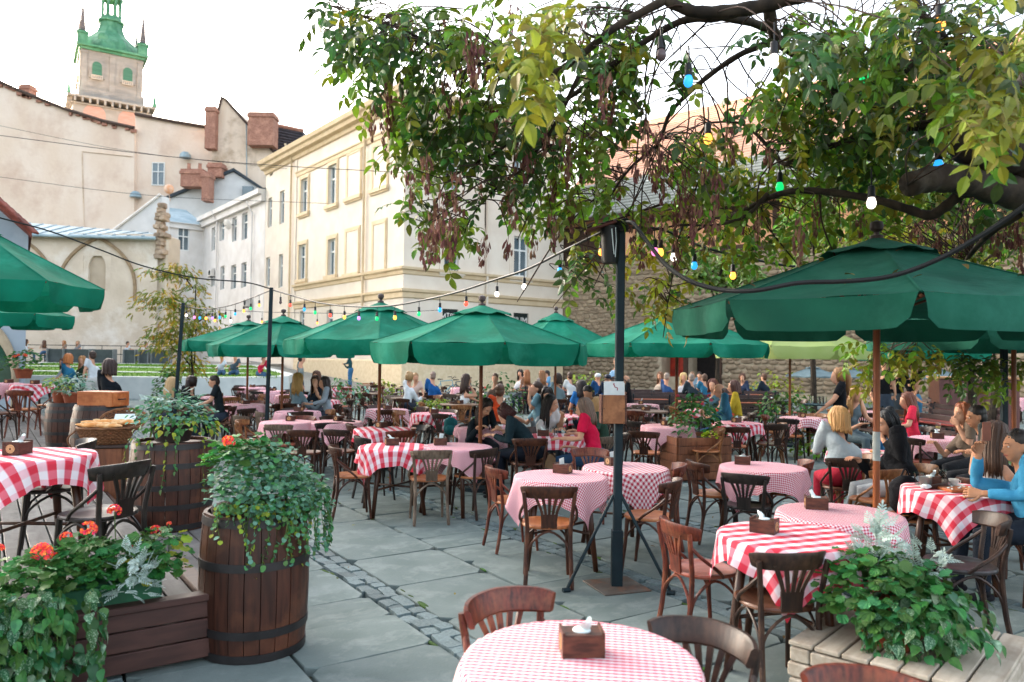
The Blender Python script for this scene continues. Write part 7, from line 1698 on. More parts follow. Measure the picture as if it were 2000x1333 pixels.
c = D(1600, 800, 14.0); c.z = 0; potplant(c, 'bright green low bush left of the waitress', .5, [M('fresh_leaf', '6ea832', '558c24', rough=.55, trans=.35, island=.3), M_LEAF], OVATE, (.06, .1), 330, None)
c = D(1530, 770, 17); c.z = 0; potplant(c, 'dark green tub plant left of the pale umbrella pole', .65, [M_GERL, M_LEAFD], OVATE, (.08, .13), 260, M_BOX, .3, .35)
c = D(1520, 722, 26); c.z = 0; potplant(c, 'yellowish shrub by the wall beyond the long tables', .95, [M_YEL, M_LEAFY], OVATE, (.1, .16), 300, None, squash=1.3)
c = D(1945, 808, 11.5); c.z = 0; potplant(c, 'low green hedge strip behind the camouflage shirt', .55, [M_LEAF], OVATE, (.06, .1), 260, None, squash=.6)
c = D(1480, 735, 24.5); c.z = 0; potplant(c, 'light shrub before the second wall opening', .7, [M_LEAFY, M_SILV], OVATE, (.1, .15), 220, None, squash=1.4)
c = D(1700, 738, 24); c.z = 0; potplant(c, 'green bush between the grey parasols', .7, [M_LEAF, M_LEAFY], OVATE, (.1, .15), 240, None, squash=1.2)
c = D(1410, 792, 14.6); c.z = 0; potplant(c, 'red and pink flowering plant beside the blue jacket', .33, [M_GERL], OVATE, (.06, .1), 130, M_BOX, .2, .5, fl=3)
# --- trees further off
def tree(p, h, label, blobs, tm, mats, ls, trunk_r=.09, name='tree', ob=60):
    t = T(name, label, 'tree', p); m = MB(); pts = [(0, 0, -.05), (U(-.05, .05), U(-.05, .05), h*.3), (U(-.15, .15), U(-.1, .1), h*.6), (0, 0, h*.9)]; m.tube(bez(pts, 4), [trunk_r*(1 - .075*k) for k in range(13)], 8); m.build('trunk', M_BARK, t)
    it = []
    for (cx, cy, cz, rx, ry, rz, n) in blobs:
        c = V(p) + V((cx, cy, cz)); m = MB(); m.tube(bez([(cx*.15, cy*.15, max(cz - rz*1.2, h*.2)), (cx*.6, cy*.6, cz - rz*.3), (cx, cy, cz)], 4), [trunk_r*.4 - trunk_r*.03*k for k in range(9)], 5); m.build('branch', M_BARK, t)
        it += dome(c, rx, ry, rz, n, tm, mats, ls, (-10, 60), zmin=-1, fill=.2)
    plant(t, it, ob); return t
FERN = pinnate(5, .16, .42, .4, 9)
c = D(378, 760, 21.5); c.z = 0; sx = 21.5/FPX
def bl(px, py, rx, ry, n, d=21.5): q = D(px, py, d) - V((c.x, d, 0)); return (q.x, q.y + U(-.5, .5), q.z, rx*d/FPX, rx*d/FPX*.8, ry*d/FPX, n)
tree(V((c.x, 21.5, 0)), 3.4, 'slender young tree with feathery yellow green leaves before the church wall', [bl(350, 535, 45, 24, 160), bl(330, 590, 55, 30, 200), bl(360, 720, 45, 24, 130), bl(390, 640, 50, 60, 200), bl(320, 660, 50, 30, 150), bl(310, 580, 40, 18, 50), bl(385, 560, 35, 24, 40), bl(330, 620, 50, 27, 100), bl(370, 640, 45, 32, 100), bl(300, 650, 34, 16, 40), bl(345, 680, 55, 28, 90), bl(395, 600, 28, 24, 40), bl(300, 532, 26, 12, 24), bl(380, 700, 40, 22, 50), bl(415, 610, 20, 16, 14)], FERN, [M_LEAFY, M_LEAF, M_LEAFY, M('autumn_leaf', 'b89a20', 'a08418', rough=.6, trans=.4, island=.3)], (.24, .40), .06, 'young_tree')
c = D(327, 735, 20.5); t = potplant(V((c.x, 20.5, 0)), 'narrow dark green conifer shrub beside the left lamp post', .36, [M_GERL, M_LEAFD], OVATE, (.08, .12), 500, None, name='conifer_shrub', squash=3.2)
def bigt(px, py, d, rx, ry, n, lab, mats, ls=(.14, .24), h=4):
    global c
    c = D(px, 740, d); c.z = 0; s_ = d/FPX; z = D(px, py, d).z
    bl_ = []
    for k in range(9): bl_.append((U(-rx, rx)*s_*.75, U(-.8, .8), z + U(-ry, ry)*s_*.75, rx*s_*.42, rx*s_*.36, ry*s_*.42, n // 9))
    tree(V((c.x, d, 0)), max(z - .5, 1), lab, bl_, OVATE, mats, ls, .12)
bigt(1740, 420, 20, 130, 110, 1900, 'bright green leafy tree before the fortress, left of the trunk', [M_LEAF, M_LEAFY, M('bright_leaf', '6fa82c', '578c22', rough=.5, trans=.45, island=.35)])
bigt(1900, 400, 17, 130, 130, 1600, 'dense green tree behind the thick trunk at the right edge', [M_LEAF, M_LEAFD])
bigt(1590, 430, 24, 70, 60, 700, 'green tree by the timber gallery of the fortress', [M_LEAF, MATS['bright_leaf']])
bigt(1400, 540, 30, 75, 55, 1500, 'pale green climbing bush on the fortress wall', [M('pale_leaf', '8fae6a', '6f9450', rough=.6, trans=.35, island=.3), M_LEAF], (.14, .22))
bigt(1940, 600, 15, 80, 70, 800, 'leafy tree beyond the bar counter at the right edge', [M_LEAF, M_LEAFY])
c = D(76, 432, 50); t = potplant(V((c.x, 50.5, 9.0)), 'tuft of yellow green shrub on top of the old church roof', .9, [M_LEAFY, M_LEAF], OVATE, (.2, .3), 120, None, name='roof_shrub')
# ------------------------------------------------------------------ people
PENDING = []     # (object, extra mesh builder or None) to be turned from raw unions into continuous skins
def remesh_obj(name, mb, mats, parent, vox, extra=None, smooth=3):
    o = mb.build(name, mats, parent, True)
    md = o.modifiers.new('skin', 'REMESH'); md.mode = 'VOXEL'; md.voxel_size = vox; md.use_smooth_shade = True
    ms = o.modifiers.new('soft', 'SMOOTH'); ms.iterations = smooth; ms.factor = .5
    PENDING.append((o, extra)); return o
def ik(S, H, a, b, hint):
    d = H - S; L_ = min(max(d.length, abs(a-b) + .02), a + b - .01); d = d.normalized(); H = S + d * L_
    x = (a*a - b*b + L_*L_) / (2*L_); h = math.sqrt(max(a*a - x*x, 0)); p = (hint - d * hint.dot(d)).normalized(); return S + d*x + p*h, H
def hand(mb, wrist, dirv, side, curl=.6, up=V((0, 0, 1)), s=1.0):
    d = dirv.normalized(); n = (up - d * up.dot(d)); n = n.normalized() if n.length > .05 else d.orthogonal().normalized(); w = d.cross(n) * side
    pal = Matrix((w, d, n)).transposed()
    mb.rings([[wrist + pal @ V((.026*f*math.cos(2*PI*k/10)*s, y*s, .012*g*math.sin(2*PI*k/10)*s)) for k in range(10)] for y, f, g in ((-.02, .9, 1.5), (.0, .95, 1.35), (.03, 1.35, 1.2), (.06, 1.6, 1.1), (.085, 1.55, 1.0), (.095, 1.3, .8))])
    for k, (L_, x) in enumerate(((.072, -.030), (.08, -.010), (.075, .010), (.058, .029))):
        p = wrist + pal @ V((x, .082, .002)) * s; pts = [wrist + pal @ V((x*.8, .06, 0))*s, p]; a = R(8) + curl*.35*k*.1
        for seg, f in ((.45, .5), (.32, 1.0), (.23, 1.25)):
            a += curl * f * .75; p = p + (pal @ V((x*.12, math.cos(a), -math.sin(a)))).normalized() * L_ * seg * s; pts.append(p)
        mb.tube(pts, [.0095*s, .0092*s, .0085*s, .0078*s, .0062*s], 7, round_ends=True)
    b_ = wrist + pal @ V((-.022, .02, 0))*s; mb.tube([b_, b_ + pal @ V((-.026, .026, -.008))*s, b_ + pal @ V((-.034, .052, -.016))*s, b_ + pal @ V((-.03, .072, -.024))*s], [.013*s, .011*s, .0098*s, .007*s], 7, round_ends=True)
M_EYE = M('eye_dark', '2a1d18', '1c1411', rough=.3); M_EYEW = M('eye_white', 'd8d2cc', 'cfc8c2', rough=.4); M_LIP = M('lips', '9a5248', '884438', rough=.5); M_BROW = M('brow', '3a281f', '2c1e17', rough=.8)
M_SHOE = {k: cloth_m(k) for k in ('1c1c20', 'c9ccd0', '4a3428')}
PEOPLE = []
def person(label, base, th, top, bottom, hair, hs='short', pose='sit', lean=8, arms=('table', 'table'), head=(0, 0), skin='light', zh=None, fem=False, sleeve='short', group=None, shoe='1c1c20', build=1.0, seat=.46, lean_side=0):
    far = (V(base) - CP).length; near = far < 12.5; vox = .0125 if near else (.02 if far < 19 else .03)
    t = T('person', label, 'person', base, th, group); sk = SKIN[skin]
    body, shirt, pants = MB(), MB(), MB(); extra = MB()
    hip = V((0, 0, seat + .10 if pose == 'sit' else .92))
    ts = 1.0
    if zh: ts = max(.88, min(1.15, (zh - hip.z) / .70))
    if pose == 'stand' and zh: sc = max(.93, min(1.08, zh / 1.62)); t.scale = (sc,)*3
    la = R(lean); ls_ = R(lean_side); sp = V((math.sin(ls_), math.sin(la), math.cos(la) * math.cos(ls_))).normalized(); X_ = V((1, 0, 0)); X_ = (X_ - sp * X_.x).normalized(); Y_ = sp.cross(X_)
    if Y_.y < 0: Y_ = -Y_
    q = lambda h, y=0, x=0: hip + sp * h * (ts if pose == 'sit' else 1) + Y_ * y + X_ * x
    sw = (.168 if fem else .195) * build
    def ring(h, rx, ry, y=0, n=16, e=0): return [q(h, y) + X_ * (rx+e) * math.cos(2*PI*k/n) + Y_ * (ry+e) * math.sin(2*PI*k/n) for k in range(n)]
    bw = build ** 1.5; tor = [(-.08, .10, .08, -.01), (-.04, .165, .115, -.02), (.04, .165*bw, .115*bw, -.02), (.14, (.130 if fem else .150)*bw, .10*bw, .0), (.22, (.138 if fem else .158)*bw, .105*bw, .0), (.32, .162*bw, (.118 if fem else .112)*bw, .008), (.40, .172*build if not fem else .160*build, .10*build, .0), (.455, .13*build, .075, -.012), (.48, .07, .06, -.01)]
    body.rings([ring(*a[:4]) for a in tor]); body.tube([q(.44, -.015), q(.50, -.005), q(.575, .012)], [.062 if not fem else .055, .052 if not fem else .046, .05], 12)
    e = .014
    shirt.rings([ring(a[0], a[1], a[2], a[3], 18, e if a[0] < .47 else .006) for a in tor if a[0] > -.07 and a[0] < .475])
    if fem:
        for sx in (-1, 1): shirt.ell(q(.30, .095, sx*.07), (.062, .05, .062), 10, 8)
    # head
    hy, hp_ = R(head[0]), R(head[1]); hm = Matrix((X_, Y_, sp)).transposed().to_4x4(); hc = q(.50, .0) 
    lv = Matrix.Rotation(hy, 4, 'Z') @ Matrix.Rotation(-hp_, 4, 'X'); upr = Matrix.Rotation(la * -.55, 4, 'X')
    HM = Matrix.Translation(hc) @ upr @ lv @ Matrix.Translation((0, .018, .155)); HM3 = HM.to_3x3()
    def hd(x, y, z): return HM @ V((x, y, z))
    body.ell(hd(0, -.012, .03), (.074, .094, .088), 18, 12, mat=HM3.to_4x4()); body.ell(hd(0, .016, -.03), (.062, .073, .088), 16, 12, mat=HM3.to_4x4()); body.ell(hd(0, .05, -.085), (.034, .034, .03), 12, 8, mat=HM3.to_4x4())
    body.tube([hd(0, .082, .018), hd(0, .100, -.018), hd(0, .107, -.032)], [.010, .013, .015], 8, round_ends=True)
    for sx in (-1, 1): body.ell(hd(sx*.077, -.008, -.01), (.011, .02, .031), 8, 6, mat=HM3.to_4x4())
    body.tube([hd(-.022, .078, -.062), hd(0, .087, -.06), hd(.022, .078, -.062)], .011, 6)
    for sx in (-1, 1): body.tube([hd(sx*.05, .072, .02), hd(sx*.03, .083, .028), hd(sx*.012, .086, .022)], .009, 6)
    # arms
    def armtgt(k, sx):
        S = {'table': V((sx*.15, .40, .79)), 'lap': V((sx*.09, .34, .66)), 'chin': HM @ V((sx*.02, .09, -.15)), 'up': V((sx*.12, .30, 1.14)), 'phone': V((sx*.05, .33, .95)), 'down': V((sx*.27, .05, .72)), 'tray': V((sx*.28, .36, 1.05)), 'hip': V((sx*.2, .12, .95)), 'cross': V((-sx*.10, .30, .80)), 'mouth': HM @ V((sx*.01, .12, -.09)), 'sphone': V((sx*.06, .34, 1.18)), 'fwd': V((sx*.2, .46, .83)), 'pant': V((sx*.2, .12, .80)), 'edge': V((sx*.34, .34, .80)), 'far': V((sx*.1, .52, .80))}[k] if not isinstance(k, V) else k
        return S
    for sx, k in ((-1, arms[0]), (1, arms[1])):
        Sh = q(.425, -.01, sx*sw); H = armtgt(k, sx); hint = V((sx*.38, -.3, -.9)); 
        if k == 'up': hint = V((sx*.55, .1, -1))
        E, H2 = ik(Sh, H, .285, .255, hint)
        body.tube([q(.43, -.01, sx*sw*.55), Sh, Sh.lerp(E, .45), E, E.lerp(H2, .35), H2], [.052, .05*build, .046*build, .038, .037, .027], 12, round_ends=True)
        se = .55 if sleeve == 'short' else 1
        if sleeve != 'none':
            pl = [q(.43, -.01, sx*sw*.5), Sh + V((0, 0, .004)), Sh.lerp(E, .5)]; rl = [.066, .064*build, .060*build]
            if sleeve == 'long': pl += [E, E.lerp(H2, .45), E.lerp(H2, .9)]; rl += [.052, .049, .038]
            else: pl += [Sh.lerp(E, .72)]; rl += [.059*build]
            shirt.tube(pl, rl, 12)
        fd = (H2 - E).normalized()
        if k in ('table', 'edge', 'fwd', 'far', 'cross', 'lap'): hdv = V((fd.x*.6 - sx*.2, max(fd.y, .3), fd.z*.2)); up = V((0, 0, 1)); cu = .45
        elif k in ('chin', 'mouth'): hdv = (fd + V((0, 0, .3))); up = V((sx*.6, .7, 0)); cu = 1.0
        else: hdv = fd; up = V((sx*1.0, 0, .3)); cu = .7
        if near: hand(extra, H2 + fd*.01, hdv, -sx, cu, up)
        else: body.tube([H2, H2 + hdv.normalized()*.05, H2 + hdv.normalized()*.14], [.026, .032, .02], 8, round_ends=True, flat=.6)
    # legs
    for sx in (-1, 1):
        hj = hip + V((sx*.09, 0, -.02))
        if pose == 'sit': kn = V((sx*(.10 if fem else .15), .44, seat + .06)); an = V((sx*.12, .43 + (.06 if sx > 0 else -.02), .09)); toe = an + V((sx*.02, .15, -.055))
        else: kn = V((sx*.10, .02, .49)); an = V((sx*.10 + .02*sx, -.01, .09)); toe = an + V((sx*.03, .15, -.055))
        body.tube([hj, hj.lerp(kn, .5), kn, kn.lerp(an, .35), an], [.085, .07, .054, .052, .036], 12, round_ends=True)
        pants.tube([hip + V((sx*.075, -.02, .0)), hj.lerp(kn, .3), hj.lerp(kn, .7), kn, kn.lerp(an, .4), kn.lerp(an, .93)], [.108, .095, .078, .068, .062, .05], 14, round_ends=True)
        s_ = MB(); s_.tube([an + V((0, -.04, -.04)), an + V((0, .02, -.038)), toe + V((0, -.02, .005)), toe + V((0, .05, -.002))], [.036, .042, .036, .024], 10, round_ends=True, flat=.85); s_.tube([an + V((0, -.01, -.03)), an + V((0, 0, .03))], [.04, .042], 10)
        s_.build('shoe', M_SHOE[shoe], t, True)
    pants.ell(hip + V((0, -.02, .02)), (.165*build, .125*build, .115), 16, 10)
    bo = remesh_obj('body', body, sk, t, vox, extra if near else None)
    remesh_obj('top', shirt, cloth_m(top), t, vox * 1.1, None, 4); remesh_obj('trousers', pants, cloth_m(bottom), t, vox * 1.2, None, 3)
    # face details
    if near:
        for sx in (-1, 1):
            ey = MB(); ey.ell(hd(sx*.030, .079, .006), (.0125, .007, .006), 8, 6, mat=HM3.to_4x4()); eo = ey.build('eye', M_EYEW, t); ey = MB(); ey.ell(hd(sx*.030, .0845, .006), (.0055, .003, .0052), 8, 6, mat=HM3.to_4x4()); ey.build('iris', M_EYE, eo)
            br = MB(); br.tube([hd(sx*.048, .078, .028), hd(sx*.03, .088, .033), hd(sx*.014, .09, .029)], .0035, 5, flat=.6); br.build('eyebrow', M_BROW, t)
        mo_ = MB(); mo_.tube([hd(-.022, .086, -.062), hd(0, .0955, -.06), hd(.022, .086, -.062)], .0052, 6); mo_.build('mouth', M_LIP, t)
    # hair
    hr = MB(); hmat = hair_m(hair)
    rr = random.Random(hash(label) % 9999)
    if hs == 'cap':
        m = MB(); m.ell(hd(0, -.01, .055), (.086, .104, .075), 16, 10, mat=HM3.to_4x4()); m.tube([hd(-.05, .09, .055), hd(0, .15, .045), hd(.05, .09, .055)], .02, 6, flat=.3); m.build('cap', hmat, t)
        hs = None
    if hs == 'bald':
        m = MB(); m.ell(hd(0, -.04, -.005), (.079, .072, .06), 16, 10, mat=HM3.to_4x4()); m.build('hair', hmat, t, True); hs = None
    if hs:
        th_ = .012
        hr.ell(hd(0, -.024, .046), (.080, .094, .085), 18, 12, mat=HM3.to_4x4()); hr.ell(hd(0, -.038, -.005), (.078, .074, .085), 16, 10, mat=HM3.to_4x4())
        if hs == 'short':
            for k in range(26): a = rr.uniform(-1.1, 1.1); b = rr.uniform(.3, 1.4); d_ = V((math.sin(a)*math.cos(b), math.cos(a)*math.cos(b) - .2, math.sin(b))); p = V((0, -.02, .045)) + V((d_.x*.078, d_.y*.092, d_.z*.086)); hr.tube([HM @ (p - d_*.01), HM @ (p + d_*.006 + V((.012*rr.uniform(-1, 1), .015, .0)))], [.014, .005], 5)
        L_ = {'long': .36, 'mid': .24, 'bob': .15, 'pony': .05, 'bun': .03, 'short': 0}[hs]
        if L_:
            K = 74 if near else 20; fr = .6 if near else 1
            for k in range(K):
                a = R(62 + 236 * (k + rr.uniform(-.3, .3)) / (K - 1)) ; dx, dy = math.sin(a), math.cos(a); puff = 1.0 if hs != 'bob' else 1.12
                top_ = V((dx*.03, dy*.03 - .015, .128)); mid_ = V((dx*.086*puff, dy*.100*puff - .02, .035)); low = V((dx*.080*puff, dy*.088*puff - .03, -.075)); pts = [HM @ top_, HM @ V((dx*.066, dy*.076 - .018, .10)), HM @ mid_, HM @ low]
                if L_ > .1:
                    base_ = HM @ V((dx*.09*puff, dy*.09 - .035, -.10)); bk = -Y_ * .03 if dy < 0 else Y_ * .02
                    end = base_ + V((0, 0, -1)) * (L_ - .1) * rr.uniform(.85, 1.1) + bk * (L_/.3) + X_ * dx * .02
                    pts += [base_, base_.lerp(end, .5) + bk*.4, end]
                rad = [x * fr for x in (.017, .021, .022, .021, .02, .016, .004)][:len(pts)]; jt = rr.uniform(-.012, .012); pts = [p_ + (p_ - HM @ V((0, -.01, p_.z*0))).normalized() * jt * min(i_, 3) / 3 + X_ * rr.uniform(-.006, .006) for i_, p_ in enumerate(pts)]
                if len(pts) == 4: rad = [x * fr for x in (.017, .02, .02, .012)]
                hr.tube(pts, rad, 6)
        if hs == 'bun': hr.ell(hd(0, -.075, .105), (.05, .05, .045), 12, 8, mat=HM3.to_4x4())
        if hs == 'pony':
            for k in range(9):
                a = k*.7; o_ = V((.018*math.cos(a), .014*math.sin(a), 0)); hr.tube([HM @ (V((0, -.10, .06)) + o_*.5), HM @ (V((0, -.15, .04)) + o_), HM @ (V((0, -.155, -.06)) + o_*1.6), HM @ (V((.01, -.13, -.2)) + o_*1.5), HM @ (V((0, -.12, -.29)) + o_*.6)], [.012, .018, .022, .018, .004], 6)
        hr.build('hair', hmat, t, True)
    t['_th'] = th
    PEOPLE.append((t, pose, V(base), th)); return t, HM
def seated(label, px, py, th, top, bottom, hair, d=None, chair_=None, zfloor=0.0, dx=0, **k):
    """px,py = head centre in the photograph"""
    h = hor(px); zh_ = k.pop('zt', 1.20)
    if d is None: d = (CAMZ - zfloor - zh_) * FPX / max(py - h, 12)
    zh = CAMZ - (py - h) / FPX * d - zfloor; zh = max(1.08, min(1.36, zh))
    p = D(px, py, d); la = R(k.get('lean', 8)); f = V((-math.sin(R(th)), math.cos(R(th)), 0)); base = V((p.x, p.y, zfloor)) - f * (math.sin(la) * .62 + .02)
    r = person(label, base, R(th), top, bottom, hair, zh=zh, **k)
    if chair_: chair(base - f*.02, R(th), chair_[0], chair_[1], chair_[2], zfloor)
    return r
def standing(label, px, py, d, th, top, bottom, hair, zfloor=0.0, **k):
    p = D(px, py, d); zh = p.z - zfloor
    return person(label, V((p.x, d, zfloor)), R(th), top, bottom, hair, pose='stand', zh=zh, lean=k.pop('lean', 2), **k)
C_ = lambda f, s, w_: (f, s, w_)
# centre group
seated('woman with long dark hair in a dark top reading with her head bowed', 946, 790, 205, '1a2228', '22252c', '2a1c16', d=11.0, fem=True, hs='long', lean=24, head=(10, 30), sleeve='long', arms=('table', 'table'), chair_=C_('dark', 'brown', 'under the dark haired reader'))
seated('woman with a messy dark red bun in a dark teal jacket bending over the table', 988, 797, 78, '16282e', '181e28', '3a1714', d=9.7, fem=True, hs='bun', lean=36, head=(0, 28), sleeve='long', arms=('far', 'fwd'), build=1.08, seat=.5)
seated('boy with cropped hair in a bright orange shirt seen from behind', 977, 757, -10, 'd8502a', '2a2c34', '5a4030', d=12.6, hs='short', lean=12, chair_=C_('brown', 'brown', 'under the orange shirt'))
seated('young man in a light blue shirt drinking, turned to the left', 1046, 752, 100, '6f98a8', '2c3440', '3a261b', d=12.8, hs='short', lean=6, arms=('mouth', 'table'), chair_=C_('brown', 'brown', 'under the drinking man'), head=(0, -4))
seated('dark haired woman with pink sunglasses on her head in a grey top', 1068, 765, 150, '8a9498', '2c3440', '1d1512', d=12.6, fem=True, hs='mid', lean=14, head=(20, 14), sleeve='long', chair_=C_('dark', 'brown', 'under the woman with sunglasses in her hair'))
seated('woman with long black hair in a white tee looking to the right', 1076, 793, -140, 'cfcaca', '3a4450', '1a1313', d=10.9, fem=True, hs='long', lean=12, head=(32, 6), arms=('phone', 'table'), chair_=C_('brown', 'brown', 'under the black haired woman in white'))
seated('woman with shoulder length ash brown hair in a crimson polo shirt', 1140, 789, 68, 'c0143e', '26405a', '6a5648', d=9.5, fem=True, hs='mid', lean=14, head=(0, 8), arms=('table', 'lap'), build=1.05)
seated('fair haired person hidden behind the crimson polo', 1163, 792, 80, '2c4438', '26303a', 'b08a5c', d=10.2, fem=True, hs='mid', lean=12, head=(0, 5), chair_=C_('dark', 'brown', 'under the fair haired neighbour of the crimson polo'))
seated('man with glasses in a dark jacket looking down to the left', 1150, 755, 140, '24303c', '22262e', '1a1512', d=12.8, hs='short', lean=16, head=(10, 20), sleeve='long', skin='mid', chair_=C_('dark', 'brown', 'under the man with glasses'))
seated('woman with dark hair in a bright blue top seen from behind', 1135, 750, 10, '2468a8', '2a2c34', '1f1614', d=14.5, fem=True, hs='mid', lean=8, chair_=C_('brown', 'brown', 'under the bright blue top'))
seated('woman with brown hair in an orange top sitting right at the lamp post', 1198, 738, 95, 'd0704a', '343840', '4a2e20', d=16.0, fem=True, hs='mid', sleeve='long', arms=('cross', 'table'), chair_=C_('brown', 'brown', 'under the orange top at the lamp post'))
# right group
seated('woman with short golden hair in a pale grey jumper seen from behind', 1637, 810, -6, 'a9b4b8', 'a8283a', 'b88a52', d=8.2, fem=True, hs='bob', lean=10, sleeve='long', build=1.2, arms=('table', 'table'), chair_=C_('dark', 'brown', 'under the pale grey jumper'))
seated('woman with black tied hair in a bulky black jacket resting her cheek on her hand', 1733, 812, 84, '15171b', 'a9adb0', '14161a', d=7.6, fem=True, hs='bun', lean=14, head=(8, 10), sleeve='long', build=1.3, arms=('chin', 'table'), chair_=C_('tan', 'orange', 'under the bulky black jacket'))
seated('man with short dark hair in a dark camouflage sleeved tee', 1905, 797, 78, '3a3f3e', '2a2c30', '1f1a17', d=8.4, hs='short', lean=22, skin='mid', build=1.08, arms=('cross', 'cross'), chair_=C_('brown', 'orange', 'under the camouflage tee'))
seated('woman with auburn hair hidden behind the camouflage tee', 1876, 799, 100, '7a6a5c', '2a2c30', '8a4a28', d=9.4, fem=True, hs='mid', lean=14, arms=('chin', 'table'), chair_=C_('dark', 'brown', 'under the auburn hair behind the camouflage tee'))
seated('woman with very long straight brown hair and a light sleeveless top', 1945, 868, -50, 'c9c2bc', '2a2c30', '4f382a', d=6.7, fem=True, hs='long', lean=8, head=(-25, 4), sleeve='none', arms=('table', 'lap'), chair_=C_('brown', 'brown', 'under the very long brown hair'))
seated('man with cropped hair in a light blue shirt holding up a phone wallet', 1982, 862, 84, '3f8fb8', '1b222c', '2a2320', d=5.75, hs='short', lean=10, skin='mid', sleeve='long', build=1.1, arms=(V((-.02, .36, .80)), V((.10, .34, 1.08))), shoe='1c1c20', chair_=C_('brown', 'orange', 'under the man in light blue'))
standing('waitress with a wavy blond ponytail in a black tee carrying a round tray', 1643, 730, 11.4, 78, '16181c', '1c1c22', '9a7048', fem=True, hs='pony', arms=('tray', 'hip'), head=(0, 4))
t = T('serving_tray', 'round dark teal tray of glasses carried by the waitress', 'tray', D(1597, 792, 11.4)); q = MB(); q.lathe([(.01, 0), (.2, 0), (.215, .018), (.21, .018), (.198, .006), (.01, .006)], 24); q.build('tray', M('tray_teal', '1f4a52', '173a42', rough=.3), t)
for dx, dy in ((-.08, .03), (.0, -.05), (.07, .05), (.08, -.06)): glass(V(t.location) + V((dx, dy, .007)), f'{"left back" if (dx, dy) == (-.08, .03) else "front middle" if dx == 0 else "right back" if dy > 0 else "right front"} glass on the waitress tray', .13, .035)
seated('woman with long blond hair in a floral dress behind the waitress', 1672, 762, 200, '5a6a70', '5a6a70', '9a7448', d=12.6, fem=True, hs='long', lean=10, head=(0, 8), sleeve='none', chair_=C_('brown', 'orange', 'under the floral dress'))
seated('woman with long reddish brown hair in a coral tee and blue jeans turned left', 1772, 777, 82, 'd8304a', '2f6a98', '6a3a26', d=11.8, fem=True, hs='long', lean=8, head=(0, 8), arms=('table', 'table'), chair_=C_('dark', 'brown', 'under the coral tee'))
seated('balding man in a teal blue jacket turned left', 1408, 752, 92, '2a5a70', '2a4a72', '5a4a40', d=13.4, hs='bald', lean=14, head=(0, 10), sleeve='long', build=1.12, arms=('table', 'table'), chair_=C_('brown', 'brown', 'under the balding man'))
seated('woman with short dark hair in a mustard top', 1432, 745, 80, 'a8902a', '3a3c40', '4a2a20', d=14.6, fem=True, hs='bob', lean=10, sleeve='long', chair_=C_('dark', 'brown', 'under the mustard top'))
seated('woman with auburn hair reading a paper left of the balding man', 1392, 742, 150, '4a6a78', '3a3c40', '5a2e22', d=15.5, fem=True, hs='bob', lean=10, chair_=C_('dark', 'brown', 'under the auburn reader'))
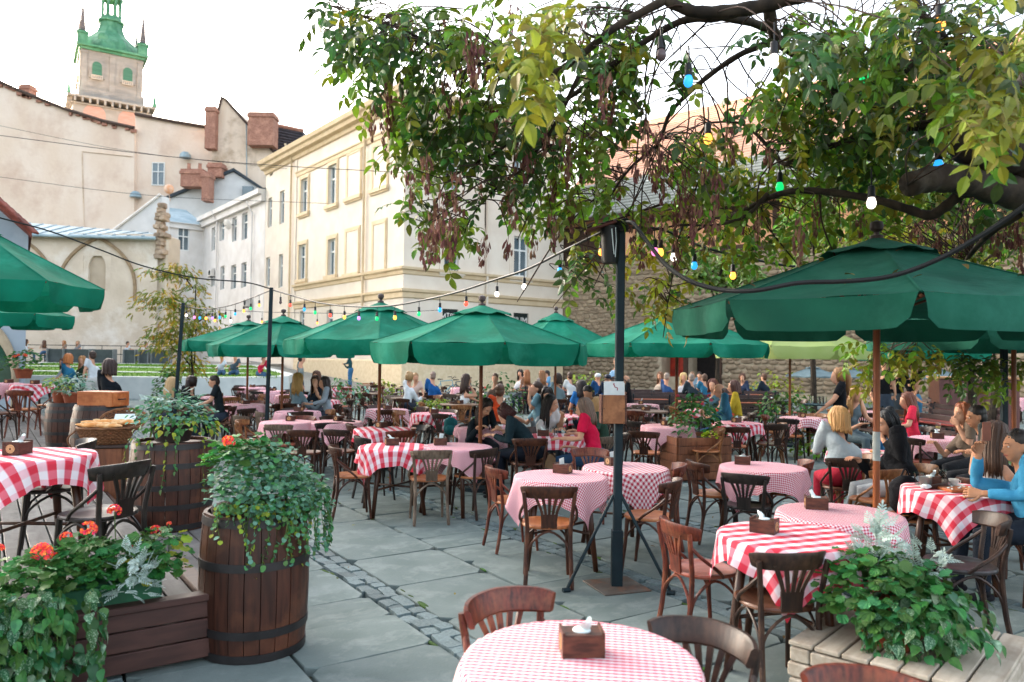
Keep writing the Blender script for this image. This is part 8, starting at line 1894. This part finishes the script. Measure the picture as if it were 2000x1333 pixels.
# far middle row
for lab, px, py, th, top, hair, hs, d, kw in (
 ('grey haired man in a blue jacket with a white flat cap', 1168, 723, 20, '1f4a78', 'd0d4d6', 'cap', 20.6, dict(sleeve='long')),
 ('man in a navy jacket with a dark cap', 1187, 728, 10, '1c2c48', '1a2438', 'cap', 19.2, dict(sleeve='long')),
 ('balding man in a black tee turned left at the lamp post', 1222, 725, 95, '17191c', '8a7464', 'bald', 18.3, dict(arms=('table', 'table'), build=1.1)),
 ('woman with brown hair in a pale tank top by the red kiosk', 1289, 716, 150, 'b8a898', '7a543a', 'mid', 23.6, dict(fem=True)),
 ('man in a blue blazer at the long table', 1303, 722, -40, '2a4a78', '9a8a7c', 'short', 22.2, dict(sleeve='long')),
 ('blond woman in white with a navy cardigan facing the camera', 1335, 718, 170, 'c9ccd0', 'd0b078', 'mid', 22.6, dict(fem=True, sleeve='long')),
 ('man with grey hair in a dark jacket seen from behind', 1350, 724, 10, '2c3840', '8a7c70', 'short', 21.0, dict(sleeve='long')),
 ('fair man in a light blue shirt beyond the long table', 1353, 707, 175, '8fb0c4', '8a6a50', 'short', 25.5, {}),
 ('dark haired man at the dark doorway', 1366, 710, 170, '5a6a74', '2a1d17', 'short', 25.2, {}),
 ('person with brown hair in a teal blue top seen from behind', 1376, 724, 0, '2f7090', '5a4030', 'short', 21.3, {}),
 ('woman with a ponytail in a navy striped top', 1450, 714, 160, '2c3a52', '5a3a28', 'pony', 23.0, dict(fem=True, sleeve='long')),
 ('child in a dark jacket with brown hair', 1492, 715, 30, '24303c', '5a3a26', 'short', 23.2, dict(sleeve='long', fem=True)),
 ('woman with curly brown hair in a grey tee seen from behind', 1089, 728, 5, '7a9098', '3a2a22', 'bob', 19.5, dict(fem=True)),
 ('person in a white shirt with a crossbody strap', 1113, 722, 20, 'd0d4d4', '4a3428', 'short', 21.8, dict(fem=True)),
 ('woman with long light brown hair seated near the cream wall corner', 1058, 722, 30, '9a8c84', '8a5c38', 'long', 23.5, dict(fem=True)),
 ('man in a sky blue shirt beside the long haired woman', 1068, 719, 110, '6a9cc0', '2a1d17', 'short', 24.2, {}),
 ('dark haired woman in white beyond the slatted bench', 1016, 718, 160, 'd8d8d8', '2a1e1a', 'mid', 25.0, dict(fem=True)),
 ('woman with long ginger hair seen from behind beyond the slatted bench', 1029, 719, 10, '9a7058', '9a6038', 'long', 24.4, dict(fem=True)),
 ('brown haired boy behind the rose bush', 967, 732, 170, '5a4a40', '5a4030', 'short', 18.6, {}),
 ('woman with long dark brown hair in a white tank top', 912, 734, -70, 'd2d6d8', '3a271e', 'long', 17.2, dict(fem=True, sleeve='none', arms=('table', 'chin'))),
 ('grey haired person in a royal blue jacket seen from behind', 846, 730, 0, '1f5a98', '8a7468', 'short', 20.5, dict(sleeve='long', build=1.05)),
 ('blond woman with tied hair in white seen from behind', 801, 728, -30, 'd2d8dc', 'b08c60', 'bun', 18.8, dict(fem=True, sleeve='long', build=1.05)),
 ('child with fair hair beside the blond woman in white', 812, 733, -160, 'c9b0a4', 'a8825a', 'short', 20.0, dict(fem=True)),
 ('woman with long blond hair in a grey jumper seen from behind', 583, 731, -15, '7a909a', 'b48a4c', 'long', 16.2, dict(fem=True, sleeve='long')),
 ('smiling girl with brown hair farthest back of the three', 618, 728, 170, '8a949c', '5a3a2a', 'mid', 18.6, dict(fem=True)),
 ('brunette eating, facing the camera in the trio', 616, 741, 178, '232c38', '4a3024', 'long', 16.6, dict(fem=True, arms=('chin', 'table'))),
 ('dark haired woman on the right of the trio in a grey sleeve', 632, 743, 120, '8a949c', '2c1f1a', 'long', 15.8, dict(fem=True, sleeve='long')),
 ('woman with long fair hair in a brown coat at the left lamp post', 337, 745, -40, '5a4a3c', 'b8986c', 'long', 14.4, dict(fem=True, sleeve='long', head=(-20, 5))),
 ('woman with a dark plait in a black jacket seen from behind at left', 375, 742, -5, '161c22', '2a1c17', 'pony', 15.0, dict(fem=True, sleeve='long', build=1.08)),
 ('bearded man in a black shirt turned left by the white wall', 422, 738, 105, '1a2226', '2a1e18', 'short', 14.8, dict(arms=('table', 'cross'), head=(10, 14)))):
    seated(lab, px, py, th, top, '2c3440', hair, d=d, hs=hs, chair_=C_('brown', 'brown', 'under the ' + ' '.join(lab.split()[:11])), **kw)
for lab, px, py, d, th, top, bottom, hair, hs, zf, kw in (
 ('man in a light blue shirt standing left of the lamp post top bench', 1203, 700, 26.0, 170, '8fb4d0', '3a4450', '7a5a48', 'short', 0, {}),
 ('man in a grey tee standing behind the blond woman', 587, 698, 23.0, -60, '6f7a78', '3a4048', '2a1f1a', 'short', 0.0, dict(arms=('down', 'down'))),
 ('man in a dark teal hooded jacket looking at his phone by the cream wall', 685, 692, 38.0, 85, '1f4a52', '3a6a90', '2a1f1a', 'short', 0.1, dict(sleeve='long', arms=('sphone', 'sphone'))),
 ('man in a white tee and pale trousers standing before the lawn', 182, 685, 21.0, 60, 'd2d8dc', 'b8b8b4', '3a2a22', 'short', 0, dict(arms=('down', 'down'))),
 ('woman with ginger hair in a blue quilted vest seen from behind', 133, 697, 21.5, 10, '2f7090', '2c3a48', 'b8703c', 'bob', 0, dict(fem=True, sleeve='long')),
 ('woman with long fair hair in a dark green dress facing the camera', 161, 701, 23.0, 180, '2c3c30', '2c3c30', 'a87848', 'long', 0, dict(fem=True, arms=('hip', 'hip'))),
 ('woman with big dark hair in a black leather jacket seen from behind', 213, 711, 12.8, 6, '171c22', '22262c', '33201c', 'bob', 0, dict(fem=True, sleeve='long', build=1.1)),
 ('pale shirted woman half hidden left of the ginger hair', 124, 705, 24.0, 150, 'c9cccc', '4a5058', '5a3a28', 'mid', 0, dict(fem=True)),
 ('man in a black tee holding his wrist among the hanging leaves, left one', 1727, 690, 17.0, 170, '14161a', '3a4450', '2a1e18', 'short', 0, dict(arms=('pant', 'pant'))),
 ('man in a dark tee and grey trousers among the hanging leaves, middle one', 1754, 688, 17.4, 180, '1a1c22', '5a6064', '3a281e', 'short', 0, dict(arms=('sphone', 'hip'))),
 ('man in a black tee and blue jeans among the hanging leaves, right one', 1783, 687, 17.2, 175, '14161a', '4a86ac', '2a1e18', 'short', 0, dict(arms=('cross', 'cross')))):
    standing(lab, px, py, d, th, top, bottom, hair, zfloor=zf, hs=hs, **kw)
for lab, px, py, th, top, hair, d, zf, kw in (
 ('woman in white sitting on the far terrace at the left', 53, 677, -60, 'd2d4d8', '4a3024', 42.0, Zb, dict(fem=True, hs='mid')),
 ('long haired woman behind the first dark screen', 86, 676, 40, 'b8a090', '5a3a28', 44.6, Zb, dict(fem=True, hs='long')),
 ('ginger haired woman behind the second dark screen', 124, 677, 170, '8a7a6a', 'a8703c', 44.6, Zb, dict(fem=True, hs='mid')),
 ('fair person behind the second dark screen on the right', 151, 679, 190, '8a8a8a', 'b09070', 44.6, Zb, dict(fem=True, hs='mid')),
 ('dark haired man in white on the far terrace', 250, 678, -90, 'c9d4dc', '2a1f1a', 44.6, Zb, dict(hs='short')),
 ('man in white at the right end of the far terrace', 286, 679, -60, 'd2d8dc', '3a2a22', 44.6, Zb, dict(hs='short')),
 ('person in a white patterned top sitting on the lawn wall', 433, 700, -160, 'c9d2d8', '3a2a22', 32.6, Zf - .38, dict(hs='short', fem=True)),
 ('person in a dark grey top sitting on the lawn wall', 459, 697, -170, '4a5a64', '3a2a22', 32.8, Zf - .38, dict(hs='short', build=1.1)),
 ('man in a red shirt sitting on the lawn wall end', 516, 698, -120, 'b01f3c', '4a4034', 31.6, Zf - .40, dict(hs='short', sleeve='long', lean=22))):
    seated(lab, px, py, th, top, '3a5a78', hair, d=d, zfloor=zf, **kw)
# sunglasses, spectacles etc.: small things on the nearest heads are part of the people above
# ------------------------------------------------------------------ more chairs round the tables farther back
occ = [V((p.x, p.y, 0)) for t_, p, th in CHL] + [V((b.x, b.y, 0)) for t_, ps, b, th in PEOPLE]
fcs = ['brown', 'dark', 'reddish', 'brown', 'grey', 'tan', 'black', 'dark']; scs = ['orange', 'brown', 'brown', 'orange', 'rose']
SIDE = {0: 'near', 90: 'right', 180: 'far', 270: 'left'}
for p, where, kind, z in TDESC:
    if p.y < 9.5 or z > 0: continue
    a0 = U(-40, 40)
    for k in range(4):
        a = R(a0 + 90*k + U(-12, 12)); f = V((-math.sin(a), math.cos(a), 0)); c = V((p.x, p.y, 0)) - f * (U(.44, .60) * (1.15 if not kind else 1))
        if any((c - o_).length < .52 for o_ in occ): continue
        if any((c - V((q_[0].x, q_[0].y, 0))).length < .42 for q_ in TDESC): continue
        occ.append(c); sd = 'right of' if c.x - p.x > .35 else 'left of' if c.x - p.x < -.35 else 'before' if c.y < p.y else 'beyond'
        chair(c, a + R(U(-10, 10)), random.choice(fcs), random.choice(scs), f'{sd} the table {where}', noun='chair ')
# ------------------------------------------------------------------ turn the raw unions into continuous skins
dg = bpy.context.evaluated_depsgraph_get()
res = []
for o, ex in PENDING: res.append(bpy.data.meshes.new_from_object(o.evaluated_get(dg)))
for (o, ex), me in zip(PENDING, res):
    o.modifiers.clear()
    if ex is not None and ex.v:
        n0, nf, nl = len(me.vertices), len(me.polygons), len(me.loops)
        b = bmesh.new(); b.from_mesh(me); vs_ = [b.verts.new(v) for v in ex.v]
        for f in ex.f:
            try: nfc = b.faces.new([vs_[i] for i in f]); nfc.smooth = True
            except ValueError: pass
        b.to_mesh(me); b.free()
    me.polygons.foreach_set('use_smooth', [True] * len(me.polygons)); old = o.data; o.data = me; bpy.data.meshes.remove(old)
for o in [o for o in bpy.data.objects if o.type == 'FONT']:
    me = bpy.data.meshes.new_from_object(o.evaluated_get(dg)); n = bpy.data.objects.new('shop_lettering_mesh', me); COL.objects.link(n); n.parent = o.parent; n.matrix_local = o.matrix_local.copy(); bpy.data.objects.remove(o); n.name = 'shop_lettering'
for o in bpy.data.objects:
    if '_th' in o: del o['_th']
